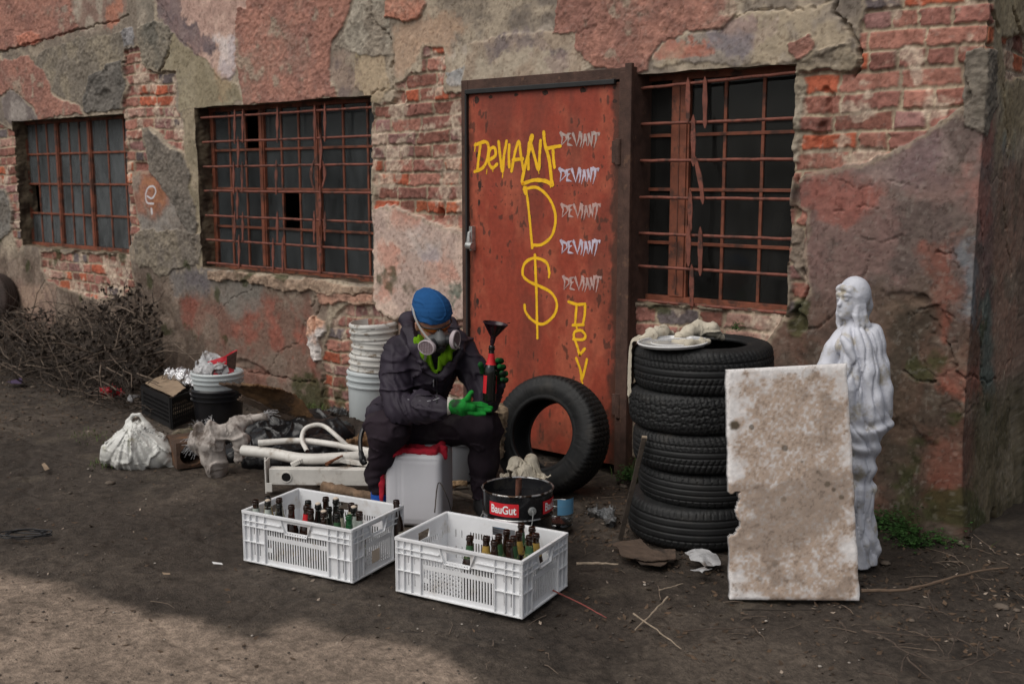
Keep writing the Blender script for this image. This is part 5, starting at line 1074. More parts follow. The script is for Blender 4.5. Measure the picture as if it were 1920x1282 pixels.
# feet
for an, sx, sy in ((ran, 0, 0), (lan, 0, 0)):
    fd = TW*.96+RT*(.30 if an is lan else -.05); fd /= np.linalg.norm(fd); g0 = np.array([an[0], an[1], 0])
    def shf(P, g0=g0, fd=fd): f = chain(P, [g0-fd*.045+ZV*.05, g0+fd*.06+ZV*.05, g0+fd*.17+ZV*.036], [.046, .047, .036], .03); f = smin(f, rcone(P, g0+ZV*.05, g0+ZV*.10, .045, .046), .03); return np.maximum(f, .004-P[2])
    wear(solid('shoe', shf, *bbx([g0-fd*.05, g0+fd*.2, g0+ZV*.12], .08), .006, m_shoe))
    wear((lambda q: q)(MB().tube([g0+ZV*.07, g0+ZV*.14+ (an-g0-ZV*an[2])*.0, an+ZV*.03], [.048, .047, .045], 18).build('sock', m_sock)))
g = MB(); g.tube(cr([PD(688, 790, 5.24), PD(677, 815, 5.20), PD(676, 840, 5.16), PD(681, 862, 5.12), PD(686, 868, 5.1)], 6), [.011]*18+[.009]*7, 8); g.tube(cr([PD(676, 845, 5.15), PD(679, 858, 5.13), PD(682, 872, 5.12)], 4), [.01, .013, .014, .013, .018, .018, .016, .012, .006], 8); wear(g.build('waist_strap', m_frm))
# the bottle being filled, and its funnel
hb0 = PD(917, 752, dB-.012); hb1 = PD(922, 655, dB); dv = Vector(hb1)-Vector(hb0); HB = bottle(hb0, 'black', 'red', 'red', 'dark bottle with red label and red neck held in the gloved hands', None, H=.262)
bl_ = [o for o in HB.children if o.name.startswith('body_label')][0]; g = MB()
vs = [(.0325*math.cos(a), .0325*math.sin(a), z) for a in np.linspace(.9, 1.7, 5) for z in (.050, .066)]; g.add(vs, [(2*k, 2*k+2, 2*k+3, 2*k+1) for k in range(4)]); g.build('barcode_patch', m_white, bl_)
q_ = dv.to_track_quat('Z', 'Y'); HB.rotation_mode = 'QUATERNION'; HB.rotation_quaternion = q_ @ Vector((0, 0, 1)).rotation_difference(Vector((0, 0, 1))); HB.rotation_quaternion = q_ @ __import__('mathutils').Quaternion((0, 0, 1), -2.3)
ft = Vector(hb0)+dv.normalized()*.262; fu = (Vector(PD(929, 606, dB))-ft).normalized(); mf = mat('dark_funnel', (.022, .008, .014), rough=.25, var=.2, vs=20, spec=.6)
g = MB(); g.lathe([(.0065, -.03), (.0080, .0), (.0115, .018), (.013, .040), (.022, .052), (.058, .103), (.060, .104), (.060, .108), (.056, .107), (.020, .055), (.009, .038), (.006, -.03)], 36, M=Matrix.Translation(ft) @ fu.to_track_quat('Z', 'Y').to_matrix().to_4x4()); g.box(-.004, .004, -.007, .007, -.0, .003, M=Matrix.Translation(ft+fu*.105+Vector(RT)*.062))
tag(g.build('funnel', mf, None), 'dark plastic funnel standing in the neck of the held bottle', 'funnel')
# ================================================================ STATUE AND SLAB
m_stat = mat('white_plaster_statue', (.60, .615, .68), rough=.55, var=.08, vs=7, dirt=(.40, .36, .29), ds=13, dr=(.50, .70), bump=.3, bs=90)
SD = 4.56
def sp(x, y, d=0.): return PD(x, y, SD+d)
fs = -RT*.86+TW*.50; fs /= np.linalg.norm(fs); sr = np.cross(fs, ZV)
hs = sp(1594, 563); SM = np.stack([sr, fs, ZV])
def sh_(x, y, z): return hs+sr*x+fs*y+ZV*z
STATB = sp(1612, 1060)
STR_ = [[(1585, 648), (1588, 690), (1596, 730), (1600, 775)], [(1574, 655), (1570, 700), (1566, 745)], [(1605, 690), (1614, 735), (1607, 790)], [(1642, 735), (1649, 768), (1640, 800)], [(1596, 790), (1612, 806), (1628, 810), (1642, 796), (1655, 770)], [(1600, 812), (1616, 830), (1634, 828), (1648, 805)],
    [(1612, 845), (1620, 880), (1614, 920), (1621, 960), (1613, 1000)], [(1624, 845), (1630, 868), (1622, 890), (1630, 915)], [(1607, 940), (1612, 990), (1606, 1045)], [(1626, 955), (1631, 1000), (1627, 1050)], [(1616, 1000), (1620, 1030), (1618, 1058)], [(1628, 655), (1634, 690), (1643, 720), (1640, 745)], [(1592, 655), (1603, 668), (1622, 672), (1636, 660)], [(1580, 640), (1590, 655), (1608, 662)]]
def statf(P):
    X, Y, Z = P; wob = .010*fb3(X, Y, Z, 9, 71); W_ = (X+wob, Y-wob, Z+wob*.5)
    f = chain(W_, [sp(1602, 640), sp(1603, 690), sp(1606, 750), sp(1604, 800), sp(1600, 860), sp(1600, 940), sp(1604, 1010), sp(1604, 1075)], [.082, .108, .120, .112, .078, .066, .072, .078], .05)
    f = smin(f, ell(W_, sp(1600, 652), (.105, .085, .075), np.stack([RT, TW, ZV])), .03)
    f = smin(f, chain(W_, [sp(1563, 655, -.02), sp(1552, 700, -.04), sp(1540, 745, -.03), sp(1528, 790)], [.036, .040, .040, .05], .03), .02)
    f = smin(f, chain(W_, [sp(1640, 625, -.01), sp(1648, 680, -.02), sp(1652, 730, -.03), sp(1650, 790, -.03), sp(1640, 835)], [.024, .030, .040, .048, .022], .02), .015)
    f = smin(f, chain(W_, [sp(1622, 860), sp(1624, 890), sp(1630, 915, -.02), sp(1621, 935), sp(1630, 985), sp(1634, 1030), sp(1626, 1058)], [.024, .020, .022, .030, .026, .032, .038], .01), .008)
    # crossing cape edge from neck to hip and loose folds
    f = smin(f, chain(W_, [sp(1577, 638, -.08), sp(1592, 652, -.10), sp(1612, 690, -.115), sp(1630, 722, -.11), sp(1634, 760, -.12), sp(1628, 800, -.12), sp(1632, 822, -.1)], [.014, .016, .012, .015, .012, .016, .014], .01), .008)
    f = smin(f, chain(W_, [sp(1641, 640, -.03), sp(1640, 675, -.06), sp(1636, 712, -.08)], [.012, .010, .012], .01), .008)
    def fr_(x, y):
        rb = np.interp(y, [640, 690, 750, 800, 860, 940, 1010, 1075], [.082, .108, .120, .112, .078, .066, .072, .078]); dx = (x-1603)/430.; return sp(x, y, -math.sqrt(max(rb*rb-dx*dx, .0006)))
    for L_ in STR_: f = smin(f, chain(P, [fr_(*q) for q in L_], [.003]+[.0135]*(len(L_)-2)+[.003], .004), .005)
    cx = X-sp(1604, 700)[0]; cy = Y-sp(1604, 700)[1]; ang = np.arctan2(cx*RT[0]+cy*RT[1], cx*TW[0]+cy*TW[1])
    fol = np.abs(fb3(ang*.75+Z*.5, ang*.35, Z*.38, 4.4, 73, 1)); low = 1-sst(-.0, .05, Z-sp(1600, 622)[2])
    f += low*(.020*(1-np.abs(np.sin(ang*3.5+Z*2.2+2.6*fb3(X, Y, Z*.8, 3.2, 75, 1))))**2.2-.006+.012*(1-np.abs(np.sin(ang*6+Z*9+3.5*fb3(X, Y, Z, 4, 79, 1))))**3)
    f += .008*low*np.sin(Z*70+ang*3+6*fb3(X, Y, Z, 5, 76, 2))*sst(-.12, .0, Z-sp(1600, 880)[2])*(1-sst(0, .1, Z-sp(1600, 800)[2]))
    # neck, head, face
    f = smin(f, rcone(P, sh_(.0, -.012, -.06), sp(1602, 640), .030, .036), .012)
    h = ell(P, sh_(0, -.004, .004), (.050, .058, .075), SM); h = smin(h, ell(P, sh_(0, .022, -.040), (.034, .036, .040), SM), .02)
    h = smin(h, rcone(P, sh_(0, .050, .012), sh_(0, .064, -.014), .006, .010), .008); h = smin(h, ell(P, sh_(0, .052, -.037), (.015, .010, .005), SM), .004); h = smin(h, ell(P, sh_(0, .048, -.062), (.014, .012, .012), SM), .012)
    h = smin(h, ell(P, sh_(0, .052, -.028), (.014, .009, .004), SM), .003)
    for s in (-1, 1):
        h = -smin(-h, ell(P, sh_(s*.021, .062, .010), (.015, .012, .009), SM), .005); h = smin(h, ell(P, sh_(s*.021, .046, .009), (.012, .010, .0075), SM), .002); h = smin(h, chain(P, [sh_(s*.008, .054, .024), sh_(s*.022, .052, .028), sh_(s*.036, .040, .022)], [.004, .0045, .004]), .008)
    f = smin(f, h, .008)
    # hair: wavy locks from the parting down both sides
    for s in (-1, 1):
        for q in range(3):
            o = .006*q; f = smin(f, chain(P, [sh_(s*.004, .044+o*.3, .064-o), sh_(s*.030, .040-o, .048+.004*q), sh_(s*(.046+o*.4), .018-o, .020), sh_(s*(.050+o*.5), .006-o*2, -.020), sh_(s*(.046+o), .012-o*3, -.060), sh_(s*(.052+o), .006-o*4, -.100), sh_(s*(.044+o), .012-o*4, -.130)], [.007, .011, .012, .012, .014, .012, .006], .006), .005)
    # veil
    f = smin(f, chain(W_, [sh_(.045, -.05, -.04), sh_(.060, -.045, -.10), sp(1640, 618, -.01), sp(1646, 645, -.01)], [.022, .024, .022, .022], .02), .03)
    v = ell(P, sh_(0, -.026, .022), (.066, .070, .080), SM); v = np.maximum(v, -(ell(P, sh_(0, .050, -.03), (.062, .068, .110), SM)))
    f = smin(f, v, .006); f = smin(f, chain(W_, [sh_(-.0, -.075, .03), sh_(.0, -.082, -.03), sh_(.02, -.088, -.09), sh_(.02, -.070, -.135), sh_(.03, -.03, -.135)], [.034, .036, .030, .022, .010], .02), .02)
    f = smin(f, chain(W_, [sh_(.058, -.020, .04), sh_(.064, -.030, -.02), sh_(.066, -.034, -.07), sh_(.055, -.022, -.120)], [.012, .020, .022, .014], .02), .015)
    return np.maximum(f, .002-Z)
so_ = solid('statue', statf, *bbx([sp(1600, 500), sp(1610, 1070), sp(1530, 700), sp(1665, 700)], .10), 
    .0052, m_stat)
tag(so_, 'white plaster statue of a veiled woman standing behind the leaning slab', 'statue')
m_slab = mat('weathered_foam_slab', (.60, .60, .60), rough=.8, var=.08, vs=60, attr='Col', bump=.35, bs=220, bd=.002)
B0, B1 = G(1370, 1124), G(1613, 1126); ud = (B1-B0); ud[2] = 0; nb3 = np.cross(ud, ZV); nb3 /= np.linalg.norm(nb3); nb3 = -nb3 if nb3@FH < 0 else nb3; LA = R(9)
upv = ZV*math.cos(LA)+nb3*math.sin(LA); npl = np.cross(ud, upv); 
def onpl(x, y, off=0.):
    r = ray(x, y); t = ((B0-CAMP)@npl)/(r@npl); return CAMP+r*t
T0, T1 = onpl(1363, 693), onpl(1588, 681); nu, nv = 120, 210; U, Vv = np.meshgrid(np.linspace(0, 1, nu), np.linspace(0, 1, nv), indexing='ij')
Pp = B0*(1-U[..., None])*(1-Vv[..., None])+B1*U[..., None]*(1-Vv[..., None])+T0*(1-U[..., None])*Vv[..., None]+T1*U[..., None]*Vv[..., None]
ub = ud/np.linalg.norm(ud); us = U*.5; vs_ = Vv*1.0; back = np.cross(ub, upv); back = back if back@FH > 0 else -back
jag = .006*fb2(us, vs_, 40, 81, 3); notch = sst(.255, .285, Vv+.012*fb2(us, vs_, 30, 8, 2))*(1-sst(.455, .475, Vv+.01*fb2(us, vs_, 30, 9, 2))); edgeL = U*.5-(.042+.012*fb2(us*0, vs_, 25, 82, 3))*notch*sst(.2, .36, Vv*1.0+.0)
er = np.minimum(np.minimum(us, .5-us), np.minimum(vs_, 1-vs_)); inset = .004*sst(.012, 0, er)
Pp = Pp+ub*((.003*fb2(us*0+3, vs_, 18, 83, 3)+.0)*(np.abs(U-.5) > .4))[..., None]+back*(inset+.0007*fb2(us, vs_, 30, 84, 3)+.0004*fb2(us, vs_, 90, 85, 2))[..., None]
keepm = (edgeL > .0)[:-1, :-1]; keepm = edgeL[:-1, :-1] > -.0001
base_c = np.empty(U.shape+(3,)); s1 = fb2(us, vs_, 5, 86, 5); s2 = fb2(us, vs_, 22, 87, 4); s3 = fb2(us, vs_, 95, 88, 3)
cen = sst(.0, .09, np.minimum(us, .5-us)+.07*s1+.04*s2+.02)*sst(.0, .08, np.minimum(vs_*1.3, 1-vs_)+.06*s1+.04*s2+.02)
base_c[:] = lerp3(np.array([.76, .73, .72]), np.array([.45, .345, .275]), np.clip(cen*(.95+.12*s1+.35*s2+.75*s3), 0, 1)); base_c[:] = lerp3(base_c, np.array([.27, .21, .17]), .6*sst(.0, .7, s1+.4*s2+.9*np.exp(-((vs_-.36)/.16)**2)*np.exp(-((us-.25)/.15)**2)-.15)*cen)
def uvpx(x, y): q = onpl(x, y)-B0; return (q@ub)/np.linalg.norm(ud)*.5, (q@upv)/np.linalg.norm(T0-B0)
for x, y, r, st in ((1386, 796, .026, .8), (1418, 803, .010, .6), (1482, 843, .014, .6), (1562, 912, .018, .6), (1574, 922, .010, .6), (1588, 937, .011, .6), (1476, 938, .010, .4), (1470, 832, .008, .4), (1545, 890, .012, .4), (1515, 870, .007, .5), (1540, 712, .030, .15), (1455, 1058, .02, .3), (1425, 1085, .012, .3)):
    a, b = uvpx(x, y); dd_ = np.sqrt((us-a)**2+(vs_-b)**2)/r+.35*s2; base_c[:] = lerp3(base_c, np.array([.10, .075, .05]), min(1, st*1.3)*(1-sst(.7, 1.1, dd_)))
a, b = uvpx(1540, 712); rr_ = np.abs(np.sqrt((us-a)**2+(vs_-b)**2)-.036)+.003*s2; base_c[:] = lerp3(base_c, np.array([.42, .33, .27]), .5*(1-sst(.001, .005, rr_)))
base_c = lerp3(base_c, base_c*.55, .8*sst(.45, .8, s3*.8+.4*s2)); base_c *= (1+.12*s3)[..., None]
ii, jj = np.nonzero(keepm[:nu-1, :nv-1]); b0 = ii*nv+jj; q = np.stack([b0, b0+nv, b0+nv+1, b0+1], 1)
f0 = Pp.reshape(-1, 3); f1 = f0+back*.05; N0 = len(f0); qb = q[:, ::-1]+N0; km = keepm[:nu-1, :nv-1]; sd2 = []
for i, j in zip(ii, jj):
    for di, dj, a_0, b_0 in ((-1, 0, (i, j), (i, j+1)), (1, 0, (i+1, j+1), (i+1, j)), (0, -1, (i+1, j), (i, j)), (0, 1, (i, j+1), (i+1, j+1))):
        I2, J2 = i+di, j+dj
        if I2 < 0 or J2 < 0 or I2 >= nu-1 or J2 >= nv-1 or not km[I2, J2]: u_, w_ = a_0[0]*nv+a_0[1], b_0[0]*nv+b_0[1]; sd2.append((u_, w_, w_+N0, u_+N0))
me = npmesh(np.concatenate([f0, f1]), np.concatenate([q, qb, np.array(sd2)])); setcol(me, np.concatenate([np.clip(base_c, .02, .85).reshape(-1, 3), np.full((N0, 3), .66)]))
tag(link('foam_slab', me, m_slab, smooth=False), 'tall dirty white slab with a broken left edge leaning in front of the statue', 'slab')
# ================================================================ CLOTHS
m_rag = mat('unbleached_cloth', (.52, .47, .38), rough=.95, var=.12, vs=25, bump=.6, bs=260, dirt=(.30, .24, .17), ds=14, dr=(.58, .75), bd=.003)
m_sack = mat('dirty_sack_cloth', (.42, .38, .35), rough=.95, var=.15, vs=20, bump=.7, bs=200, dirt=(.12, .095, .08), ds=11, dr=(.46, .66), bd=.004)
def rag(name, parts, m, h=.005, k=.015, fold=.008, fr=14, flat=None, lab=None, cat='cloth', group=None, par=None, cut=None, seed=0):
    pts = [q for p_ in parts for q in p_[0]]
    def fn(P):
        X, Y, Z = P; w = .01*fb3(X, Y, Z, fr, seed+3); f = None
        for q, r in parts: c = chain((X+w, Y-w, Z+w), q, r, k); f = c if f is None else smin(f, c, k)
        g = np.abs(fb3(X, Y, Z*.8, fr, seed+5, 3)); f = f-fold*sst(.24, 0, np.abs(fb3(X, Y, Z*.8, fr, seed+5, 1)))-fold*.6*sst(.2, 0, np.abs(fb3(X*1.4, Y*1.4, Z*.8, fr*1.7, seed+9, 1)))+fold*.6
        if cut is not None: f = np.maximum(f, cut(P))
        return f
    o = solid(name, fn, *bbx(pts, max(max(p_[1]) for p_ in parts)+.02), h, m, par)
    if lab: tag(o, lab, cat, group)
    return o
rc0 = PD(984, 850, 5.14)
def rp0(u, v): return rc0+RT*((u-.5)*.19+(v-.5)*.07+.012*np.sin(v*23))[..., None]+TW*((v-.5)*.13+.012*np.sin(u*19))[..., None]+ZV*(.01+.030*np.sin(u*17+v*8)*np.cos(v*13+u*4)-.05*(u-.5)*(u < .5)*-1)[..., None]
cloth('rag', rp0, .30, 52, balls([(PD(996, 862, 5.15), .032), (PD(966, 868, 5.13), .034), (PD(982, 885, 5.12), .045), (PD(960, 886, 5.10), .03)]), m_rag, steps=13, lab='crumpled cream rag by the rim of the paint bucket', seed=1, edge=.002)
m_redc2 = m_redc
E_c = Matrix.Translation((cn[0], cn[1], 0)) @ Matrix.Rotation(math.atan2(RT[1], RT[0])+R(-9), 4, 'Z')
def cl(x, y, z): return np.array((E_c @ Vector((x, y, z))))
rag('red_cloth', [([cl(-.07, .02, CANH+.006), cl(.14, .02, CANH+.006), cl(.14, .22, CANH+.006), cl(-.07, .22, CANH+.006)], [.018]*4), ([cl(-.06, .10, CANH+.005), cl(.17, .08, CANH+.004), cl(.185, .06, CANH-.03)], [.018, .020, .012]), ([cl(-.03, .0, CANH+.002), cl(-.112, .0, CANH-.03), cl(-.122, .01, CANH-.16), cl(-.125, .0, CANH-.24)], [.018, .016, .014, .010]), ([cl(-.08, .05, CANH+.004), cl(-.118, .06, CANH-.05), cl(-.122, .05, CANH-.20)], [.02, .016, .01])], m_redc, .0055, .012, .006, 18, lab='red cloth lying on the canister under the seated person', seed=2)
tyc = np.array([TY[0], TY[1], TYZ]); 
def ty(x, y, z=0.02): return G(x, y, TYZ+z)
m_lidp = mat('clear_lid_plastic', (.5, .5, .5), rough=.15, metal=.3, var=.1, spec=.7); 
lc = ty(1262, 646, .012); El = empty('round_lid', lc, 0, 'round grey plastic bucket lid lying on the topmost tyre', 'lid'); El.rotation_euler = (R(2), R(-1.5), 0)
g = MB(); g.lathe([(0, .004), (.118, .004), (.128, .0), (.152, .0), (.158, .006), (.158, .016), (.152, .017), (.148, .009), (.130, .009), (.120, .012), (0, .012)], 56); g.build('disc', m_lidp, El, ang=50)
g = MB(); g.tube([(.160*math.cos(a), .160*math.sin(a), .014) for a in np.linspace(0, 6.2832, 57)], .0035, 6); g.tube([(.100*math.cos(a), .100*math.sin(a), .013) for a in np.linspace(0, 6.2832, 57)], .002, 6); g.build('rim', m_white, El)
def tyrecol(extra):
    def f(P):
        P = P.copy(); dx = P[:, 0]-TY[0]; dy = P[:, 1]-TY[1]; r = np.sqrt(dx*dx+dy*dy)+1e-9; top = TYZ+.010; k = (r < .335) & (P[:, 2] < top) & (P[:, 2] > .1); up = k & (top-P[:, 2] < .335-r); side = k & ~up
        P[up, 2] = top; s = .335/r[side]; P[side, 0] = TY[0]+dx[side]*s; P[side, 1] = TY[1]+dy[side]*s
        for c, q in extra:
            d = P-np.array(c); L = np.linalg.norm(d, axis=1); kk = L < q; P[kk] = np.array(c)+d[kk]/(L[kk][:, None]+1e-9)*q
        return P
    return f
c1 = ty(1216, 630, .02)
cloth('cloth', lambda u, v: c1+RT*((u-.66)*.25)[..., None]+FH*((v-.5)*.15+.03*np.sin(u*6))[..., None]+ZV*(.05+.035*np.sin(u*17+v*9)*np.cos(v*13)-.10*sst(.35, 0, u))[..., None], .36, 52, tyrecol([(ty(1226, 634, .0), .022), (ty(1244, 626, .0), .022)]), m_rag, steps=32, lab='cream cloth on the topmost tyre, hanging down over its left side', group='cloths on the tyre stack', seed=3, edge=.002)
rag('cloth', [([ty(1272, 632, .025), ty(1290, 622, .050), ty(1312, 614, .066), ty(1334, 618, .056), ty(1352, 632, .02)], [.018, .034, .042, .040, .018]), ([ty(1262, 640, .026), ty(1290, 644, .032), ty(1326, 642, .028)], [.014, .020, .020])], m_rag, .0045, .012, .008, 11, lab='folded cream cloth lying on the lid at the middle of the tyre top', group='cloths on the tyre stack', seed=4)
rag('cloth', [([ty(1204, 634, .02), ty(1222, 626, .040), ty(1244, 622, .045), ty(1262, 626, .03)], [.018, .030, .030, .014]), ([ty(1215, 622, .02), ty(1245, 614, .03)], [.02, .02])], m_rag, .0045, .012, .008, 13, lab='cream cloth bunched behind the lid, above the hanging cloth', group='cloths on the tyre stack', seed=6)
# ================================================================ JUGS, STICKS, SCRAPS
def clearmat(name, tint, gl=.8):
    m = bpy.data.materials.new(name); m.use_nodes = True; N = m.node_tree.nodes; L = m.node_tree.links; N.remove(N['Principled BSDF'])
    tr = N.new('ShaderNodeBsdfTransparent'); tr.inputs[0].default_value = (*tint, 1); g = N.new('ShaderNodeBsdfGlossy'); g.inputs['Roughness'].default_value = .08; g.inputs[0].default_value = (gl, gl, gl, 1)
    fr = N.new('ShaderNodeLayerWeight'); fr.inputs[0].default_value = .35; mr = N.new('ShaderNodeMapRange'); mr.inputs[3].default_value = .06; mr.inputs[4].default_value = .8; L.new(fr.outputs['Facing'], mr.inputs[0])
    x = N.new('ShaderNodeMixShader'); L.new(mr.outputs[0], x.inputs[0]); L.new(tr.outputs[0], x.inputs[1]); L.new(g.outputs[0], x.inputs[2]); L.new(x.outputs[0], N['Material Output'].inputs[0]); return m
m_clr = clearmat('clear_plastic', (.80, .84, .86)); m_clrb = clearmat('blue_clear_plastic', (.30, .55, .75), .5); m_clry = clearmat('yellow_clear_glass', (.75, .70, .52))
j0 = G(1052, 1000); Ej = empty('cut_bottle', (j0[0]+FH[0]*.05, j0[1]+FH[1]*.05, .006), 0, 'cut-off clear plastic bottle with a blue patch beside the paint bucket', 'bottle')
g = MB(); g.lathe([(0, .004), (.05, .0), (.060, .012), (.061, .03), (.057, .036), (.061, .042), (.061, .075), (.057, .082), (.061, .088), (.061, .130)], 36); g.build('shell', m_clr, Ej); g = MB(); g.lathe([(0, .004), (.055, .004), (.057, .045), (0, .045)], 28); g.build('dark_liquid', m_liq, Ej)
g = MB(); g.tube([(.061*math.cos(a), .061*math.sin(a), .130) for a in np.linspace(0, 6.2832, 37)], .0016, 6); g.build('cut_edge', m_lidp, Ej)
a0 = math.atan2(TW[1], TW[0]); vs = [(.0625*math.cos(a0+a), .0625*math.sin(a0+a), z) for a in np.linspace(-.3, 1.3, 9) for z in (.088, .165)]; g = MB(); g.add(vs, [(2*k, 2*k+2, 2*k+3, 2*k+1) for k in range(8)]); g.build('blue_label', mat('blue_film', (.12, .30, .48), rough=.4, var=.1), Ej)
j0 = G(868, 893); Ej = empty('glass_jar', (j0[0], j0[1], .006), 0, 'clear yellowish jar on the ground between the canister and the right leg', 'jar')
g = MB(); g.lathe([(0, .0), (.045, .0), (.050, .01), (.050, .15), (.044, .17), (.038, .18), (.038, .20)], 28); g.build('shell', m_clry, Ej); g = MB(); g.lathe([(0, .003), (.044, .003), (.046, .05), (0, .05)], 20); g.build('dregs', mat('dregs', (.4, .34, .2), rough=.5), Ej)
def stick(name, pts, r, m, lab, cat, group=None, n=7, jit=.003, seed=0):
    rr = random.Random(seed); c = cr(pts, 5); k = len(c); c = [p+Vector((rr.uniform(-jit, jit), rr.uniform(-jit, jit), rr.uniform(0, jit))) for p in c]
    g = MB(); g.tube(c, [r*(1-.55*i/k)*rr.uniform(.85, 1.15) for i in range(k)], n); return tag(g.build(name, m, None), lab, cat, group)
m_bark = mat('bark', (.085, .062, .048), rough=.9, var=.4, vs=30, bump=.6, bs=120, bd=.003); m_pale = mat('pale_stripped_wood', (.34, .27, .20), rough=.8, var=.3, vs=30, bump=.4, bs=90)
m_dkw = mat('dark_wet_wood', (.045, .034, .026), rough=.75, var=.4, vs=15, bump=.5, bs=70)
g = MB(); g.bar(G(1163, 1010), PD(1208, 820, 4.84), .022, .014, up=FH); st = tag(g.build('wooden_stake', m_dkw, None, smooth=False, bevel=.002), 'dark wooden stake leaning against the tyre stack', 'stake'); g = MB(); g.bar(PD(1207.2, 825, 4.845), PD(1208.4, 818, 4.839), .0228, .0148, up=FH); g.build('cut_end', m_pale, st, smooth=False)
gp = lambda *a, z=.008: [G(a[i], a[i+1], z+.012) for i in range(0, len(a), 2)]
stick('rod', gp(1036, 1106, 1090, 1132, 1137, 1158), .0035, mat('faded_red_plastic', (.26, .07, .06), rough=.5, var=.2, vs=20), 'thin faded red rod on the dirt by the right crate corner', 'rod', jit=.001)
stick('twig', gp(1252, 1120, 1222, 1150, 1192, 1180), .0045, m_pale, 'pale split stick of the crossed pair, leaning up to the right', 'stick', 'two crossed pale sticks', seed=1); stick('twig', gp(1186, 1150, 1230, 1180, 1278, 1216), .0035, m_pale, 'pale thin stick of the crossed pair, running down to the right', 'stick', 'two crossed pale sticks', seed=2)
stick('twig', gp(1236, 1106, 1262, 1100, 1280, 1094), .003, m_pale, 'short pale stick near the foot of the stake', 'stick', seed=3)
stick('twig', gp(1082, 1057, 1120, 1056, 1160, 1058), .007, m_pale, 'pale stick lying right of the right crate', 'stick', seed=4); stick('branch', gp(1614, 1108, 1700, 1105, 1765, 1088, 1830, 1072, 1888, 1064, z=.02), .0075, mat('brown_bark', (.14, .095, .065), rough=.9, var=.3, vs=20), 'long bare brown branch lying right of the slab', 'branch', seed=5)
LT = 'thin bare twig in the loose tangle at the lower right'
for i, p in enumerate(((1616, 1182, 1660, 1196, 1700, 1222, 1760, 1238, 1830, 1236), (1616, 1182, 1700, 1190, 1800, 1196), (1742, 1106, 1740, 1120, 1752, 1146), (1732, 1180, 1760, 1210, 1772, 1236), (1800, 1180, 1790, 1200, 1776, 1234), (1722, 1160, 1735, 1150, 1745, 1146), (1690, 1258, 1696, 1230, 1716, 1224, 1740, 1212), (1700, 1234, 1740, 1270, 1780, 1300), (1768, 1262, 1820, 1246, 1884, 1216),
                       (1836, 1204, 1830, 1236), (1684, 1208, 1725, 1208), (1640, 1260, 1676, 1270, 1690, 1300), (1576, 1166, 1590, 1186), (1780, 1190, 1824, 1212), (1860, 1260, 1900, 1262, 1940, 1280), (1820, 1262, 1810, 1290), (1280, 1184, 1350, 1178, 1440, 1176), (1390, 1260, 1404, 1284))):
    stick('twig', gp(*p), .0034, m_bark, LT if i < 16 else ('thin dark twig on the open dirt below the slab' if i == 16 else 'short dark twig at the bottom edge'), 'twig', 'twigs tangled at the lower right' if i < 16 else None, n=5, jit=.004, seed=i+20)
stick('twig', gp(1392, 1142, 1470, 1143, 1540, 1142), .004, m_dkw, 'dark twig lying right under the slab edge', 'twig', seed=60)
m_wire = mat('black_cable', (.02, .02, .022), rough=.5, var=.2)
g = MB(); rr = random.Random(2); c = G(48, 1003, .012); pts = []
for k in range(40): a = k*.52; r_ = (.10, .045); pts.append(Vector(c)+Vector(RT)*(math.cos(a)*r_[0]*(1+.25*math.sin(k*1.7)))+Vector(FH)*(math.sin(a)*.055*(1+.2*math.sin(k*2.3)))+Vector((0, 0, .006*math.sin(k*.9)+.008)))
pts = [Vector(G(10, 1000, .01)), Vector(G(25, 998, .01))]+pts+[Vector(G(80, 996, .02)), Vector(G(92, 1004, .01))]; g.tube(cr(pts, 3), .0035, 6); tag(g.build('cable', m_wire, None), 'small tangled coil of black cable on the open dirt', 'cable')
m_card = mat('wet_cardboard', (.085, .058, .042), rough=.9, var=.3, vs=12, bump=.4, bs=40, dirt=(.03, .022, .018), ds=8); m_card2 = mat('dry_cardboard', (.30, .22, .15), rough=.9, var=.2, vs=12, bump=.3, bs=60)
def sheet(name, poly, m, thick, lab, cat, amp=.01, group=None, seed=0, zs=None):
    """thin warped sheet from outline points (3D)"""
    P = [Vector(p) for p in poly]; bm = bmesh.new(); vs = [bm.verts.new(p) for p in P]; bm.faces.new(vs); bmesh.ops.triangulate(bm, faces=bm.faces[:]); bmesh.ops.subdivide_edges(bm, edges=bm.edges[:], cuts=6, use_grid_fill=True)
    for v in bm.verts: n = float(fb3(np.array([v.co.x]), np.array([v.co.y]), np.array([v.co.z]), 9, seed, 3)[0]); v.co.z += amp*n; v.co.x += .006*float(fb3(np.array([v.co.x]), np.array([v.co.y]), np.array([v.co.z]), 40, seed+5, 2)[0])
    me = bpy.data.meshes.new(name); bm.to_mesh(me); bm.free(); o = link(name, me, m, None, smooth=False); s = o.modifiers.new('s', 'SOLIDIFY'); s.thickness = thick; s.offset = 1
    return tag(o, lab, cat, group)
sheet('cardboard', gp(1150, 1018, 1200, 1010, 1222, 1030, 1266, 1030, 1268, 1046, 1215, 1052, 1165, 1042, z=.015), m_card, .005, 'torn wet brown cardboard before the tyre stack', 'cardboard', .016, seed=1)
sheet('cardboard', gp(1190, 1042, 1230, 1038, 1258, 1046, 1240, 1060, 1200, 1056, z=.006), m_card, .004, 'smaller wet cardboard scrap below the larger one', 'cardboard', .01, seed=2)
m_film = mat('white_film', (.45, .45, .46), rough=.45, var=.2, vs=20, bump=.5, bs=40, dirt=(.15, .12, .1), ds=10); m_gfilm = mat('grey_film', (.14, .145, .15), rough=.3, var=.4, vs=20, bump=.8, bs=30, dirt=(.05, .045, .04), ds=9, dr=(.4, .6))
def crump(name, pts, rad, m, lab, cat, seed, h=.005, fr=24, fold=.012, par=None, group=None): return rag(name, [(pts, rad)], m, h, .01, fold, fr, lab=lab, cat=cat, seed=seed, par=par, group=group)
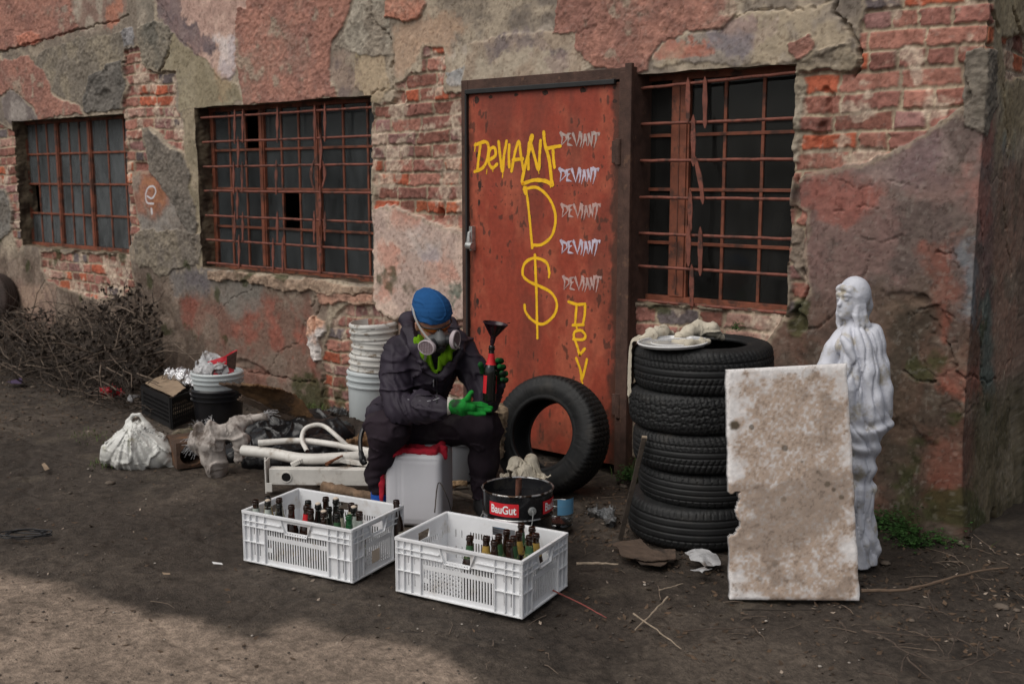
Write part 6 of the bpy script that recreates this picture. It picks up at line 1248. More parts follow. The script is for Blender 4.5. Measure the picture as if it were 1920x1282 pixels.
sheet('plastic_scrap', gp(1284, 1036, 1310, 1030, 1344, 1036, 1352, 1052, 1320, 1058, 1296, 1050, z=.02), m_film, .002, 'pale crumpled film between the tyres and the slab', 'plastic scrap', .03, seed=3)
sheet('plastic_scrap', gp(1296, 1064, 1320, 1062, 1334, 1070, 1316, 1076, z=.012), m_film, .002, 'small white film scrap just below the pale crumpled film', 'plastic scrap', .02, seed=4)
crump('plastic_scrap', [G(1112, 962, .01), G(1140, 962, .02), G(1146, 982, .012)], [.03, .035, .02], m_gfilm, 'grey crumpled film on the dirt right of the cut bottle', 'plastic scrap', 5, fold=.02)
sheet('paper_scrap', gp(398, 1053, 416, 1055, 418, 1058, 399, 1056, z=0), m_white, .001, 'tiny white sliver on the dirt left of the left crate', 'scrap', .002, seed=5); sheet('paper_scrap', gp(78, 870, 84, 868, 93, 878, 84, 881, z=0), m_card2, .002, 'small pale scrap on the dirt at the left', 'scrap', .004, seed=6)
sheet('paper_scrap', gp(304, 1072, 318, 1073, 319, 1076, 306, 1076, z=0), m_card2, .001, 'small beige scrap at the edge of the pale patch', 'scrap', .002, seed=7)
# logs and wood near the canister
stick('log', [G(608, 915, .03), G(640, 920, .035), G(690, 930, .03), G(720, 934, .03)], .035, mat('old_log', (.17, .11, .07), rough=.9, var=.5, vs=14, bump=.9, bs=40, dirt=(.07, .055, .04), ds=9), 'brown weathered log under the white beam', 'log', n=12, jit=.006, seed=7)
stick('branch', gp(840, 922, 870, 928, 902, 940, z=.02), .016, m_pale, 'pale thick branch between the canister and the right foot', 'branch', n=9, seed=8); crump('wood_chunk', [G(850, 908, .02), G(872, 906, .02)], [.022, .018], mat('split_wood', (.48, .32, .18), rough=.9, var=.3, vs=40, bump=.8, bs=80), 'chunk of freshly split yellow wood behind the canister', 'wood', 9, fold=.008)
stick('twig', [G(815, 960, .16)*1, PD(822, 905, 5.02), PD(838, 930, 5.0), G(848, 965, .02)], .0035, m_dkw, 'thin bent black twig standing against the canister', 'twig', n=5, jit=.001, seed=9)
bl = G(872, 760, .0); g = MB(); E_g = bucket((PD(872, 800, 5.95)[0], PD(872, 800, 5.95)[1], .01), .14, .30, mat('grey_tub_plastic', (.22, .23, .25), rough=.4, var=.1), 'grey plastic tub by the door behind the seated person', handle=False, name='grey_tub')
crump('wood_chunk', [PD(927, 764, 5.72), PD(938, 776, 5.70), PD(930, 810, 5.7), PD(930, 850, 5.7)], [.045, .05, .05, .05], mat('stump_wood', (.36, .27, .18), rough=.9, var=.4, vs=20, bump=.9, bs=50, dirt=(.1, .07, .05), ds=12), 'rough wood stump between the left knee and the leaning tyre', 'wood', 10, h=.008)
# ================================================================ WHITE FRAME PIECES
m_wm = mat('chipped_white_paint', (.64, .62, .58), rough=.45, var=.12, vs=10, dirt=(.26, .21, .16), ds=12, dr=(.52, .74), coat=.1)
def gz2(x, y, z): return G(x, y, z)
bA, bB = gz2(505, 912, .035), gz2(745, 915, .035); dvb = (bB-bA)/np.linalg.norm(bB-bA); nbm = np.cross(dvb, ZV); nbm = nbm if nbm@FH > 0 else -nbm
Ebm = empty('steel_beam', (bA[0], bA[1], 0), math.atan2(dvb[1], dvb[0]), 'white painted steel beam with an end bracket and a round hole, nearest of the white pieces', 'steel beam'); Lb = float(np.linalg.norm(bB-bA))
g = MB(); g.box(.0, Lb, 0, .055, .045, .135); g.build('beam', m_wm, Ebm, smooth=False, bevel=.004)
g = MB(); g.box(-.02, -.012, -.012, .075, .0, .18); g.box(-.012, .02, -.018, -.012, .01, .06); g.box(-.03, -.02, .02, .03, .12, .19); g.build('bracket', m_wm, Ebm, smooth=False, bevel=.002)
g = MB(); Mh = Matrix.Translation((.095, -.002, .09)) @ Matrix.Rotation(math.pi/2, 4, 'X'); g.lathe([(.0, .0), (.026, .0)], 24, M=Mh); g.build('hole', m_frm, Ebm); g = MB(); g.lathe([(.025, -.001), (.025, .004), (.030, .004), (.031, -.001)], 24, M=Mh); g.build('hole_rim', m_wm, Ebm)
def ppipe(name, pts, r, lab, cat='pipe', m=None, cap=True):
    g = MB(); c = cr(pts, 8); g.tube(c, r, 16, cap=False); o = g.build(name, m or m_wm, None); d = (c[1]-c[0]).normalized(); g = MB(); g.lathe([(0, .004), (r*.86, .004), (r*1.01, -.0008)], 16, M=Matrix.Translation(c[0]) @ d.to_track_quat('Z', 'Y').to_matrix().to_4x4()); g.build('open_end', m_blk, o); return tag(o, lab, cat, 'white painted steel pieces left of the person')
ppipe('pipe', [gz2(456, 844, .16), gz2(510, 850, .165), gz2(570, 860, .165), gz2(640, 858, .17), gz2(720, 852, .17)], .031, 'thickest white steel pipe, its open end near the sack')
ppipe('pipe', [gz2(484, 830, .22), gz2(560, 826, .225), gz2(620, 832, .22), gz2(680, 843, .20), gz2(720, 850, .19)], .0175, 'thinner white pipe lying above the thick one')
ppipe('pipe', [gz2(576, 846, .20), gz2(566, 824, .24), gz2(572, 804, .29), gz2(592, 796, .31), gz2(610, 800, .30), gz2(630, 816, .27), gz2(650, 834, .22)], .0125, 'thin white pipe bent into a hoop')
g = MB(); pts = cr([gz2(546, 872, .14), gz2(562, 864, .16), gz2(580, 858, .17), gz2(620, 858, .17), gz2(660, 866, .155), gz2(720, 872, .15)], 5)
for a, b in zip(pts[:-1], pts[1:]): g.bar(a, b, .03, .022)
tag(g.build('steel_strip', m_wm, None, smooth=False, bevel=.002), 'white flat steel bar with a kink, between the thick pipe and the beam', 'steel bar', 'white painted steel pieces left of the person')
stick('rusty_bar', [gz2(612, 870, .175), gz2(628, 861, .185), gz2(642, 854, .19)], .010, mat('orange_rust', (.19, .07, .03), rough=.85, var=.4, vs=40, bump=.5, bs=120), 'short rusty orange rod lying on the white pieces', 'rod', n=10, jit=.0, seed=3)
# ================================================================ BLACK FILM, FIBREBOARD, SACK
m_bfilm = mat('black_plastic_film', (.010, .010, .011), rough=.28, var=.3, vs=14, bump=.5, bs=20, spec=.5)
rag('plastic_sheet', [([G(470, 868, .02), G(530, 860, .04), G(600, 850, .05), G(660, 850, .05)], [.06, .09, .10, .08]), ([G(440, 850, .03), G(500, 835, .06), G(570, 820, .09), G(640, 815, .08)], [.07, .11, .13, .10]), ([G(430, 825, .03), G(520, 800, .08), G(600, 795, .06)], [.05, .12, .10])], m_bfilm, .010, .05, .02, 7, lab='black plastic sheeting heaped under the white pieces', cat='plastic sheet', seed=31)
m_fib = mat('torn_fibreboard', (.17, .095, .045), rough=.95, var=.35, vs=14, bump=.8, bs=70, dirt=(.07, .045, .03), ds=6, dr=(.45, .62))
def board(name, c4, m, th, lab, cat, seed, rag_=.02, bend=.02):
    nu_, nv_ = 60, 36; U, W = np.meshgrid(np.linspace(0, 1, nu_), np.linspace(0, 1, nv_), indexing='ij'); A, B, C_, D_ = [np.array(q) for q in c4]
    P_ = A*((1-U)*(1-W))[..., None]+B*(U*(1-W))[..., None]+C_*(U*W)[..., None]+D_*((1-U)*W)[..., None]; e = np.minimum(np.minimum(U, 1-U), np.minimum(W, 1-W))
    n1_ = fb2(U*3, W*3, 6, seed, 4); ctr = (A+B+C_+D_)/4; P_ = P_+(ctr-P_)*(rag_*n1_*(e < .06)*3)[..., None]; P_[..., 2] += bend*fb2(U, W, 2, seed+3, 3)+.003*fb2(U, W, 20, seed+4, 2)
    i, j = np.meshgrid(np.arange(nu_-1), np.arange(nv_-1), indexing='ij'); b = (i*nv_+j).ravel(); o = link(name, npmesh(P_.reshape(-1, 3), np.stack([b, b+nv_, b+nv_+1, b+1], 1)), m); s = o.modifiers.new('s', 'SOLIDIFY'); s.thickness = th; s.offset = -1; return tag(o, lab, cat)
board('fibreboard', [G(412, 724, .42), G(600, 800, .14), G(556, 738, .36), G(480, 728, .44)], m_fib, .016, 'torn brown fibreboard sheet sloping down behind the white pieces', 'board', 41)
board('board', [G(445, 752, .30), G(590, 815, .10), G(600, 800, .15), G(455, 742, .34)], m_card, .008, 'dark wet board just under the torn fibreboard', 'board', 42, bend=.01)
board('board', [G(602, 800, .08), G(690, 850, .05), G(700, 790, .12), G(622, 772, .20)], mat('dark_board', (.035, .026, .020), rough=.85, var=.4, vs=10, bump=.5, bs=50), .012, 'dark brown board propped left of the person\'s hip', 'board', 43)
crump('wood_chunk', [G(655, 835, .13), G(680, 826, .14), G(694, 818, .14)], [.035, .045, .04], m_fib, 'lump of brown wood beside the person\'s right knee', 'wood', 44, h=.007, fold=.012)
crump('plastic_scrap', [G(612, 778, .02), G(630, 776, .05), G(645, 772, .04)], [.03, .05, .03], m_gfilm, 'grey crumpled film by the foot of the wall', 'plastic scrap', 45, h=.007, fold=.02)
dS = float((G(404, 900)-CAMP)@FH)+.03
s_ = lambda x, y, z: PD(x, y, dS+.10-.25*z*0+(.06 if y < 800 else 0))
rag('sack', [([s_(398, 802, .24), s_(396, 830, .18), s_(402, 862, .13), s_(404, 884, .07), s_(405, 902, .025)], [.045, .082, .072, .056, .012]), ([s_(372, 800, .22), s_(368, 830, .18), s_(372, 845, .14)], [.035, .040, .02]), ([s_(420, 808, .24), s_(446, 796, .25), s_(466, 785, .27), s_(498, 779, .28)], [.050, .040, .032, .030]), ([s_(438, 806, .24), s_(450, 826, .18), s_(448, 850, .13), s_(444, 872, .06)], [.045, .048, .030, .010])], m_sack, .0055, .022, .014, 8, lab='dirty frayed white woven sack draped over the junk', cat='sack', seed=51)
so2 = bpy.data.objects['sack']; P_s = [v.co.copy() for v in so2.data.vertices]
g = MB(); rr = random.Random(9)
for k in range(120):
    c0 = Vector(s_(*rr.choice([(358, 835, .17), (362, 845, .14), (360, 820, .19), (372, 790, .25), (384, 782, .27), (500, 778, .29), (508, 782, .27), (496, 772, .3), (395, 788, .26)]))); p = min(rr.sample(P_s, 400), key=lambda v: (v-c0).length+rr.uniform(0, .05)); d = (c0-Vector(s_(410, 830, .18))).normalized()*.7+Vector((rr.uniform(-.6, .6), rr.uniform(-.6, .6), rr.uniform(-.6, .5)))
    L = rr.uniform(.02, .06); g.tube([p, p+d*L*.5+Vector((0, 0, .006)), p+d*L+Vector((0, 0, -.008))], .0011, 4)
tag(g.build('frayed_threads', m_film, so2), kind='stuff')
# rusty duct
dA, dB_ = G(332, 880), G(392, 872); dd3 = (dB_-dA); Ed = empty('metal_duct', (dA[0], dA[1], 0), math.atan2(dd3[1], dd3[0]), 'rusty square metal duct lying on its side by the plastic bag', 'duct'); Ld = float(np.linalg.norm(dd3))*.98; hd = .155
g = MB()
n = 32
vs = []; 
for k in range(n):
    a = 2*math.pi*k/n; c_, s__ = math.cos(a), math.sin(a); q = max(abs(c_), abs(s__)); vs += [(Ld/2+c_/q*Ld/2, 0, hd/2+s__/q*hd/2), (Ld/2+c_*Ld*.40, -.004, hd/2+s__*hd*.40), (Ld/2+c_*Ld*.40, .20, hd/2+s__*hd*.40), (Ld/2+c_/q*Ld/2, .24, hd/2+s__/q*hd/2)]
fs_ = []
for k in range(n):
    b = 4*k; c_ = 4*((k+1) % n); fs_ += [(b, c_, c_+1, b+1), (b+1, c_+1, c_+2, b+2), (b, b+3, c_+3, c_)]
g.add(vs, fs_); g.build('shell', mat('brown_rust_steel', (.085, .05, .033), rough=.7, var=.4, vs=16, bump=.5, bs=90, dirt=(.16, .08, .04), ds=9), Ed, ang=30)
g = MB(); g.lathe([(0, 0), (Ld*.40, 0)], 24, M=Matrix.Translation((Ld/2, .198, hd/2)) @ Matrix.Rotation(math.pi/2, 4, 'X')); g.build('back_plate', m_blk, Ed)
crump('stone', [G(338, 822, .03), G(356, 818, .04)], [.06, .055], mat('mossy_stone', (.12, .10, .07), rough=.95, var=.4, vs=20, dirt=(.09, .10, .02), ds=8, bump=.8, bs=60), 'small mossy stone block behind the plastic bag', 'stone', 52, h=.008, fold=.006)
# ================================================================ PLASTIC BAG
m_bag = mat('thin_white_plastic', (.64, .64, .61), rough=.3, var=.08, vs=14, dirt=(.36, .35, .24), ds=9, dr=(.56, .72), sss=.15, spec=.5)
dG = float((G(258, 874)-CAMP)@FH)+.06
b_ = lambda x, y, z: PD(x, y, dG)
def bagf(P):
    X, Y, Z = P; w = .012*fb3(X, Y, Z, 6, 61); W_ = (X+w, Y-w, Z+w)
    f = chain(W_, [b_(214, 850, .07), b_(255, 846, .09), b_(298, 850, .08)], [.075, .120, .088], .06); f = smin(f, chain(W_, [b_(232, 830, .15), b_(262, 820, .19), b_(290, 828, .16)], [.06, .09, .06], .04), .06)
    f = smin(f, chain(W_, [b_(320, 866, .05), b_(322, 880, .02)], [.035, .02]), .03); f = smin(f, chain(W_, [b_(198, 862, .06), b_(189, 868, .04)], [.025, .006]), .03)
    top = b_(252, 790, .30); dx = (X-top[0])*RT[0]+(Y-top[1])*RT[1]; dz = top[2]-Z; ang = np.arctan2(dx, np.maximum(dz, .02)); g = fb2(ang*2.2, Z*.8, 6, 62, 3)
    up_f = sst(.06, .16, Z); f += .003*up_f*np.sin(ang*22+9*g+6*fb3(X, Y, Z, 5, 66, 2))+.010*g-.010*sst(.26, 0, np.abs(fb3(X, Y, Z, 8, 63, 1)))-.005*sst(.2, 0, np.abs(fb3(X, Y, Z, 15, 64, 1)))+.004
    f = smin(f, chain(P, [b_(240, 806, .25), b_(240, 790, .30), b_(249, 778, .34), b_(262, 777, .34), b_(276, 796, .28), b_(284, 815, .20)], [.026, .014, .010, .010, .016, .03], .01), .02); f = smin(f, chain(P, [b_(233, 812, .24), b_(222, 818, .22), b_(218, 832, .16)], [.02, .018, .03], .01), .02)
    return f
tag(solid('plastic_bag', bagf, *bbx([b_(190, 868, .04), b_(322, 880, .02), b_(250, 775, .34), b_(255, 830, .2)], .14), .0062, m_bag), 'tied white plastic carrier bag of rubbish on the dirt', 'plastic bag')
# ================================================================ BLACK LATTICE CRATE, BUCKETS OF RUBBISH
m_bcr = mat('black_crate_plastic', (.012, .012, .013), rough=.5, var=.2)
k0, k1, k2 = G(323, 806), G(270, 778), G(383, 782); e1 = k1-k0; e2 = k2-k0; w1 = float(np.linalg.norm(e1)); w2 = float(np.linalg.norm(e2)); Ek = empty('lattice_crate', (k0[0], k0[1], .01), 0, 'small black lattice crate with scrap piled on top', 'crate'); HK = .21
def latt(W): 
    hs = []; nx = int(W/.026)
    for i in range(nx):
        for j in range(5): a = .02+i*(W-.04)/nx; hs.append((a, a+(W-.04)/nx*.66, .03+j*.029, .03+j*.029+.021))
    return hs
for e, W, nm, off in ((e1, w1, 'side', (0, 0)), (e2, w2, 'side', (0, 0)), (e1, w1, 'side', e2), (e2, w2, 'side', e1)):
    g = MB(); Mx = Matrix.Translation((off[0], off[1], 0)) @ Matrix.Rotation(math.atan2(e[1], e[0]), 4, 'Z'); panel(g, W, HK, .006, latt(W), Mx); g.box(-.004, W+.004, -.007, .012, HK-.016, HK, M=Mx); g.box(-.005, .012, -.007, .0125, 0, HK-.016, M=Mx); g.build(nm, m_bcr, Ek, smooth=False)
K = lambda a, b, z: np.array([k0[0], k0[1], 0])+np.array([e1[0], e1[1], 0])*a+np.array([e2[0], e2[1], 0])*b+ZV*z
sheet('cardboard', [K(.95, .05, HK+.02), K(.0, .08, HK+.02), K(.05, .5, HK+.03), K(.9, .8, HK+.05)], m_card2, .004, 'pale brown cardboard piece lying on the black crate', 'cardboard', .012, seed=8)
sheet('cardboard', [K(.9, .1, .05), K(.1, .1, .05), K(.1, .9, .07), K(.9, .9, .07)], m_card2, .02, 'tan cardboard inside the black lattice crate', 'cardboard', .01, seed=9)
m_foil = mat('foil', (.75, .75, .77), rough=.22, metal=1, var=.1, bump=.9, bs=26, bd=.03)
crump('foil', [K(.62, .62, HK+.075), K(.30, .75, HK+.07), K(.05, .80, HK+.03)], [.05, .055, .03], m_foil, 'crumpled shiny silver foil on the black crate', 'foil', 71, fold=.022, fr=16)
crump('foil', [K(-.02, .75, HK-.02), K(-.05, .95, HK-.06)], [.035, .03], mat('dull_film', (.16, .18, .20), rough=.25, var=.3, bump=.8, bs=30), 'dull grey film between the black crate and black bucket', 'film', 72, fold=.02, fr=18)
q0 = G(404, 806)+FH*.10; bucket((q0[0], q0[1], .01), .175, .27, mat('black_bucket_plastic', (.012, .012, .014), rough=.3, var=.2, dirt=(.12, .12, .12), ds=6, dr=(.62, .75)), 'black bucket with a white bucket standing in it', handle=False, wall=.004)
bucket((q0[0], q0[1], .14), .168, .25, m_buckc, 'white bucket of rubbish set into the black bucket', handle=True, rz=.3, ha=.9)
qz = lambda x, y, z: np.array([q0[0], q0[1], z])+RT*x+TW*y
crump('rubbish_bag', [qz(-.06, .03, .38), qz(-.05, .0, .44), qz(.04, .05, .41)], [.085, .075, .06], m_film, 'crumpled clear bag stuffed in the white bucket of rubbish', 'plastic bag', 73, h=.006, fold=.02, fr=14)
m_pkt = mat('red_packet', (.55, .015, .03), rough=.35, var=.1, bump=.4, bs=25, coat=.3); pk = [qz(-.05, .07, .455), qz(.02, .10, .35), qz(.13, .06, .39), qz(.15, .03, .53)]
o = sheet('packet', pk, m_pkt, .008, 'red snack packet sticking out of the white bucket', 'packet', .012, seed=11)
g = MB(); g.add([qz(.09, .080, .50), qz(.152, .045, .535), qz(.145, .075, .41), qz(.095, .10, .43)], [(0, 1, 2, 3)]); g.build('dark_print', m_blk, o, smooth=False); g = MB(); g.add([qz(.0, .115, .43), qz(.09, .115, .475), qz(.092, .115, .468), qz(.0, .115, .42)], [(0, 1, 2, 3)]); g.add([qz(.06, .112, .39), qz(.10, .105, .44), qz(.11, .10, .40), qz(.07, .108, .38)], [(0, 1, 2, 3)]); g.build('pale_print', m_film, o, smooth=False)
crump('wrapper', [G(185, 735, .02), G(205, 732, .05), G(228, 736, .03)], [.03, .045, .03], m_pkt, 'crumpled pink-red wrapper by the dry brush', 'wrapper', 74, h=.007, fold=.02)
crump('paper_scrap', [G(246, 747, .03), G(256, 745, .03)], [.035, .03], m_film, 'white paper ball left of the black crate', 'paper', 75, h=.007); stick('bottle_neck', [G(165, 738, .03), G(188, 732, .03)], .03, m_bcr, 'black plastic tube by the red wrapper', 'tube', n=10, jit=0)
sheet('wrapper', gp(12, 716, 40, 712, 46, 718, 20, 720, z=.01), mat('violet_wrapper', (.10, .07, .14), rough=.5), .003, 'flat violet wrapper at the left edge by the brush', 'wrapper', .02, seed=12)
wt = link('tyre', tyre_mesh(.30, .19, .18, 2, 12), mat('brown_dusty_tyre', (.035, .022, .018), rough=.8, var=.3)); wc_ = V(-14, 566, -.16); wt.location = wc_; wt.rotation_euler = Vector((.25, -1, .2)).to_track_quat('Z', 'Y').to_euler(); tag(wt, 'old brown tyre against the wall, cut off by the left edge', 'tyre')
# ================================================================ DRY BRUSH PILE
m_br1 = mat('dry_brush_bark', (.050, .038, .030), rough=.9, var=.5, vs=6); m_br2 = mat('light_branch', (.14, .105, .080), rough=.9, var=.4, vs=9); m_leaf = mat('dead_leaves', (.038, .027, .020), rough=.9, var=.6, vs=12); m_lit = mat('leaf_litter_mat', (.085, .055, .035), rough=.9, var=.7, vs=14)
def tubes_np(curves, rad, n=4):
    vs = []; fs = []
    for c, r in zip(curves, rad):
        b = len(vs); k = len(c)
        for i, p in enumerate(c):
            d = c[min(i+1, k-1)]-c[max(i-1, 0)]; d = d/(np.linalg.norm(d)+1e-9); a = np.cross(d, [.3, .2, .9]); a /= np.linalg.norm(a)+1e-9; e = np.cross(d, a); rr_ = r*(1-.7*i/k)
            for q in range(n): t = 2*math.pi*q/n; vs.append(p+(a*math.cos(t)+e*math.sin(t))*rr_)
        fs += [(b+i*n+q, b+i*n+(q+1) % n, b+(i+1)*n+(q+1) % n, b+(i+1)*n+q) for i in range(k-1) for q in range(n)]
    return np.array(vs), np.array(fs)
rs_ = np.random.RandomState(3)
def mound(px):  # top of the brush in the photo, in metres, along the wall
    return np.interp(px, [-60, 20, 80, 130, 190, 260, 300, 325], [.60, .50, .55, .55, .85, .95, .70, .10])
cur, rad = [], []
for k in range(1150):
    x = -70+345*rs_.rand()**.85; y0 = rs_.uniform(.02, 1); h0 = mound(x); base = V(x, 600, -.10-.95*rs_.rand()**1.4*(1 if x < 280 else .5)); base[2] = h0*.85*rs_.rand()**1.1*(1-.55*min(1, (-base[1])/1.1))
    d = rs_.normal(0, 1, 3)*[1, .45, .55]; d[2] = abs(d[2])*.5 if rs_.rand() < .5 else d[2]; d /= np.linalg.norm(d); L = rs_.uniform(.15, .50)*(1.4 if k < 300 and x < 220 else 1); c = []; p = base.copy()
    for i in range(7):
        c.append(p.copy()); d = d+rs_.normal(0, .22, 3); d[2] -= .05; d /= np.linalg.norm(d); p = p+d*L/6; p[2] = max(p[2], .01); p[1] = min(p[1], -.04)
    cur.append(c); rad.append(rs_.uniform(.0022, .006))
v, q = tubes_np(cur[300:], rad[300:]); v2, q2 = tubes_np(cur[:300], [r*1.35 for r in rad[:300]]); tag(link('brush_twigs', npmesh(v2, q2), m_br2), 'paler twigs sticking out of the dry brush heap', 'twigs', kind='stuff'); tag(link('brush_pile', npmesh(v, q), m_br1), 'heap of dry tangled branches and dead leaves against the wall', 'brush pile', kind='stuff')
def leaves(name, pos, size, m, flat_=.5, **kw):
    n = len(pos); s = size*rs_.uniform(.5, 1.4, n); a = rs_.uniform(0, 6.283, n); u = np.stack([np.cos(a), np.sin(a), rs_.normal(0, flat_, n)], 1); u /= np.linalg.norm(u, axis=1)[:, None]; w = np.cross(u, rs_.normal(0, flat_, (n, 3))+[0, 0, 1]); w /= np.linalg.norm(w, axis=1)[:, None]; up_ = np.cross(u, w)
    s = s[:, None]; P4 = np.stack([pos-u*s, pos+w*s*.5+up_*s*.18, pos+u*s, pos-w*s*.5+up_*s*.1], 1); q = np.arange(n*4).reshape(n, 4); o = link(name, npmesh(P4.reshape(-1, 3), q), m, smooth=False); return tag(o, **kw)
n = 3800; xs = -70+372*rs_.rand(n)**.55; pos = np.array([V(x, 600, -.08-.8*r**1.3) for x, r in zip(xs, rs_.rand(n))]); hh_ = mound(xs); pos[:, 2] = np.clip(hh_*.9*rs_.rand(n)**1.0*(1-.45*np.clip(-pos[:, 1], 0, 1)), .01, 2)+.0
leaves('dead_leaves', pos, .026, m_leaf, .8, label='dead brown leaves caught in the brush heap', cat='dead leaves', kind='stuff')
for i, (p, z_, r, lab) in enumerate((((195, 578, 240, 582, 300, 625, 372, 682), (.95, .92, .66, .40), .008, 'longest arching branch, its tip reaching right along the wall'), ((8, 605, 40, 622, 62, 640, 82, 664), (.55, .48, .40, .3), .012, 'thick pale branch at the far left sloping down'), ((20, 655, 90, 655, 160, 630, 230, 640), (.38, .4, .45, .42), .010, 'bent pale branch lying across the middle of the brush'),
                              ((140, 745, 170, 700, 200, 660, 180, 640), (.06, .22, .35, .42), .008, 'curved pale branch standing up from the front of the brush'), ((56, 640, 100, 625, 150, 632, 190, 600), (.45, .5, .5, .6), .009, 'branch rising to the right above the middle one'), ((2, 658, 60, 670, 100, 672, 140, 690), (.3, .27, .26, .2), .009, 'branch lying low at the left front of the brush'),
                              ((115, 660, 130, 690, 150, 710, 160, 740), (.36, .25, .17, .06), .009, 'kinked branch hanging down the front of the brush'), ((145, 570, 135, 600, 125, 640, 120, 655), (.98, .8, .5, .4), .006, 'slender upright twig with its tip against the wall'))):
    stick('branch', [V(p[2*k], p[2*k+1], -.25-.35*(k % 2)*.4) for k in range(4)], r, m_br2, lab, 'branch', 'long branches in the dry brush heap', n=6, jit=.012, seed=80+i)
# ================================================================ LITTER, PEBBLES, PLANTS
def along(n, x0, x1, d0, d1, pw_=1.6):
    xs = rs_.uniform(x0, x1, n); ys = -(d0+(d1-d0)*rs_.rand(n)**pw_); i = np.searchsorted(gxs, xs); j = np.searchsorted(gys, ys); return np.stack([xs, ys, gh[np.clip(i, 0, len(gxs)-1), np.clip(j, 0, len(gys)-1)]+.004], 1)
LP = np.concatenate([along(1500, -3.4, -.4, .02, 1.1), along(500, -3.2, -1.0, .5, 1.9, 1.2), along(2600, -11, -7, .3, 2.0, 1.5), along(900, -7.2, -3.6, .02, 1.5), along(260, -7, -.6, 1.2, 3.4, 1)])
leaves('leaf_litter', LP, .014, m_lit, .35, label='brown leaf litter and chips scattered along the foot of the wall', cat='leaf litter', kind='stuff')
LP = np.concatenate([along(260, -3.4, -.4, .02, 1.1), along(160, -11, -7, .4, 1.8), along(120, -7, -1, .5, 3.5, 1)]); leaves('pale_litter', LP, .010, mat('pale_chips', (.30, .24, .19), rough=.8, var=.5, vs=9), .35, label='small pale paper and wood chips scattered on the dirt', cat='litter', kind='stuff')
def pebbles(name, pos, size, m, **kw):
    t = MB(); t.lathe([(0, -.5), (.7, -.3), (1, 0), (.6, .45), (0, .6)], 6); tv = np.array(t.v); tf = np.array([f for f in t.f if len(f) == 4]); n = len(pos); s = size*rs_.uniform(.3, 1.5, n)**1.5; a = rs_.uniform(0, 6.28, n)
    V3 = np.empty((n, len(tv), 3)); ex = rs_.uniform(.6, 1.3, (n, 1)); V3[..., 0] = (tv[:, 0]*np.cos(a)[:, None]-tv[:, 1]*np.sin(a)[:, None]*ex)*s[:, None]; V3[..., 1] = (tv[:, 0]*np.sin(a)[:, None]+tv[:, 1]*np.cos(a)[:, None]*ex)*s[:, None]; V3[..., 2] = tv[:, 2]*s[:, None]*.7; V3 += pos[:, None, :]; q = (tf[None]+np.arange(n)[:, None, None]*len(tv)).reshape(-1, 4)
    return tag(link(name, npmesh(V3.reshape(-1, 3), q), m), **kw)
pebbles('gravel', np.concatenate([along(2600, -8.5, -.5, .2, 3.7, .7), along(900, -11, -7, .5, 3, 1)]), .0038, mat('gravel_stone', (.095, .08, .068), rough=.9, var=.6, vs=3), label='small stones and clods strewn over the dirt', cat='gravel', kind='stuff')
pebbles('stones', np.concatenate([along(70, -3.4, -.5, .05, 1.3), along(60, -8, -3.4, .3, 2.5), along(60, -11, -7, .5, 2.5)]), .016, mat('rubble_stone', (.12, .095, .075), rough=.95, var=.5, vs=9), label='loose stones and mortar lumps lying along the wall', cat='stones', kind='stuff')
pebbles('white_specks', along(150, -8, -.6, .8, 3.7, .8), .0045, mat('pale_stone', (.36, .32, .28), rough=.8, var=.3, vs=3), label='tiny pale stones dotted over the dirt', cat='gravel', kind='stuff')
cur, rad = [], []
for p in np.concatenate([along(130, -3.0, -.5, .1, 1.3), along(160, -11, -7, .3, 1.6), along(60, -6.5, -3, .1, 1.2), along(50, -4, -.7, 1.3, 3.2, 1)]):
    d = rs_.normal(0, 1, 3)*[1, 1, .12]; d /= np.linalg.norm(d); L = rs_.uniform(.04, .16); cur.append([p+d*L*t+rs_.normal(0, .004, 3)*[1, 1, .3]+[0, 0, .004+.02*t*(1-t)] for t in (0, .33, .66, 1)]); rad.append(rs_.uniform(.0012, .003))
v, q = tubes_np(cur, rad); tag(link('fine_twigs', npmesh(v, q), m_br2), 'fine twigs and stalks littering the dirt by the wall', 'twigs', kind='stuff')
m_green = mat('green_leaves', (.032, .085, .018), rough=.55, var=.5, vs=14, sss=.05); m_grass = mat('grass', (.07, .11, .022), rough=.7, var=.4, vs=14)
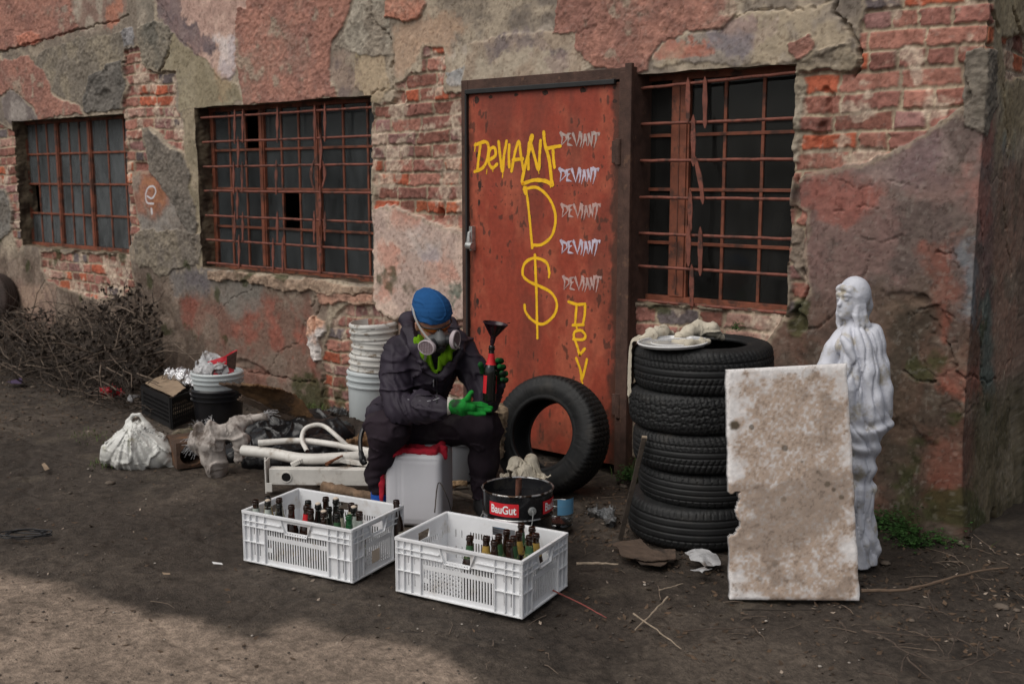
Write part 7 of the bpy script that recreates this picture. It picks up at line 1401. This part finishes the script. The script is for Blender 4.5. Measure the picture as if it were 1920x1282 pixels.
def herb(name, c, r, h, n, lab, size=.016, seed=0):
    rr = np.random.RandomState(seed); P4 = []; cur, rad = [], []; E_ = empty(name, tuple(c), 0, lab, 'plant'); 
    for k in range(n):
        a = rr.uniform(0, 6.28); ro = r*rr.rand()**.6; tip = np.array([math.cos(a)*ro, math.sin(a)*ro, h*rr.uniform(.2, 1)*(1-.5*ro/r)]); cur.append([np.array([0, 0, 0.])+tip*t*np.array([1, 1, 1])+np.array([0, 0, .03*math.sin(t*3.1)]) for t in (0, .4, .75, 1)]); rad.append(.0014)
        for s in range(7):
            t = .45+.55*s/6; o = tip*t+rr.normal(0, .012, 3); b = rr.uniform(0, 6.28); u = np.array([math.cos(b), math.sin(b), rr.uniform(-.4, .3)])*size*rr.uniform(.6, 1.3); w = np.cross(u, [0, 0, 1])*.55; up_ = np.array([0, 0, size*.25]); P4 += [o-u*.2, o+u*.4+w+up_, o+u, o+u*.4-w+up_]
    m_ = npmesh(np.array(P4), np.arange(len(P4)).reshape(-1, 4)); link('leaves', m_, m_green, E_, smooth=False); v, q = tubes_np(cur, rad); link('stems', npmesh(v, q), m_green, E_); return E_
c = G(1722, 1012, .0); herb('weed', (c[0], c[1], .01), .26, .20, 130, 'low leafy green weed at the foot of the wall right of the statue', seed=1)
c = G(1672, 985, .0); herb('weed', (c[0], min(c[1], -.1), .01), .14, .15, 40, 'smaller green weed just right of the statue base', seed=2)
c = G(1712, 1030); herb('weed', (c[0], c[1], .01), .10, .08, 25, 'lowest clump of green leaves right of the statue', seed=5)
c = G(1182, 905); herb('weed', (c[0], c[1]-.0, .01), .12, .16, 22, 'sparse weed between the door frame and the tyre stack', seed=3)
c = V(1381, 618, -.06); herb('weed', (c[0], c[1], c[2]), .05, .04, 9, 'tiny weed growing in the wall under the barred window', size=.012, seed=4)
def tuft(c, n, r, h, lab, seed):
    rr = np.random.RandomState(seed); P3 = []
    for k in range(n):
        o = np.array([c[0]+rr.normal(0, r), c[1]+rr.normal(0, r*.5), c[2]]); a = rr.uniform(0, 6.28); d = np.array([math.cos(a), math.sin(a), 0]); w = np.cross(d, ZV)*.0022; L = h*rr.uniform(.5, 1.2); m1 = o+ZV*L*.6+d*L*.2; t = o+ZV*L*.85+d*L*.6; P3 += [o-w, o+w, m1+w*.8, m1-w*.8, m1-w*.8, m1+w*.8, t+w*.1, t-w*.1]
    tag(link('grass_tuft', npmesh(np.array(P3), np.arange(len(P3)).reshape(-1, 4)), m_grass, smooth=False), lab, 'grass', kind='stuff')
for i, (x, y, n, r, h, lab) in enumerate(((598, 770, 160, .16, .07, 'green grass tuft at the foot of the brick pier'), (1190, 893, 90, .06, .10, 'grass tuft at the foot of the door frame'), (170, 820, 60, .12, .03, 'thin grass on the dirt left of the plastic bag'), (1885, 930, 70, .08, .08, 'grass at the foot of the side wall'), (186, 872, 40, .06, .03, 'sparse grass in front of the plastic bag'))): c = G(x, y); tuft((c[0], min(c[1], -.05) if c[0] < XC else c[1], 0), n, r, h, lab, i)
